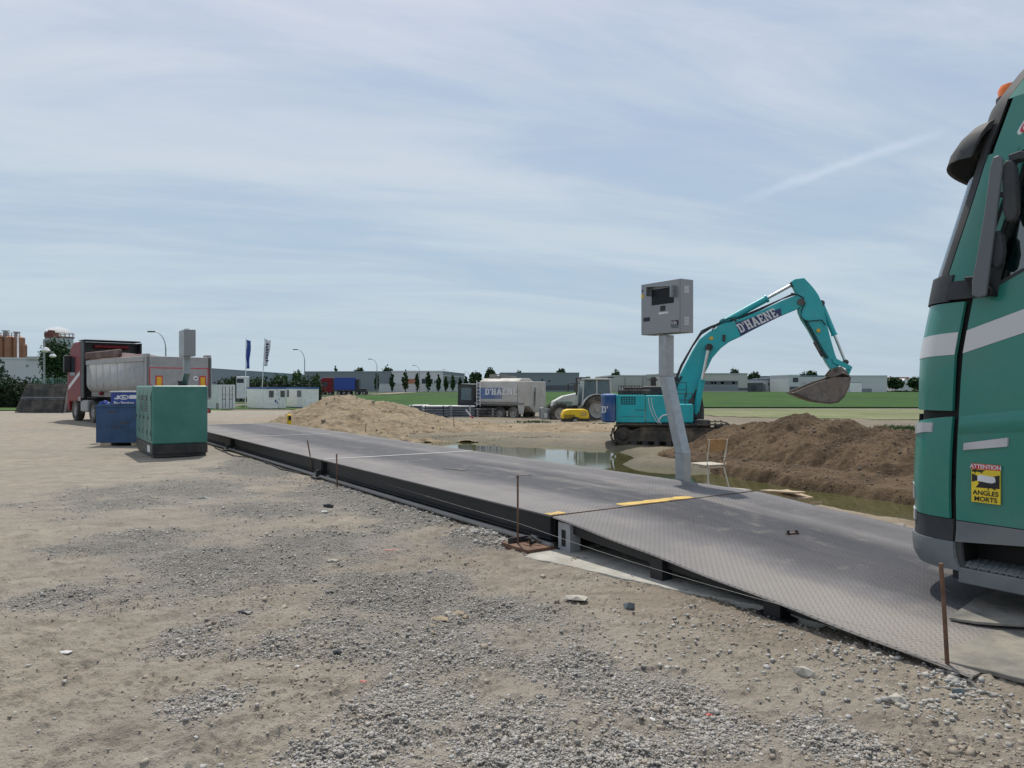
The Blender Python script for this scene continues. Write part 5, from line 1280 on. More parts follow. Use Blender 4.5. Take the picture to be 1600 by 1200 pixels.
    MB().b2(x0_ + .05, x0_ + .06, -1.364, -1.358, zl_ + .05, zh - .1).b2(gx0, gx1 + .3, -1.364, -1.358, zl_ + .22, zl_ + .23).b2(gx0 + .5, gx0 + .9, -1.364, -1.358, zl_ + .45, zl_ + .47).build('panel_seam', 'dark_steel', T)
    # white swirl decoration on the cabinet
    sw = MB(); 
    for k_ in (0, .10):
        pts = [(xr + .12 + k_ + .35 * t * t, -1.368, zh - .12 - .95 * t) for t in [i / 8 for i in range(9)]]; sw.tube(pts, .014, 4)
    arc = [(xr + .75 + .27 * math.cos(q), -1.368, zl_ + .02 + .27 * math.sin(q)) for q in [math.pi * i / 10 for i in range(11)]]; sw.tube(arc, .03, 4)
    sw.build('swirl_stripe', 'label_white', T)
    # deck machinery, rails
    e = MB(); e.b2(x0_ + .1, x0_ + 1.25, -1.1, .9, zh - .02, zh + .16).b2(x0_ + .25, x0_ + 1.1, -.9, .7, zh + .16, zh + .26); e.build('engine_cover', 'dark_steel', T, bevel=.04)
    e = MB(); e.b2(xr - .1, xr + .75, -1.0, .2, zh - .05, zh + .30); e.build('hydraulic_tank', 'dark_steel', T, bevel=.08, seg=3)
    MB().cyl((xr + .3, -.6, zh + .28), (xr + .3, -.6, zh + .62), .10).cyl((xr + .3, -.6, zh + .5), (xr + .3, -.6, zh + .56), .16).build('exhaust', 'dark_steel', T, smooth=True)
    rl = MB()
    def rail(x0, x1, y, z0, z1, k=3):
        rl.tube([(x0, y, z0), (x0, y, z1), (x1, y, z1), (x1, y, z0)], .02, 6)
        for i in range(1, k): xx = x0 + (x1 - x0) * i / k; rl.tube([(xx, y, z0), (xx, y, z1)], .016, 6)
        rl.tube([(x0, y, (z0 + z1) / 2), (x1, y, (z0 + z1) / 2)], .014, 6)
    for ra in ((x0_ + .1, xr - .1, -1.28, zh - .02, zh + .30, 9), (xf - .30, xf + .5, -1.25, zh - .1, zh + .42, 2), (xf + .2, xf + .72, -1.22, zl_ + .6, zl_ + 1.05, 2)):
        rl = MB(); rail(*ra); rl.build('handrail', 'dark_steel', T)
    # cab on the far side
    ca0, ca1 = P(1039, 640, .9)[0], P(1088, 640, .9)[0]
    MB().b2(ca0, ca1, .42, 1.36, zl_, zl_ + .85).build('cab_lower', 'teal_machine', T, bevel=.04)
    MB().b2(ca0 + .02, ca1 - .05, .45, 1.34, zl_ + .86, zl_ + 1.6).build('cab_glazing', 'cab_glass', T, bevel=.05)
    MB().b2(ca0, ca1 - .05, .44, 1.35, zl_ + 1.6, zl_ + 1.68).build('cab_roof', 'dark_steel', T, bevel=.03)
    c_ = MB()
    for xx in (ca0 + .01, (ca0 + ca1) / 2, ca1 - .1):
        for yy in (.45, 1.32): c_.b2(xx, xx + .06, yy, yy + .05, zl_ + .84, zl_ + 1.6)
    c_.build('cab_pillar', 'dark_steel', T)
    # boom: foot, bend, tip
    bw = .24
    outer = [(1066, 642), (1056, 622), (1057, 606), (1060, 590), (1070, 571), (1081, 550), (1093, 530), (1107, 519), (1130, 507), (1155, 499), (1190, 485), (1222, 470), (1240, 463), (1249, 463)]
    inner = [(1255, 470), (1252, 478), (1244, 484), (1220, 494), (1190, 508), (1157, 526), (1138, 535), (1125, 545), (1112, 560), (1105, 575), (1096, 592), (1086, 610), (1078, 630), (1076, 645)]
    poly('boom', outer + inner, -bw, bw, 'teal_machine', .03)
    bl = poly('boom_sign', [(1149, 504.5), (1220, 481.5), (1221.5, 493), (1157.5, 525)], -bw - .012, -bw - .004, 'navy', 0)
    A, B_ = P(1158.5, 519.5, -bw - .02), P(1219, 492.5, -bw - .02); dirv = Vector((B_[0] - A[0], 0, B_[1] - A[1])); wid = dirv.length; dirv.normalize(); up = Vector((-dirv.z, 0, dirv.x)); up2 = (up - dirv * .12)
    slab_text('sign_lettering', "D'HAENE", wid * .98, 'label_white', bl, (A[0] - .02, -bw - .016, A[1] - .02), dirv, up2, .006, height=.35)
    # pins, clamps
    for px, py, r in ((1107, 543, .13), (1249, 473, .12)):
        p = P(px, py); MB().cyl((p[0], -bw - .07, p[1]), (p[0], bw + .07, p[1]), r, n=18).build('pin', 'dark_steel', T, smooth=True)
    p = P(1130, 528); MB().b2(p[0] - .05, p[0] + .05, -bw - .05, -bw, p[1] - .14, p[1] + .1).build('work_lamp', 'dark_steel', T, bevel=.01)
    for px, py in ((1110, 529), (1276, 517)):
        p = P(px, py); MB().b2(p[0] - .05, p[0] + .07, -bw - .012, -bw - .001, p[1] - .06, p[1] + .05).build('hazard_label', 'amber_mark', T)
    def ram(a1, b1, c1, y, r1, r2, nm='boom'):
        A1, B1, C1 = P(*a1, y), P(*b1, y), P(*c1, y)
        o = MB().cyl((A1[0], y, A1[1]), (B1[0], y, B1[1]), r1, n=18).cyl((B1[0] - (B1[0] - A1[0]) * .04, y, B1[1] - (B1[1] - A1[1]) * .04), (B1[0], y, B1[1]), r1 * 1.2, n=18).build(nm + '_cylinder', 'teal_machine', T, smooth=True)
        MB().cyl((B1[0], y, B1[1]), (C1[0], y, C1[1]), r2, n=14).build('piston_rod', 'chrome', o, smooth=True)
        MB().cyl((A1[0], y - .1, A1[1]), (A1[0], y + .1, A1[1]), r1 * 1.15, n=14).build('eye', 'dark_steel', o, smooth=True); MB().cyl((C1[0], y - .08, C1[1]), (C1[0], y + .08, C1[1]), r2 * 1.9, n=14).build('eye', 'dark_steel', o, smooth=True)
    for y in (-.40, .40): ram((1087, 647), (1097, 593), (1107, 543), y, .115, .062)
    ram((1130, 504), (1199, 466), (1239, 444), 0, .125, .06, 'stick')
    poly('cylinder_bracket', [(1118, 514), (1127, 499), (1134, 500), (1142, 505)], -.12, .12, 'teal_machine', .01)
    # stick
    sw_ = .17
    poly('stick', [(1235, 441), (1240, 437), (1255, 435), (1262, 442), (1270, 451), (1277, 461), (1283, 474), (1288, 495), (1295, 525), (1303, 553), (1310, 571), (1306, 577), (1299, 579), (1290, 566), (1275, 538), (1262, 515), (1252, 500), (1247, 488), (1245, 470), (1243, 458)], -sw_, sw_, 'teal_machine', .03)
    ram((1283, 474), (1304, 524), (1321, 566), 0, .095, .05, 'bucket')
    poly('linkage', [(1300, 561), (1304, 559), (1330, 572), (1329, 577), (1325, 577), (1302, 567)], -.24, -.17, 'teal_machine', .01)
    poly('linkage', [(1300, 561), (1304, 559), (1330, 572), (1329, 577), (1325, 577), (1302, 567)], .17, .24, 'teal_machine', .01)
    poly('linkage', [(1324, 573), (1331, 573), (1323, 591), (1317, 590)], -.12, .12, 'teal_machine', .01)
    # bucket: side cheeks + shell
    bk = [(1299, 577), (1293, 583), (1290, 586), (1293, 591), (1270, 600), (1235, 613), (1255, 622), (1272, 627), (1290, 629), (1302, 627), (1311, 618), (1318, 603), (1321, 590), (1318, 580), (1309, 572)]
    prof = [(1235, 613), (1255, 621.5), (1272, 626.5), (1290, 628.5), (1302, 626.5), (1311, 618), (1318, 602), (1320, 589), (1310, 584), (1296, 590)]
    bwid = .62; b = MB(); Pp = [P(x, y) for x, y in prof]; vs = [(x, s_ * bwid, z) for s_ in (-1, 1) for x, z in Pp]; k = len(Pp)
    b.add(vs, [(i, i + 1, k + i + 1, k + i) for i in range(k - 1)]); bo = b.build('bucket', 'bucket_steel', T, smooth=True); bo.modifiers.new('s', 'SOLIDIFY').thickness = .05
    ch = [(1235, 613), (1255, 621.5), (1272, 626.5), (1290, 628.5), (1302, 626.5), (1311, 618), (1318, 602), (1320, 589), (1296, 590), (1270, 598)]
    for s_ in (-1, 1): b = MB(); b.side([P(x, y) for x, y in ch], s_ * bwid - .025, s_ * bwid + .025); b.build('bucket_cheek', 'bucket_steel', bo, bevel=.006)
    for s_ in (-.2, .2): b = MB(); b.side([P(x, y) for x, y in ((1291, 586), (1300, 575), (1312, 573), (1322, 582), (1321, 594), (1300, 594))], s_ - .03, s_ + .03); b.build('bucket_ear', 'bucket_steel', bo, bevel=.006)
    pp = P(1304, 577); MB().cyl((pp[0], -.3, pp[1]), (pp[0], .3, pp[1]), .07, n=14).build('bucket_pin', 'dark_steel', bo, smooth=True)
    e0, e1 = P(1235, 613), P(1250, 619)
    MB().prism([(e0[0] - .08, e0[1] + .0), (e1[0], e1[1] - .05), (e1[0], e1[1] + .02)], (0, -bwid, 0), (1, 0, 0), (0, 0, 1), (0, 2 * bwid, 0)).build('cutting_edge', 'bucket_steel', bo)
    # hydraulic lines
    for k_ in range(5):
        off = -.2 + .1 * k_; j = k_ * .55
        line = [(1066, 632 - j), (1054, 612), (1056 - j, 596), (1066 - j, 572 - j), (1082, 543 - 2 * j), (1096, 522 - 2 * j), (1110, 513 - 1.5 * j), (1130, 504.5 - j), (1158, 497 - j), (1190, 483 - j), (1222, 468 - j), (1240, 461 - j)]
        MB().tube([(P(x, y, off)[0], off, P(x, y, off)[1] + .02 * math.sin(i * 2 + k_)) for i, (x, y) in enumerate(line)], .018, 6).build('hydraulic_hose', 'rubber_hose', T, smooth=True)
    class HS:
        def tube(s_, p, r, n=6): MB().tube(p, r, n).build('hydraulic_hose', 'rubber_hose', T, smooth=True)
    hs = HS()
    for k_ in range(4):
        o_ = -.26 + .17 * k_ * (1 if k_ < 3 else .9); j = k_ * 1.3
        hs.tube([(P(x, y, o_)[0], o_, P(x, y, o_)[1]) for x, y in ((1236, 462 - j), (1246, 460), (1255, 465 + j), (1258, 474), (1252 - j, 486), (1252, 496), (1260, 502), (1272, 501 + j), (1284, 500), (1290, 508))], .022, 6)
    for k_ in range(3): o_ = -.2; j = k_ * 2.2; hs.tube([(P(x, y, o_)[0], o_ - .02 * k_, P(x, y, o_)[1]) for x, y in ((1255 + j, 500), (1268 + j, 522), (1279 + j, 543), (1290 + j, 560))], .016, 6)
    for k_ in range(3): o_ = -.24; hs.tube([(P(x, y, o_)[0], o_ - .02 * k_, P(x, y, o_)[1]) for x, y in ((1112, 516), (1120 + 4 * k_, 506 - 2 * k_), (1140 + 5 * k_, 497 - k_), (1150, 502))], .016, 6)
    for k_ in range(3): o_ = -.28; hs.tube([(P(x, y, o_)[0], o_, P(x, y, o_)[1]) for x, y in ((1058 + 2 * k_, 640), (1052 + 2 * k_, 618), (1060, 598 - 4 * k_), (1066, 588))], .018, 6)
    poly('hose_guard', [(1270, 535), (1274, 533), (1287, 556), (1283, 558)], -sw_ - .06, -sw_ - .01, 'dark_steel', .01)
    # foot bracket, dark well between
    poly('boom_foot', [(1066, 642), (1094, 600), (1100, 640), (1100, 655), (1066, 655)], -.34, -.27, 'dark_steel', .01); poly('boom_foot', [(1066, 642), (1094, 600), (1100, 640), (1100, 655), (1066, 655)], .27, .34, 'dark_steel', .01)
    MB().b2(xf + .8, xf + 1.35, -1.2, -.6, zl_ - .2, zl_ + .1).build('front_step', 'dark_steel', T, bevel=.02)
excavator()

# ================================================================ RED TIPPER LORRY ON THE LEFT
def red_tipper():
    hx, hy = -.7071, .7071; TL = Vector((-13.95, 28.1, 0))            # tail, left corner
    org = TL + Vector((.7071, .7071, 0)) * 1.25
    T = thing('tipper_lorry', 'articulated tipper lorry with red cab and grey half-round trailer driving away on the left', 'lorry', (org.x, org.y, 0), math.atan2(hy, hx))
    # trailer body: half pipe
    n = 18; b = MB(); vs = []; fs = []; zb, zr, zt, hw = 1.12, 1.75, 2.62, 1.22; Lb = 7.6
    prof = [(hw, zt)] + [(hw * math.cos(a) if True else 0, zr + .63 * -math.sin(a)) for a in [math.pi * i / n for i in range(n + 1)]] + [(-hw, zt)]
    for x, dz_ in ((.25, 0), (Lb, 0.0)):
        for y, z in prof: vs.append((x, y, z + (0.12 if z == zt and x > 1 else 0)))
    k = len(prof); b.add(vs, [(i, i + 1, k + i + 1, k + i) for i in range(k - 1)]); body = b.build('tipper_body', 'tipper_grey', T, smooth=True); body.modifiers.new('s', 'SOLIDIFY').thickness = .05
    for i in range(8):
        x = .5 + i * .95; r = MB(); pv = [(hw + .035, zt), (hw + .035, zr)] ; r.b2(x - .05, x + .05, hw + .0, hw + .055, zr - .15, zt + .05); r.build('rib', 'tipper_grey', body); MB().b2(x - .05, x + .05, -hw - .055, -hw, zr - .15, zt + .05).build('rib', 'tipper_grey', body)
    MB().b2(.2, Lb, hw + .002, hw + .09, zt - .02, zt + .18).b2(.2, Lb, -hw - .09, -hw - .002, zt - .02, zt + .18).build('top_rail', 'tipper_grey', body, bevel=.02)
    MB().b2(.3, Lb, hw - .25, hw - .15, zb + .05, zb + .25).build('light_strip', 'lower_rail', body)
    b = MB(); b.prism([(-hw, zt), (-hw, zr), (-hw * .8, zr - .42), (-hw * .4, zb), (hw * .4, zb), (hw * .8, zr - .42), (hw, zr), (hw, zt)], (Lb, 0, 0), (0, 1, 0), (0, 0, 1), (.06, 0, 0)); b.build('headboard', 'tipper_grey', body)
    # tarpaulin heap
    b = MB(); m = 14; vs = []; fs = []
    for i in range(m + 1):
        x = .3 + (Lb - .3) * i / m
        for j in range(7):
            y = -hw + 2 * hw * j / 6; z = zt + .12 + (.30 * (i / m) + .10 * math.sin(i * 1.7)) * math.sin(math.pi * j / 6) ** .5 + (.08 * i / m); vs.append((x, y, z if x > 3 else min(z, zt + .16)))
    fs = [(i * 7 + j, i * 7 + j + 1, (i + 1) * 7 + j + 1, (i + 1) * 7 + j) for i in range(m) for j in range(6)]; b.add(vs, fs); o = b.build('tarpaulin_cover', 'tarp_brown', body, smooth=True)
    MB().b2(3.0, Lb + .1, hw - .05, hw + .12, zt + .22, zt + .55).build('tarpaulin_roll', 'tarp_brown', body, bevel=.08, seg=3)
    # tailgate
    tg = MB(); tg.b2(.05, .20, -1.27, 1.27, 1.15, 2.80); tail = tg.build('tailgate', 'tipper_grey', T, bevel=.02)
    tp = MB(); pts = [(-1.12, 2.35), (1.12, 2.35), (1.12, 1.75), (.8, 1.35), (-.8, 1.35), (-1.12, 1.75)]
    for i in range(6):
        a, c = pts[i], pts[(i + 1) % 6]; d = Vector((0, c[0] - a[0], c[1] - a[1])); l = d.length
        tp.box((.046, (a[0] + c[0]) / 2, (a[1] + c[1]) / 2), (.006, l, .035), rx=math.atan2(c[1] - a[1], c[0] - a[0]))
    tp.build('red_outline', 'red_mark', tail)
    for y in (.78, -.90):
        p = MB().b2(.035, .045, y - .13, y + .13, 1.42, 2.05).build('marker_board', 'red_mark', tail); MB().b2(.028, .035, y - .09, y + .09, 1.47, 2.0).build('marker_face', 'amber_mark', p)
    MB().cyl((.03, -.62, 1.95), (.05, -.62, 1.95), .10, n=18).build('speed_plate', 'label_white', tail); MB().b2(.026, .029, -.67, -.57, 1.93, 1.97).build('speed_number', 'label_black', tail)
    MB().b2(.03, .046, -.25, .1, 1.30, 1.55).build('hatch', 'dark_steel', tail); MB().tube([(.0, .55, 1.62), (-.02, .3, 1.5), (0, .15, 1.4)], .03, 6).build('hose', 'rubber_hose', tail)
    MB().b2(.05, .5, 1.1, 1.25, 1.1, 2.9).b2(.05, .5, -1.25, -1.1, 1.1, 2.9).build('rear_post', 'tipper_grey', T, bevel=.02)
    MB().b2(.2, 7.2, .35, .5, .82, 1.08).b2(.2, 7.2, -.5, -.35, .82, 1.08).build('chassis', 'dark_cab', T)
    for x in (1.2, 2.5, 3.8):
        for s_ in (1, -1): wheel(T, (x, s_ * 1.05, .52), .52, .38)
    MB().b2(-.02, .06, -1.2, 1.2, .55, .75).build('under_run_bar', 'dark_steel', T)
    for s_ in (.95, -.95): MB().b2(-.03, -.02, s_ - .18, s_ + .18, .58, .70).build('tail_lamp', 'red_mark', T)
    # tractor unit
    cx0 = 8.6; b = MB(); hwc = 1.25
    b.side([(cx0, .95), (cx0, 3.55), (cx0 + .3, 3.72), (cx0 + 1.2, 3.72), (cx0 + 1.75, 3.45), (cx0 + 2.1, 2.5), (cx0 + 2.25, 2.2), (cx0 + 2.3, .9), (cx0 + 2.2, .45), (cx0 + 1.9, .45), (cx0 + 1.9, .9)], -hwc, hwc); cab = b.build('cab', 'red_cab', T, bevel=.08, seg=3)
    MB().b2(cx0 - .05, cx0 - .005, -1.22, 1.22, .95, 3.70).build('cab_back', 'dark_cab', cab); [MB().b2(cx0 - .50, cx0 - .02, q - .03, q + .03, 1.1, 3.7).build('side_deflector', 'dark_cab', cab) for q in (-1.23, 1.23)]
    MB().b2(cx0 - .5, cx0 + .4, -1.22, 1.22, 3.735, 3.80).build('roof_spoiler', 'dark_cab', cab, bevel=.02); MB().b2(cx0 - .30, cx0 - .06, -.75, .75, 3.42, 3.58).build('roof_box', 'red_cab', cab, bevel=.05)
    MB().b2(cx0 + .9, cx0 + 1.7, hwc + .001, hwc + .012, 2.15, 3.0).build('side_window', 'window_dark', cab)
    b = MB(); b.prism([(cx0 + .15, 2.15), (cx0 + 2.0, 1.45), (cx0 + 2.0, 1.65), (cx0 + .15, 2.35)], (0, hwc + .001, 0), (1, 0, 0), (0, 0, 1), (0, .006, 0)); b.build('silver_stripe', 'truck_silver', cab)
    MB().b2(cx0 + 1.55, cx0 + 1.75, hwc + .02, hwc + .30, 2.3, 3.1).build('mirror', 'dark_cab', cab, bevel=.03); MB().b2(cx0, cx0 + .35, hwc + .001, hwc + .01, .95, 1.15).build('sill', 'tipper_grey', cab)
    MB().b2(6.0, cx0 + 2.0, .35, .48, .7, .95).b2(6.0, cx0 + 2.0, -.48, -.35, .7, .95).build('tractor_chassis', 'dark_cab', T)
    MB().b2(cx0 - .9, cx0 + .2, .8, 1.22, .45, 1.0).build('fuel_tank', 'tipper_grey', T, bevel=.08, seg=3)
    MB().b2(6.3, 7.6, .7, 1.24, 1.1, 1.14).b2(6.3, 7.6, -1.24, -.7, 1.1, 1.14).build('mudguard', 'tyre_dark', T)
    for s_ in (1, -1): wheel(T, (cx0 + 1.1, s_ * 1.05, .52), .52, .34); wheel(T, (7.0, s_ * .97, .52), .52, .5)
    MB().cyl((6.3, 1.1, 1.35), (6.3, 1.1, 1.36), .01).lathe([(.0, -.1), (.09, -.06), (.11, 0), (.09, .06), (.0, .1)], (5.9, 1.15, 1.32)).build('air_tank', 'red_cab', T, smooth=True)
red_tipper()

# stack of dark mats leaning as a wedge at the far left
def panel_stack():
    Y = 45.5; P = [at(22, 645, Y), at(95, 645, Y), at(100, 600, Y), at(37, 599, Y)]
    r = thing('mat_stack', 'big slanted stack of dark ribbed mats beside the red cab', 'mat stack', (P[0].x, Y, 0)); o = P[0]
    poly = [(0, -.05), (P[1].x - o.x, -.05), (P[2].x - o.x, P[2].z), (P[3].x - o.x, P[3].z)]
    n = 16
    for k in range(n):
        t0, t1 = k / n, (k + .86) / n
        def L(t): return (poly[0][0] + (poly[3][0] - poly[0][0]) * t, poly[1][0] + (poly[2][0] - poly[1][0]) * t, -.05 + (P[3].z + .05) * t)
        a, b_ = L(t0), L(t1); MB().prism([(a[0], a[2]), (a[1], a[2]), (b_[1], b_[2]), (b_[0], b_[2])], (0, .3 * t0, 0), (1, 0, 0), (0, 0, 1), (0, 2.2, 0)).build('mat', 'black_stack' if k != 8 else 'grey_duct', r)
    MB().prism([(P[1].x - o.x + .02, 0), (P[1].x - o.x + .12, 0), (P[2].x - o.x + .30, P[2].z + .4), (P[2].x - o.x + .2, P[2].z + .4)], (0, .2, 0), (1, 0, 0), (0, 0, 1), (0, .1, 0)).build('prop_bar', 'lower_rail', r)
panel_stack()

# ================================================================ TANKER LORRY, TRACTOR, COMPRESSOR, STACKS
def local_plane(T_loc, a):
    dx, dy = math.cos(a), math.sin(a)
    def P(px, py, off=0.): p0 = (T_loc[0] - dy * off, T_loc[1] + dx * off); t, z = onplane(px, py, p0, (dx, dy)); return (t, z - T_loc[2])
    return P
def tanker():
    a = math.atan2(.50, -.86); c = at(812, 656, 50.5); gz0 = c.z; T = thing('tanker_lorry', 'dusty grey three-axle tanker lorry with blue lettered tank beyond the puddle', 'tanker', (c.x, c.y, gz0), a)
    # origin: rear left corner area; x forward (to the left in view), y left (towards viewer)
    hw = 1.2; P = local_plane((c.x, c.y, gz0), a); off = 0
    L1 = P(762, 600)[0]; Lc = P(730, 600)[0]; x0 = P(822, 600)[0]
    sec = [(-hw, 1.25), (-hw * 1.0, 2.2), (-hw * .85, 2.65), (-hw * .45, 2.85), (hw * .45, 2.85), (hw * .85, 2.65), (hw, 2.2), (hw, 1.25), (hw * .75, .95), (-hw * .75, .95)]
    tk = MB().prism([(y, z) for y, z in sec], (x0, 0, 0), (0, 1, 0), (0, 0, 1), (L1 - x0, 0, 0)).build('tank', 'tank_dusty', T, bevel=.05)
    MB().b2(x0 + 1.2, L1 - .02, hw + .003, hw + .010, 1.45, 2.2).build('blue_panel', 'tank_blue', tk)
    slab_text('tank_lettering', "D'HAENE", 2.55, 'label_white', tk, (L1 - .55, hw + .016, 1.72), (-1, 0, 0), (0, 0, 1), .006, height=.42)
    MB().b2(x0 + 1.0, x0 + 2.2, -.4, .4, 2.85, 3.02).b2(x0 + 2.6, x0 + 2.65, -.5, .5, 2.85, 3.15).b2(x0 + 1.8, x0 + 1.85, -.5, .5, 2.85, 3.15).b2(x0 + 1.8, x0 + 2.65, -.5, -.45, 3.1, 3.15).b2(x0 + 1.8, x0 + 2.65, .45, .5, 3.1, 3.15).build('manhole_walkway', 'lower_rail', tk)
    MB().prism([(-hw, 1.0), (-hw, 2.62), (hw, 2.62), (hw, 1.0), (.5, .55), (-.5, .55)], (x0 - .9, 0, 0), (0, 1, 0), (0, 0, 1), (.88, 0, 0)).build('rear_housing', 'tank_dusty', T, bevel=.04)
    MB().tube([(x0 - .93, .5, 1.0), (x0 - .98, .5, 1.9), (x0 - .93, .35, 2.2)], .06, 8).build('drain_pipe', 'lower_rail', T, smooth=True)
    MB().b2(x0 - .5, L1 + .3, hw - .12, hw + .03, 1.08, 1.2).build('side_rail', 'lower_rail', T); MB().b2(x0 - .4, Lc - .3, -.45, .45, .6, .95).build('chassis', 'dark_steel', T)
    MB().prism([(x0 - .55, 1.02), (x0 - .02, 1.02), (x0 - .12, .45), (x0 - .45, .45)], (0, hw - .04, 0), (1, 0, 0), (0, 0, 1), (0, .03, 0)).build('mud_flap', 'tank_dusty', T)
    for xx in (x0 + .35, x0 + 1.45, Lc - 1.2):
        for s_ in (1, -1): wheel(T, (xx, s_ * 1.02, .46), .46, .34)
    cab = MB().side([(L1 + .35, .65), (L1 + .35, 2.45), (Lc - .25, 2.5), (Lc, 2.2), (Lc + .05, .55), (Lc - .6, .55), (Lc - .7, .95), (L1 + .9, .95), (L1 + .8, .65)], -1.2, 1.2).build('cab', 'dark_cab', T, bevel=.06)
    MB().b2(Lc - 1.15, Lc - .3, 1.203, 1.215, 1.35, 2.2).build('side_window', 'cab_glass', cab); MB().b2(Lc + .02, Lc + .06, -1.0, 1.0, 1.4, 2.25).build('windscreen', 'cab_glass', cab)
    ld = MB()
    for s_ in (0, .28): ld.tube([(L1 + .12 - .28 + s_, hw + .02, .9), (L1 + .12 - .28 + s_, hw + .02, 2.7)], .03, 6)
    for i in range(7): ld.tube([(L1 - .16, hw + .02, 1.05 + i * .25), (L1 + .12, hw + .02, 1.05 + i * .25)], .022, 6)
    ld.build('ladder', 'label_white', T)
tanker()

def tractor():
    c = at(898, 661, 47.5); a = math.pi + math.radians(6); T = thing('farm_tractor', 'white and green farm tractor with large dusty wheels behind the yellow machine', 'tractor', tuple(c), a)
    P = local_plane(tuple(c), a)
    # x forward = left in the picture
    fx = P(871, 640)[0]; rx = P(927, 636)[0]
    for s_ in (1, -1): wheel(T, (fx, s_ * .95, .66), .66, .5, rimr=.55, lugs=16); wheel(T, (rx, s_ * .98, .90), .90, .62, rimr=.58, lugs=18)
    hood = MB().side([(fx - 1.3, 1.15), (fx - 1.3, 1.95), (fx - .3, 1.75), (fx + .35, 1.40), (fx + .42, 1.05), (fx + .3, .95)], -.42, .42).build('bonnet', 'tractor_white', T, bevel=.08, seg=3)
    MB().b2(fx - .9, fx + .2, .421, .43, 1.1, 1.4).build('side_grille', 'tractor_green', hood)
    MB().b2(rx - .2, fx + .3, -.3, .3, .55, 1.1).build('chassis', 'dark_steel', T)
    cx0, cx1 = P(905, 600)[0], P(952, 600)[0]; zt = P(930, 594)[1]
    MB().prism([(cx1 + .0, 1.2), (cx0 - .05, 1.2), (cx0 - .15, zt), (cx1 + .15, zt)], (0, -.72, 0), (1, 0, 0), (0, 0, 1), (0, 1.44, 0)).build('cab_glazing', 'cab_glass', T, bevel=.03)
    f = MB()
    for s_ in (-.74, .74):
        for xa, xb in ((cx1, cx1 + .15), ((cx0 + cx1) / 2, (cx0 + cx1) / 2), (cx0 - .05, cx0 - .15)): f.tube([(xa, s_, 1.1), (xb, s_, zt)], .05, 6)
    f.build('cab_frame', 'tractor_white', T)
    MB().b2(cx1 + .0, cx0 + .0, -.85, .85, zt, zt + .12).build('cab_roof', 'tractor_white', T, bevel=.05, seg=3); MB().b2(cx1 - .1, cx1 + .3, -.8, .8, zt + .12, zt + .2).b2(cx0 - .3, cx0 + .1, -.8, .8, zt + .1, zt + .19).build('roof_lamps', 'dark_cab', T, bevel=.02)
    for s_ in (1, -1):
        b = MB(); n = 12; vs = []
        for i in range(n + 1):
            an = math.pi * (.08 + .80 * i / n)
            for yy in (s_ * .70, s_ * 1.3): vs.append((rx + 1.02 * math.cos(an), yy, .90 + 1.0 * math.sin(an)))
        b.add(vs, [(2 * i, 2 * i + 1, 2 * i + 3, 2 * i + 2) for i in range(n)]); o = b.build('mudguard', 'tractor_white', T, smooth=True); o.modifiers.new('s', 'SOLIDIFY').thickness = .05
        MB().tube([(cx0 + .1, s_ * .75, zt - .2), (cx0 + .55, s_ * 1.2, zt - .25), (cx0 + .55, s_ * 1.2, zt - .3)], .025, 6).b2(cx0 + .5, cx0 + .56, s_ * 1.05, s_ * 1.3, zt - .75, zt - .25).build('mirror', 'dark_cab', T)
        MB().b2(cx0 - .1, cx0 + .25, s_ * .75, s_ * 1.0, .7, 1.15).build('step', 'tractor_green', T)
    MB().tube([(cx0 + .25, .38, 1.8), (cx0 + .25, .38, 2.9)], .06, 8).build('exhaust', 'dark_steel', T)
tractor()

def compressor():
    c = at(898, 664, 44.0); T = thing('compressor', 'small yellow site compressor with black base in front of the tractor', 'compressor', tuple(c), math.radians(4))
    MB().b2(-.78, .80, -.45, .45, .18, .38).build('base', 'black_base', T, bevel=.02)
    b = MB(); b.side([(-.80, .38), (-.80, .62), (-.68, .88), (-.45, .95), (.55, .95), (.74, .85), (.80, .6), (.80, .38)], -.45, .45); cv = b.build('canopy', 'yellow_bright', T, bevel=.06, seg=3)
    g = MB()
    for i in range(4): g.b2(-.70, -.05, -.462, -.452, .42 + i * .06, .45 + i * .06)
    g.build('louvre', 'label_black', cv); MB().b2(-.02, .2, -.46, -.452, .32, .46).build('red_panel', 'red_mark', cv); MB().b2(.28, .66, -.456, -.451, .55, .8).build('panel', 'yellow_paint', cv)
    for s_ in (1, -1): wheel(T, (-.05, s_ * .55, .26), .26, .16, 'tyre_dark')
    MB().tube([(.8, 0, .25), (1.5, 0, .22), (2.0, 0, .1)], .035, 6).build('drawbar', 'dark_steel', T)
compressor()
def whitebox():
    c = at(851, 660, 47.0); T = thing('front_weight', 'pale grey block standing in front of the tractor wheels', 'ballast block', tuple(c), math.radians(8))
    MB().prism([(-.30, 0), (.34, 0), (.38, .85), (-.22, .98), (-.30, .9)], (0, -.4, 0), (1, 0, 0), (0, 0, 1), (0, .8, 0)).build('block', 'galvanised', T, bevel=.03); MB().b2(-.1, .1, -.42, -.4, .3, .6).build('plate', 'label_white', T)
whitebox()
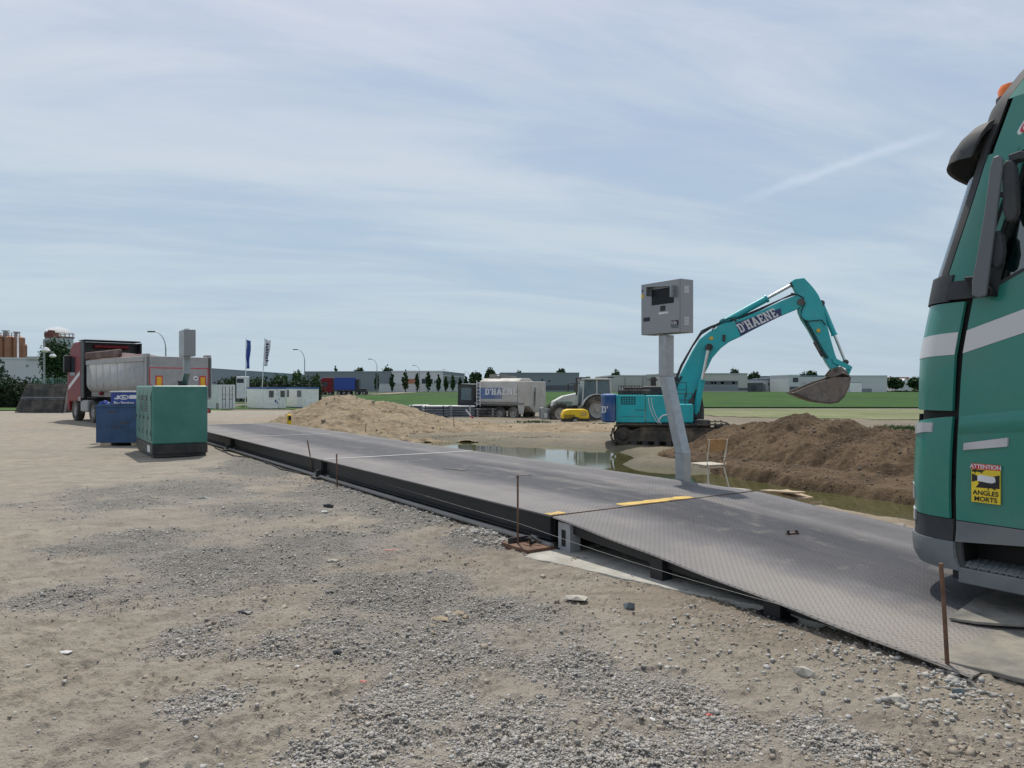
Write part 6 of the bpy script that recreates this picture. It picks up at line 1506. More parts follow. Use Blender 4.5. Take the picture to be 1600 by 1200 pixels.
def ducts():
    rows = [((646, 654, 664, 636), 'first bundle of grey pipes left of the black strap'), ]
    specs = [(660, 700, 655, 634, 'grey pipe bundle with pale ends, nearest part of the long stack', 49, 2.0, 5), (700, 742, 657, 634, 'long grey pipe bundle in the middle of the long stack', 50, 2.2, 6), (640, 664, 651, 633, 'grey pipe bundle at the left end of the stack beside the sand heap', 53, 2.2, 5), (742, 776, 656, 638, 'dark pipe bundle partly in front of the tanker wheels', 50, 1.6, 4)]
    for x0, x1, yb, yt, lb, Y, dep, rows_ in specs:
        a, b_ = at(x0, yb, Y), at(x1, yb, Y); h = (yb - yt) / FPX * Y; L = b_.x - a.x
        T = thing('pipe_bundle', lb, 'pipe bundle', (a.x, Y, a.z), math.radians(-3), 'bundles of grey pipes')
        d = h / rows_; m = MB(); e = MB(); nd = int(dep / d)
        for r in range(rows_):
            for k in range(nd):
                if 0 < k < nd - 1 and r < rows_ - 1: continue
                m.cyl((0, k * d, d * (r + .5)), (L, k * d, d * (r + .5)), d * .47, n=8)
        m.build('pipes', 'black_stack' if 'dark' in lb else 'grey_duct', T)
        for r in range(rows_): e.cyl((-.03, 0, d * (r + .5)), (.30, 0, d * (r + .5)), d * .49, n=8); 
        if 'dark' not in lb: e.build('pale_ends', 'duct_light', T)
        MB().b2(L * .1, L * .16, -.08, -.04, 0, h).b2(L * .8, L * .86, -.08, -.04, 0, h).build('strap', 'label_black' if 'left end' in lb or 'nearest' in lb else 'duct_light', T)
ducts()
c = at(735, 650, 47.5); T = thing('barrier_board', 'small white and red board stuck in the earth near the pipe stack', 'marker board', (c.x, c.y, c.z - .2)); MB().box((0, 0, .25), (.09, .03, .9), ry=-.7).build('board', 'label_white', T); MB().box((.10, -.02, .14), (.1, .03, .22), ry=-.7).build('red_end', 'red_mark', T)

# ================================================================ CONTAINERS AND SITE CABINS
def cornerbox(px, py_b, py_t, Y, ang, pxl, pxr):
    """near vertical edge at px; returns Empty frame values: local x along left face, y along right face"""
    k = Vector(((px - 800) / FPX * Y, Y)); zb = EYE - (py_b - HY) / FPX * Y; zt = EYE - (py_t - HY) / FPX * Y
    dl = Vector((-math.cos(ang), math.sin(ang))); dr = Vector((math.sin(ang), math.cos(ang)))
    def ln(d, p): q = (p - 800) / FPX; return (q * k.y - k.x) / (d.x - q * d.y)
    return k, zb, zt - zb, math.atan2(dr.y, dr.x), ln(dl, pxl), ln(dr, pxr)
def container():
    k, zb, h, rz, Ll, Lr = cornerbox(343, 640.5, 601, 77, math.radians(52), 330, 367.5)
    Ll = 6.0
    T = thing('shipping_container', 'white shipping container showing its door end beside the generator', 'container', (k.x, k.y, zb), rz)
    MB().b2(.04, Lr - .04, .04, Ll, .1, h - .04).build('body', 'white_container', T)
    c = MB()
    for i in range(int(Ll / .28)): c.b2(-.0, .045, .2 + i * .28, .34 + i * .28, .18, h - .16)
    c.build('corrugation', 'white_container', T)
    fr = MB(); 
    for x in (0, Lr - .1): fr.b2(x, x + .1, 0, .1, 0, h)
    fr.b2(.1, Lr - .1, 0, .08, 0, .14).b2(.1, Lr - .1, 0, .08, h - .12, h).b2(0, .08, .1, Ll, 0, .12).b2(0, .08, .1, Ll, h - .1, h); fr.build('frame', 'white_container', T)
    for x0, x1 in ((.11, Lr / 2 - .01), (Lr / 2 + .01, Lr - .11)):
        d = MB().b2(x0, x1, .01, .04, .15, h - .13).build('door', 'white_container', T)
        w_ = x1 - x0; bb = MB()
        for q in (.3, .72): bb.cyl((x0 + w_ * q, -.02, .16), (x0 + w_ * q, -.02, h - .15), .022, n=6)
        bb.build('locking_bar', 'dark_steel', d); MB().b2(x0 + w_ * .2, x0 + w_ * .75, -.012, .009, 1.1, 1.14).b2(x0, x1, .0, .009, h * .6, h * .6 + .015).build('door_handle', 'dark_steel', d)
    MB().b2(-.012, .0, .3, 1.2, .1, .7).build('vent_panel', 'lower_rail', T)
container()
def cabin(px, pyb, pyt, Y, ang, pl, pr, label, feats):
    k, zb, h, rz, Ll, Lr = cornerbox(px, pyb, pyt, Y, math.radians(ang), pl, pr)
    T = thing('site_cabin', label, 'site cabin', (k.x, k.y, zb), rz, 'cream site cabins')
    MB().b2(0, Lr, 0, Ll, .06, h - .18).build('wall', 'cabin_cream', T); MB().b2(-.03, Lr + .03, -.03, Ll + .03, h - .18, h).build('roof_edge', 'cabin_blue', T); MB().b2(-.01, Lr + .01, -.01, Ll + .01, 0, .06).build('floor_frame', 'cabin_blue', T)
    for kind, a, b_ in feats:
        x0, x1 = Lr * a, Lr * b_
        if kind == 'w':
            f = MB().b2(x0 - .05, x1 + .05, -.025, -.001, h * .50, h * .87).build('window', 'cabin_cream', T); MB().b2(x0, x1, -.032, -.026, h * .53, h * .84).build('pane', 'window_dark', f)
            g = MB(); n = 4
            for i in range(n): q = x0 + (x1 - x0) * (i + .5) / n; g.b2(q - .02, q + .02, -.045, -.036, h * .53, h * .84)
            g.build('bars', 'lower_rail', f)
        elif kind == 'd': d = MB().b2(x0, x1, -.03, -.001, .08, h * .86).build('door', 'label_white', T); MB().b2(x1 - .12, x1 - .07, -.05, -.031, h * .42, h * .46).build('handle', 'dark_steel', d)
        elif kind == 'l': MB().b2(x0, x1, -.02, -.002, h * .30, h * .42).b2(x0 + .2, x1 + .2, -.02, -.002, h * .24, h * .31).build('blue_label', 'sign_blue', T)
cabin(416.5, 639, 605, 78, 47, 386, 447, 'cream site cabin with two barred windows, nearer of the two', [('w', .12, .36), ('w', .70, .93), ('l', .42, .5), ('d', .56, .68)])
cabin(478, 637.5, 605, 79, 50, 447.5, 498, 'cream site cabin with plain end wall, right of the other cabin', [])
# door face of the second cabin (its left face)
k, zb, h, rz, Ll, Lr = cornerbox(478, 637.5, 605, 79, math.radians(50), 447.5, 498)
T2 = [o for o in bpy.data.objects if o.name.startswith('site_cabin') and o.parent is None][-1]
f = MB().b2(-.03, -.001, Ll * .20, Ll * .45, .08, h * .86).build('door', 'label_white', T2); MB().b2(-.036, -.031, Ll * .22, Ll * .43, h * .52, h * .84).build('door_pane', 'window_dark', f)
g = MB()
for i in range(3): g.b2(-.045, -.037, Ll * (.25 + .07 * i), Ll * (.265 + .07 * i), h * .52, h * .84)
g.build('bars', 'lower_rail', f)
f = MB().b2(-.03, -.001, Ll * .86, Ll * .96, h * .5, h * .87).build('window', 'window_bars', T2)

# ================================================================ FLAGS, LAMPS, SMALL THINGS BY THE ROAD
def flag(px, pxt, pyt, pyb, w0, w1, Y, mat, label, ink=False):
    b0 = at(px, 603, Y); zb = Hs(b0.x, Y); T = thing('flag', label, 'flag', (b0.x, Y, zb), 0, 'tall flags behind the site cabins'); zt = at(0, pyt - 2, Y).z - zb; x1 = (pxt - px) / FPX * Y
    MB().tube([(0, 0, 0), (x1, 0, zt)], .05, 8).build('pole', 'label_white', T)
    n = 16; vs = []; z1, z0 = at(0, pyt, Y).z - zb, at(0, pyb, Y).z - zb
    for i in range(n + 1):
        t = i / n; z = z1 + (z0 - z1) * t; xx = x1 * (z / zt); w_ = (w0 + (w1 - w0) * t) / FPX * Y
        for j in range(4): vs.append((xx + .06 + w_ * j / 3, .10 * math.sin(j * 1.6 + t * 9), z - .12 * j / 3 * (1 - t)))
    b = MB(); b.add(vs, [(i * 4 + j, i * 4 + j + 1, (i + 1) * 4 + j + 1, (i + 1) * 4 + j) for i in range(n) for j in range(3)]); c = b.build('cloth', mat, T, smooth=True); c.modifiers.new('s', 'SOLIDIFY').thickness = .01
    if ink:
        for i in range(7): MB().b2(x1 * .8 + .25, x1 * .8 + .55 - .08 * (i % 2), -.16, -.13, z1 - .7 - i * .32, z1 - .5 - i * .32).build('lettering', 'flag_ink', c)
    else: MB().cyl((x1 + .3, -.14, z1 - .5), (x1 + .3, -.12, z1 - .5), .16, n=14).build('emblem', 'cabin_blue', c)
flag(383.5, 384.5, 531, 576, 7, 4.5, 84, 'flag_blue', 'tall narrow blue flag hanging on a white pole')
flag(408, 414, 530, 572, 9, 5, 86, 'flag_white', 'tall white flag with dark vertical lettering on a leaning pole', True)
def lamp(px, pyt, Y, arm, label):
    c = at(px, pyt, Y); zb = Hs(c.x, Y); T = thing('street_lamp', label, 'street lamp', (c.x, Y, zb), 0, 'curved street lamps along the road'); h = c.z - zb
    pts = [(0, 0, 0), (0, 0, h - 2.1)] + [(-(arm - .35) * (1 - math.cos(t * 1.5)), 0, h - 2.1 + 2.1 * math.sin(t * 1.5)) for t in (.2, .4, .6, .8, 1.)]
    MB().tube(pts, [.10, .075, .06, .055, .05, .045, .045], 8).build('pole', 'lamp_pole', T, smooth=True)
    e = pts[-1]; MB().b2(e[0] - .85, e[0] + .05, -.17, .17, e[2] - .09, e[2] + .07).build('lamp_head', 'lamp_dark', T, bevel=.05)
for a in ((259, 518, 88, 1.75, 'street lamp rising behind the tipper trailer, nearest and tallest'), (476, 546, 134, 1.75, 'street lamp rising behind the site cabins'), (589, 561, 178, 1.75, 'street lamp above the grass right of the red and blue lorry'), (655.5, 571, 226, 1.75, 'street lamp among the columnar trees before the white hall'), (700, 577, 285, 1.75, 'distant street lamp right of the white hall wall'), (733, 581, 340, 1.75, 'farthest small street lamp left of the tanker lorry')): lamp(*a)
def twin():
    Y = 62; c = at(69, 545, Y); zb = Hs(c.x, Y); T = thing('camera_mast', 'pale green mast with two round heads left of the dark tree', 'mast', (c.x, Y, zb)); h = c.z - zb
    MB().tube([(0, 0, 0), (0, 0, h * .45)], .16, 10).build('mast_base', 'pole_green', T); MB().tube([(0, 0, h * .45), (0, 0, h + .8)], .08, 8).build('mast', 'lamp_pole', T)
    MB().tube([(-.1, 0, h - .2), (.8, 0, h - .3)], .05, 6).build('crossarm', 'lamp_pole', T)
    for x, z, r in ((.12, h - .15, .36), (.72, h - .62, .28)): MB().lathe([(0, r * .8), (r * .6, r * .6), (r, 0), (r * .7, -r * .35), (0, -r * .5)], (x, 0, z), n=16).build('head', 'label_white', T, smooth=True)
twin()
c = at(28, 590, 200); T = thing('floodlight_mast', 'thin white mast in front of the brown silos', 'mast', (c.x, 200, Hs(c.x, 200))); MB().tube([(0, 0, 0), (0, 0, at(0, 522, 200).z - T.location.z)], .22, 6).build('mast', 'label_white', T)
def far_lorry():
    Y = 164; c = at(497, 617.5, Y); T = thing('articulated_lorry', 'distant red lorry with dark blue curtain trailer on the road', 'lorry', (c.x, Y, c.z), 0); s = Y / FPX
    cab = MB().side([(.1, .5), (.0, 1.4), (.35, 3.3), (1.2, 3.9), (3.1, 3.9), (3.1, .6)], 0, 2.5).build('cab', 'red_cab', T, bevel=.08)
    MB().prism([(.35, 1.9), (.55, 3.0), (.8, 3.0), (.8, 1.9)], (0, -.02, 0), (1, 0, 0), (0, 0, 1), (0, .02, 0)).b2(1.0, 2.1, -.02, 0, 1.9, 2.9).build('window', 'window_dark', cab)
    MB().b2(3.6, 8.2, -.02, 2.52, 1.2, 3.95).build('curtain_trailer', 'flag_blue', T, bevel=.03); MB().b2(3.6, 8.2, .02, 2.48, .9, 1.2).build('chassis', 'dark_steel', T)
    MB().b2(8.25, 9.0, .2, 2.3, .9, 3.6).b2(9.0, 10.6, .2, 2.3, .7, 1.5).build('rear_machine', 'dark_cab', T, bevel=.05)
    for x in (.9, 2.6, 4.6, 5.7, 6.8, 8.6, 10.2):
        for y in (.25, 2.25): wheel(T, (x, y, .5), .5, .3, 'tyre_dark', 'rim_dusty', n=14)
far_lorry()
def van():
    Y = 112; c = at(369, 600, Y); T = thing('white_lorry', 'white lorry front peeping over the hedge left of the blue flag', 'lorry', (c.x, Y, Hs(c.x, Y)), 0)
    z1 = at(0, 588, Y).z - T.location.z; MB().b2(0, 1.25, 0, 2.2, .5, z1).build('cab', 'label_white', T, bevel=.1); MB().b2(.1, 1.15, -.02, 0, z1 - 1.0, z1 - .35).build('windscreen', 'window_dark', T)
    for x in (.2, 1.05): wheel(T, (x, .5, .45), .45, .3, n=14)
van()

# ================================================================ TREES, HEDGES
def leaves(P, s, mat, name, parent, tint):
    n = len(P); A = RNG.normal(0, 1, (n, 3)); A /= np.linalg.norm(A, axis=1)[:, None]; B = np.cross(A, RNG.normal(0, 1, (n, 3))); B /= np.linalg.norm(B, axis=1)[:, None]
    s = (s * RNG.uniform(.6, 1.4, n))[:, None]
    V = np.stack([P - A * s * .5, P + B * s * .38, P + A * s * .5, P - B * s * .38], 1).reshape(-1, 3); F = np.arange(4 * n).reshape(-1, 4)
    o = fast_mesh(name, V, F, mat, np.repeat(tint, 4)); o.parent = parent; return o
def crown(blobs, n, s, mat, parent, name='crown'):
    """leaf clumps through the volume of a set of ellipsoids (x, y, z, rx, ry, rz)"""
    P = []; T_ = []; vol = np.array([b[3] * b[4] * b[5] for b in blobs]) ** .7; cnt = (n * vol / vol.sum()).astype(int)
    for (x, y, z, rx, ry, rz), k in zip(blobs, cnt):
        m = max(4, k // 14); D = RNG.normal(0, 1, (m, 3)); D /= np.linalg.norm(D, axis=1)[:, None]; r = RNG.uniform(.45, 1.05, (m, 1)) ** .6
        Cc = D * r; tc_ = RNG.uniform(0, 1, m)
        idx = RNG.integers(0, m, k); Q = Cc[idx] + RNG.normal(0, .16, (k, 3)); P.append(Q * (rx, ry, rz) + (x, y, z)); T_.append(np.clip(tc_[idx] * .7 + RNG.uniform(0, .3, k), 0, 1))
    return leaves(np.concatenate(P), s, mat, name, parent, np.concatenate(T_))
def tree(name, label, px0, px1, pyt, Y, mat='leaf_dark', shape='round', n=900, group='trees round the field and factory', pyb=None):
    xc = at((px0 + px1) / 2, 600, Y).x; w_ = (px1 - px0) / FPX * Y; zb = Hs(xc, Y); zt = at(0, pyt, Y).z
    if pyb is not None: zb0 = at(0, pyb, Y).z
    h = zt - zb; T = thing(name, label, 'tree', (xc, Y, zb), 0, group); r = w_ / 2; s = max(.22, Y / FPX * 2.9)
    if shape == 'column': bl = [(0, 0, h * (.20 + .75 * t), r * q, r * q, h * .13) for t, q in ((.05, .65), (.2, .9), (.4, 1.0), (.6, .9), (.8, .65), (.95, .35))]; th = h * .2
    elif shape == 'cone': bl = [(random.uniform(-.1, .1) * r, 0, h * t, r * q, r * q, h * .10) for t, q in ((.12, 1.), (.28, .95), (.42, .8), (.56, .65), (.7, .48), (.83, .3), (.94, .15))]; th = h * .15
    else:
        bl = [(0, 0, h * .62, r * .92, r * .92, h * .37)]
        for i in range(7): a = i * 2.4; bl.append((math.cos(a) * r * .55, math.sin(a) * r * .55, h * (.42 + .42 * random.random()), r * .48, r * .48, h * .20))
        th = h * .35
    MB().tube([(0, 0, -.2), (.02 * r, 0, th), (0, .02, h * .7)], [max(.08, h * .03), max(.06, h * .02), .03], 7).build('trunk', 'bark', T, smooth=True)
    b = MB()
    for i in range(4): a = i * 1.6; b.tube([(0, 0, th * .9), (math.cos(a) * r * .3, math.sin(a) * r * .3, h * .5), (math.cos(a) * r * .55, math.sin(a) * r * .55, h * .72)], [.06, .04, .02], 5)
    b.build('limbs', 'bark', T); crown(bl, n, s, mat, T); return T
tree('broadleaf_tree', 'large dark broadleaf tree between the grey silo and the red cab', 66, 112, 534, 120, 'leaf_dark', n=8500)
tree('conifer_tree', 'dark conifer at the left edge in front of the white factory hall', -22, 22, 560, 95, 'leaf_blue', 'cone', 2600)
for a in ((486 - 4, 508 - 8, 585, 125, 'bushy tree behind the right end of the site cabins'), (455, 472, 577, 130, 'pointed small tree rising above the hedge behind the cabins'), (470, 480, 590, 128, 'low tree close right of the second lamp pole'), (425, 450, 586, 126, 'rounded small tree behind the first site cabin'), (395, 420, 590, 128, 'low rounded tree behind the white flag pole'), (352, 372, 590, 118, 'low tree right of the tipper trailer')):
    tree('small_tree', a[4], a[0], a[1], a[2], a[3], 'leaf_mid', n=1400)
tree('cypress_tree', 'single dark pointed tree behind the red and blue lorry', 519.5, 530, 573.5, 300, 'leaf_dark', 'column', 600)
tree('broadleaf_tree', 'round dark tree top over the grey hall behind the blue trailer', 548, 568, 575, 330, 'leaf_dark', n=2600)
tree('broadleaf_tree', 'flat tree top above the roof joint of the grey and white halls', 597, 615, 574, 345, 'leaf_dark', n=2600)
for i, (a, b_, c_) in enumerate(((585, 592.5, 584), (608.5, 616.5, 583), (628.5, 638.5, 578.5), (648.5, 655, 581), (664.5, 673.5, 581), (681.5, 688.5, 587), (694, 700, 588.5), (704.5, 711, 586), (716, 721.5, 590), (725, 731.5, 588))):
    lbs = ['slim columnar tree before the grey hall, leftmost of the row', 'second columnar tree from the left in front of the dark hall windows', 'tallest and widest columnar tree of the row in front of the white hall', 'narrow columnar tree left of the fourth street lamp', 'full columnar tree right of the fourth street lamp', 'sparse short columnar tree in the middle of the row', 'small slim columnar tree left of the white hall corner', 'dark columnar tree right of the white hall corner', 'tiny columnar tree fourth behind the tanker cab', 'last dark columnar tree of the row, beside the tanker cab']
    tree('columnar_tree', lbs[i], a, b_, c_, 235, 'leaf_dark', 'column', 700, 'row of columnar trees in front of the white hall')
for i, (a, b_, t_, Y, lb) in enumerate(((733, 752, 582, 380, 'rounded tree behind the tanker cab, left of the taller one'), (757, 775, 577, 380, 'taller round tree right behind the tanker cab'), (870, 884, 577, 360, 'small tree top over the dark grey warehouse'), (955, 970, 578, 380, 'tree top over the roof right of the tractor'), (1139, 1154, 578, 380, 'small tree top above the cream warehouse right of the boom'), (1169, 1187, 583, 340, 'dark tree right of the cream warehouse'), (1250, 1277, 580, 400, 'broad low tree top behind the white offices'), (1207, 1222, 588, 400, 'faint tree top between the small white buildings'), (805, 817, 581, 420, 'tiny tree top over the left end of the dark grey warehouse'), (1386, 1411, 590, 290, 'round dark tree right of the white hall near the lorry'), (1420, 1446, 590, 290, 'round dark tree hard against the green lorry front'), (913, 925, 590, 400, 'small dark tree above the tractor roof'))):
    tree('distant_tree', lb, a, b_, t_, Y, 'leaf_dark', n=2600, group='distant trees on the skyline')
def hedge(label, px0, px1, py0, py1, Y, depth, n, mat='leaf_hedge', Y1=None):
    a = at(px0, 600, Y); b_ = at(px1, 600, Y1 or Y); zb = Hs(a.x, Y); T = thing('hedge', label, 'hedge', (a.x, Y, zb)); h0 = at(0, py0, Y).z - zb; h1 = at(0, py1, Y1 or Y).z - zb
    L = math.hypot(b_.x - a.x, b_.y - a.y); m = max(4, int(L / 1.6)); bl = []
    for i in range(m):
        t = (i + .5) / m; h = h0 + (h1 - h0) * t; bl.append(((b_.x - a.x) * t, (b_.y - a.y) * t + depth / 2, h * .5, L / m * .75, depth * .6, h * random.uniform(.46, .60)))
    crown(bl, n, max(.25, Y / FPX * 3.), mat, T, 'foliage'); 
    MB().prism([(0, 0), (b_.x - a.x, 0), (b_.x - a.x, h1 * .8), (0, h0 * .8)], (0, depth * .45, 0), (1, (b_.y - a.y) / (b_.x - a.x), 0), (0, 0, 1), (0, .3, 0)).build('branches', 'bark', T); return T
hedge('long dark clipped hedge at the left behind the mat stack', -60, 112, 591, 594, 82, 2.5, 9000)
hedge('dense green hedge behind the container and the site cabins', 333, 497, 592, 595, 116, 3.5, 8000)
hedge('low dark hedge in front of the right-hand trees near the lorry', 1372, 1480, 611, 611, 285, 2, 1500)
hedge('distant low hedge line along the far edge of the land left of the grey hall', 530, 590, 592, 597, 320, 3, 900)
# green mesh fence
def fence():
    Y = 78; a = at(54, 600, Y); b_ = at(112, 600, Y); T = thing('mesh_fence', 'green metal mesh fence above the dark mat stack', 'fence', (a.x, Y, Hs(a.x, Y))); h = at(0, 590.5, Y).z - T.location.z; L = b_.x - a.x; m = MB()
    for i in range(int(L / .18)): m.b2(i * .18, i * .18 + .03, 0, .02, .1, h)
    for z in (.3, 1.2, 2.1, h - .1): m.b2(0, L, .02, .03, z, z + .04)
    m.build('mesh_panel', 'pole_green', T)
    for i in range(3): MB().b2(L * i / 2 - .04, L * i / 2 + .04, -.08, .0, 0, h + .05).build('post', 'pole_green', T)
fence()

# ================================================================ BUILDINGS
def hall(name, label, px0, px1, pyt, Y, depth, mat, feats=(), pyb=None, Y1=None, pyt1=None, roof=None, cat='building', para=.5, group=None):
    a = at(px0, 600, Y); b_ = at(px1, 600, Y1 or Y); zb = min(Hs(a.x, Y), -.3) - .2; zt = at(0, pyt, Y).z; zt1 = at(0, pyt1 if pyt1 else pyt, Y1 or Y).z
    L = math.hypot(b_.x - a.x, b_.y - a.y); T = thing(name, label, cat, (a.x, Y, zb), math.atan2(b_.y - a.y, b_.x - a.x), group); h = zt - zb; h1 = zt1 - zb
    MB().prism([(0, 0), (L, 0), (L, h1), (0, h)], (0, 0, 0), (1, 0, 0), (0, 0, 1), (0, depth, 0)).build('wall', mat, T)
    MB().prism([(-.1, h), (L + .1, h1), (L + .1, h1 + para), (-.1, h + para)], (0, -.12, 0), (1, 0, 0), (0, 0, 1), (0, depth + .24, 0)).build('roof', roof or mat, T)
    for f in feats:
        nm, x0, x1, y0, y1, m = f[:6]; x0, x1 = (x0 - px0) / (px1 - px0) * L, (x1 - px0) / (px1 - px0) * L; z0, z1 = at(0, y0, Y).z - zb, at(0, y1, Y).z - zb
        MB().b2(x0, x1, -.14 - (.2 if len(f) > 6 else 0), -.001, min(z0, z1), max(z0, z1)).build(nm, m, T)
    return T
hall('warehouse', 'very long blue grey warehouse receding behind the hedge and flags', 236, 545, 570, 300, 60, 'wall_slate', Y1=640, pyt1=590.5, roof='wall_slate', para=.3)
hall('factory_hall', 'grey hall with dark window bands at the left end of the white hall', 560, 612, 583, 262, 60, 'wall_grey', [('window_band', 594, 611, 586, 589, 'window_dark'), ('window_band', 594, 611, 591, 594, 'window_dark'), ('ribbed_wall', 562, 592, 584, 600, 'wall_slate'), ('gate', 565, 590, 601, 606, 'roof_orange')], roof='roof_light')
hall('factory_hall', 'long white hall behind the row of columnar trees', 612, 692, 581.5, 255, 60, 'wall_white', [('window', 633, 650, 592, 600, 'roof_orange'), ('window', 659, 676, 592, 600, 'window_dark'), ('gate', 678, 684, 594, 603, 'wall_grey')])
hall('factory_hall', 'grey end section of the hall right of the white wall', 692.5, 726, 582, 256, 50, 'wall_grey', [('canopy', 693, 724, 586, 588, 'roof_light'), ('gate', 700, 712, 594, 604, 'wall_dark')], Y1=300, pyt1=585.5)
hall('boundary_wall', 'low pale wall running in front of the white hall', 592, 727, 600, 246, .4, 'wall_white', cat='wall', para=.1)
hall('warehouse', 'wide dark grey warehouse behind the tanker lorry', 781, 905, 584, 300, 80, 'wall_grey', [('plinth', 856, 904, 602, 609, 'wall_dark'), ('sign', 846, 848.5, 592, 595, 'label_black'), ('sign', 857, 860, 594, 596, 'label_black'), ('plinth', 781, 856, 603, 609, 'wall_dark')])
hall('warehouse', 'cream warehouse partly behind the tractor and display post', 955, 1040, 588, 310, 60, 'wall_cream', [('downpipe', 976, 977, 589, 610, 'wall_grey'), ('downpipe', 1004, 1005, 589, 610, 'wall_grey'), ('upper_block', 1010, 1040, 585, 592, 'wall_cream', 1)])
hall('warehouse', 'cream warehouse with dark window band seen under the excavator boom', 1042, 1168, 585, 285, 60, 'wall_cream', [('window_band', 1100, 1153, 595, 601, 'wall_dark'), ('window', 1111, 1114, 596.5, 600, 'label_white'), ('window', 1116, 1119, 596.5, 600, 'label_white'), ('window', 1126, 1131, 596.5, 600, 'label_white'), ('window', 1144, 1148, 596.5, 600, 'label_white'), ('plinth', 1043, 1153, 602, 610, 'wall_grey'), ('plinth', 1153, 1168, 606, 610, 'wall_dark')], roof='roof_light')
hall('workshop', 'low dark shed right of the cream warehouse', 1170, 1192, 600, 290, 20, 'wall_dark', [('gate', 1174, 1182, 603, 610, 'window_dark')])
hall('workshop', 'small white building with grey roof left of the glazed office', 1184, 1208, 594, 305, 25, 'wall_white', [('gate', 1190, 1196, 600, 611, 'wall_grey'), ('window', 1200, 1204, 598, 602, 'window_dark')], roof='wall_slate')
hall('workshop', 'grey and white glazed office in the middle of the right-hand buildings', 1208, 1232, 592, 300, 25, 'wall_grey', [('window', 1211, 1217, 600, 610, 'window_dark'), ('window', 1219, 1224, 598, 610, 'window_dark'), ('white_panel', 1225, 1232, 593, 606, 'wall_white'), ('window', 1227, 1230, 605, 612, 'window_dark')])
hall('workshop', 'distant pale blue roofed shed behind the small white buildings', 1186, 1228, 589, 360, 40, 'roof_light', roof='wall_slate')
hall('office_building', 'white two storey office left of the excavator bucket', 1232, 1250, 587.5, 280, 20, 'wall_white', [('window', 1239, 1247, 590, 597, 'window_dark'), ('window', 1234, 1248, 604, 612, 'wall_dark')])
hall('office_building', 'white low office wing behind the bucket', 1250, 1319, 588.5, 286, 25, 'wall_white', [('window', 1256, 1260, 598, 611, 'roof_light'), ('window', 1268, 1280, 596, 603, 'window_dark'), ('window', 1285, 1300, 596, 603, 'wall_grey'), ('plinth', 1300, 1319, 604, 612, 'wall_grey')], roof='wall_slate')
hall('factory_hall', 'plain white hall with pale gate near the green lorry', 1321, 1386, 588.5, 278, 40, 'wall_white', [('gate', 1328, 1346, 598, 613, 'cabin_cream'), ('gate_frame', 1328, 1346, 597, 598, 'wall_grey'), ('window', 1347, 1362, 607, 613, 'wall_grey')])
hall('house', 'distant house with orange roof between the right-hand trees', 1398, 1420, 592, 420, 15, 'wall_cream', roof='roof_orange', para=1.)
r = hall('marquee', 'white tent roof between the right-hand trees', 1406, 1424, 600, 330, 12, 'wall_white', cat='tent'); MB().prism([(0, 0), (5, 0), (2.5, 2.2)], (0, 0, at(0, 599, 330).z - r.location.z), (1, 0, 0), (0, 0, 1), (0, 10, 0)).build('tent_roof', 'label_white', r)
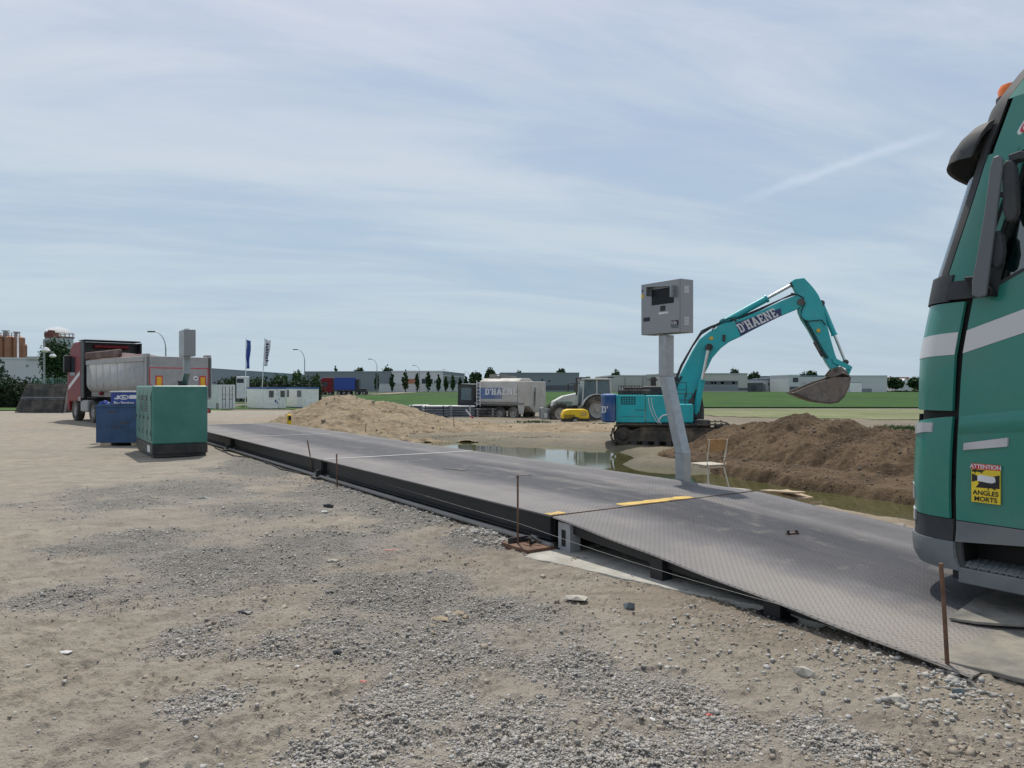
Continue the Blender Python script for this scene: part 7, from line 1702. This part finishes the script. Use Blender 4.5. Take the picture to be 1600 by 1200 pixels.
# factory at the left
hall('factory_hall', 'white factory hall in front of the silos at the left edge', -30, 63, 561, 190, 30, 'wall_white', [('upper_block', 42, 62, 557, 562, 'wall_cream', 1), ('vent', 41, 44, 570, 573, 'wall_grey')], pyt1=562)
def silos():
    Y = 235; s = Y / FPX; c = at(18, 603, Y); T = thing('silo_group', 'group of tall brown silos with railings at the left edge', 'silos', (c.x, Y, -1), 0); zt = at(0, 528, Y).z + 1
    for i, (a, b_, t) in enumerate(((-22, -6, 526), (-6, 8, 526), (8, 22, 527), (22, 38, 528), (34, 42, 540))):
        x0, x1 = (a - 18) * s, (b_ - 18) * s; z = at(0, t, Y).z + 1; MB().cyl(((x0 + x1) / 2, 0, 0), ((x0 + x1) / 2, 0, z), (x1 - x0) / 2 * .98, n=20).cyl(((x0 + x1) / 2, 0, z), ((x0 + x1) / 2, 0, z + .5), (x1 - x0) / 2 * .98, .5, n=20).build('silo', 'silo_brown', T, smooth=True)
    r_ = MB()
    for k in range(14): x = (-20 + k * 4.2 - 18) * s; r_.tube([(x, -1.2, zt), (x, -1.2, zt + 1.5)], .09, 5)
    r_.tube([(-38 * s, -1.2, zt + 1.5), (18 * s, -1.2, zt + 1.5)], .09, 5).tube([(-38 * s, -1.2, zt + .8), (18 * s, -1.2, zt + .8)], .07, 5); r_.build('railing', 'factory_rust', T)
    for x, w_, h in ((-9, 7, 2.1), (8, 5, 1.7)): MB().cyl((x * s, 0, zt), (x * s, 0, zt + h), w_ / 2 * s, n=10).b2((x - w_ / 2) * s, (x + w_ / 2) * s, -1, 1, zt + h, zt + h + .3).build('hopper_top', 'silo_grey', T)
    for a, b_, m in ((-12, 14, 'silo_brown'),): MB().b2(a * s, b_ * s, -3, -2, zt * .52, zt * .56).build('conveyor', 'lower_rail', T)
    # grey silo
    c = at(70, 603, Y); T = thing('grey_silo', 'wide grey silo with rusty platform left of the dark tree', 'silo', (c.x, Y + 8, -1), 0); s = (Y + 8) / FPX; zt = at(0, 527, Y + 8).z + 1; r = 18 * s
    MB().cyl((0, 0, 0), (0, 0, zt), r, n=28).build('silo', 'silo_grey', T, smooth=True); q = MB()
    for k in range(18): an = k / 18 * 6.283; q.tube([(r * 1.05 * math.cos(an), r * 1.05 * math.sin(an), zt), (r * 1.05 * math.cos(an), r * 1.05 * math.sin(an), zt + 1.2)], .08, 5)
    q.lathe([(r * 1.08, -.3), (r * 1.08, .1), (r * .9, .1), (r * .9, -.3)], (0, 0, zt), n=28).lathe([(r * 1.06, 1.15), (r * 1.06, 1.3), (r * 1.03, 1.3)], (0, 0, zt), n=28); q.build('platform', 'factory_rust', T)
    MB().b2(-r * 1.15, -r * .35, -1.5, 1.5, zt, zt + 1.5).b2(-r * .9, -r * .6, -1, 1, zt + 1.5, zt + 2.3).build('top_machine', 'factory_rust', T); MB().b2(-r * 1.22, -r * 1.02, -r * .2, 0, 0, zt + 2).build('ladder_shaft', 'silo_grey', T)
silos()
def smoke():
    m = bpy.data.materials.new('steam'); m.use_nodes = True; N = NT(m.node_tree); nt = m.node_tree; nt.nodes.remove(nt.nodes['Principled BSDF']); pv = N.n('ShaderNodeVolumePrincipled'); pv.inputs['Color'].default_value = (.95, .95, .96, 1)
    tc = N.n('ShaderNodeTexCoord'); n = N.noise(tc.outputs['Object'], .22, 4, .6, .4)
    g = N.n('ShaderNodeTexGradient', gradient_type='SPHERICAL'); mp = N.n('ShaderNodeMapping'); N.L.new(tc.outputs['Object'], mp.inputs[0]); mp.inputs['Scale'].default_value = (1 / 9, 1 / 5, 1 / 4.2); N.L.new(mp.outputs[0], g.inputs[0])
    d = N.m('MULTIPLY', N.ramp(N.m('MULTIPLY', n, N.m('ADD', g.outputs[1], .25)), .16, .36, 0, .55), 1.); N.L.new(d, pv.inputs['Density']); N.L.new(pv.outputs[0], nt.nodes['Material Output'].inputs['Volume']); M['steam'] = m
    Y = 262; c = at(88, 519, Y); b = MB(); b.lathe([(.01, -4), (3, -3.6), (6, -2), (8, 0), (6.5, 2.2), (3, 3.6), (.01, 4)], (0, 0, 0), n=20); o = b.build('steam_plume', 'steam'); o.location = c; o.scale = (.62, .8, .6); tag(o, 'white plume of steam drifting behind the grey silo', 'steam', kind='stuff')
smoke()
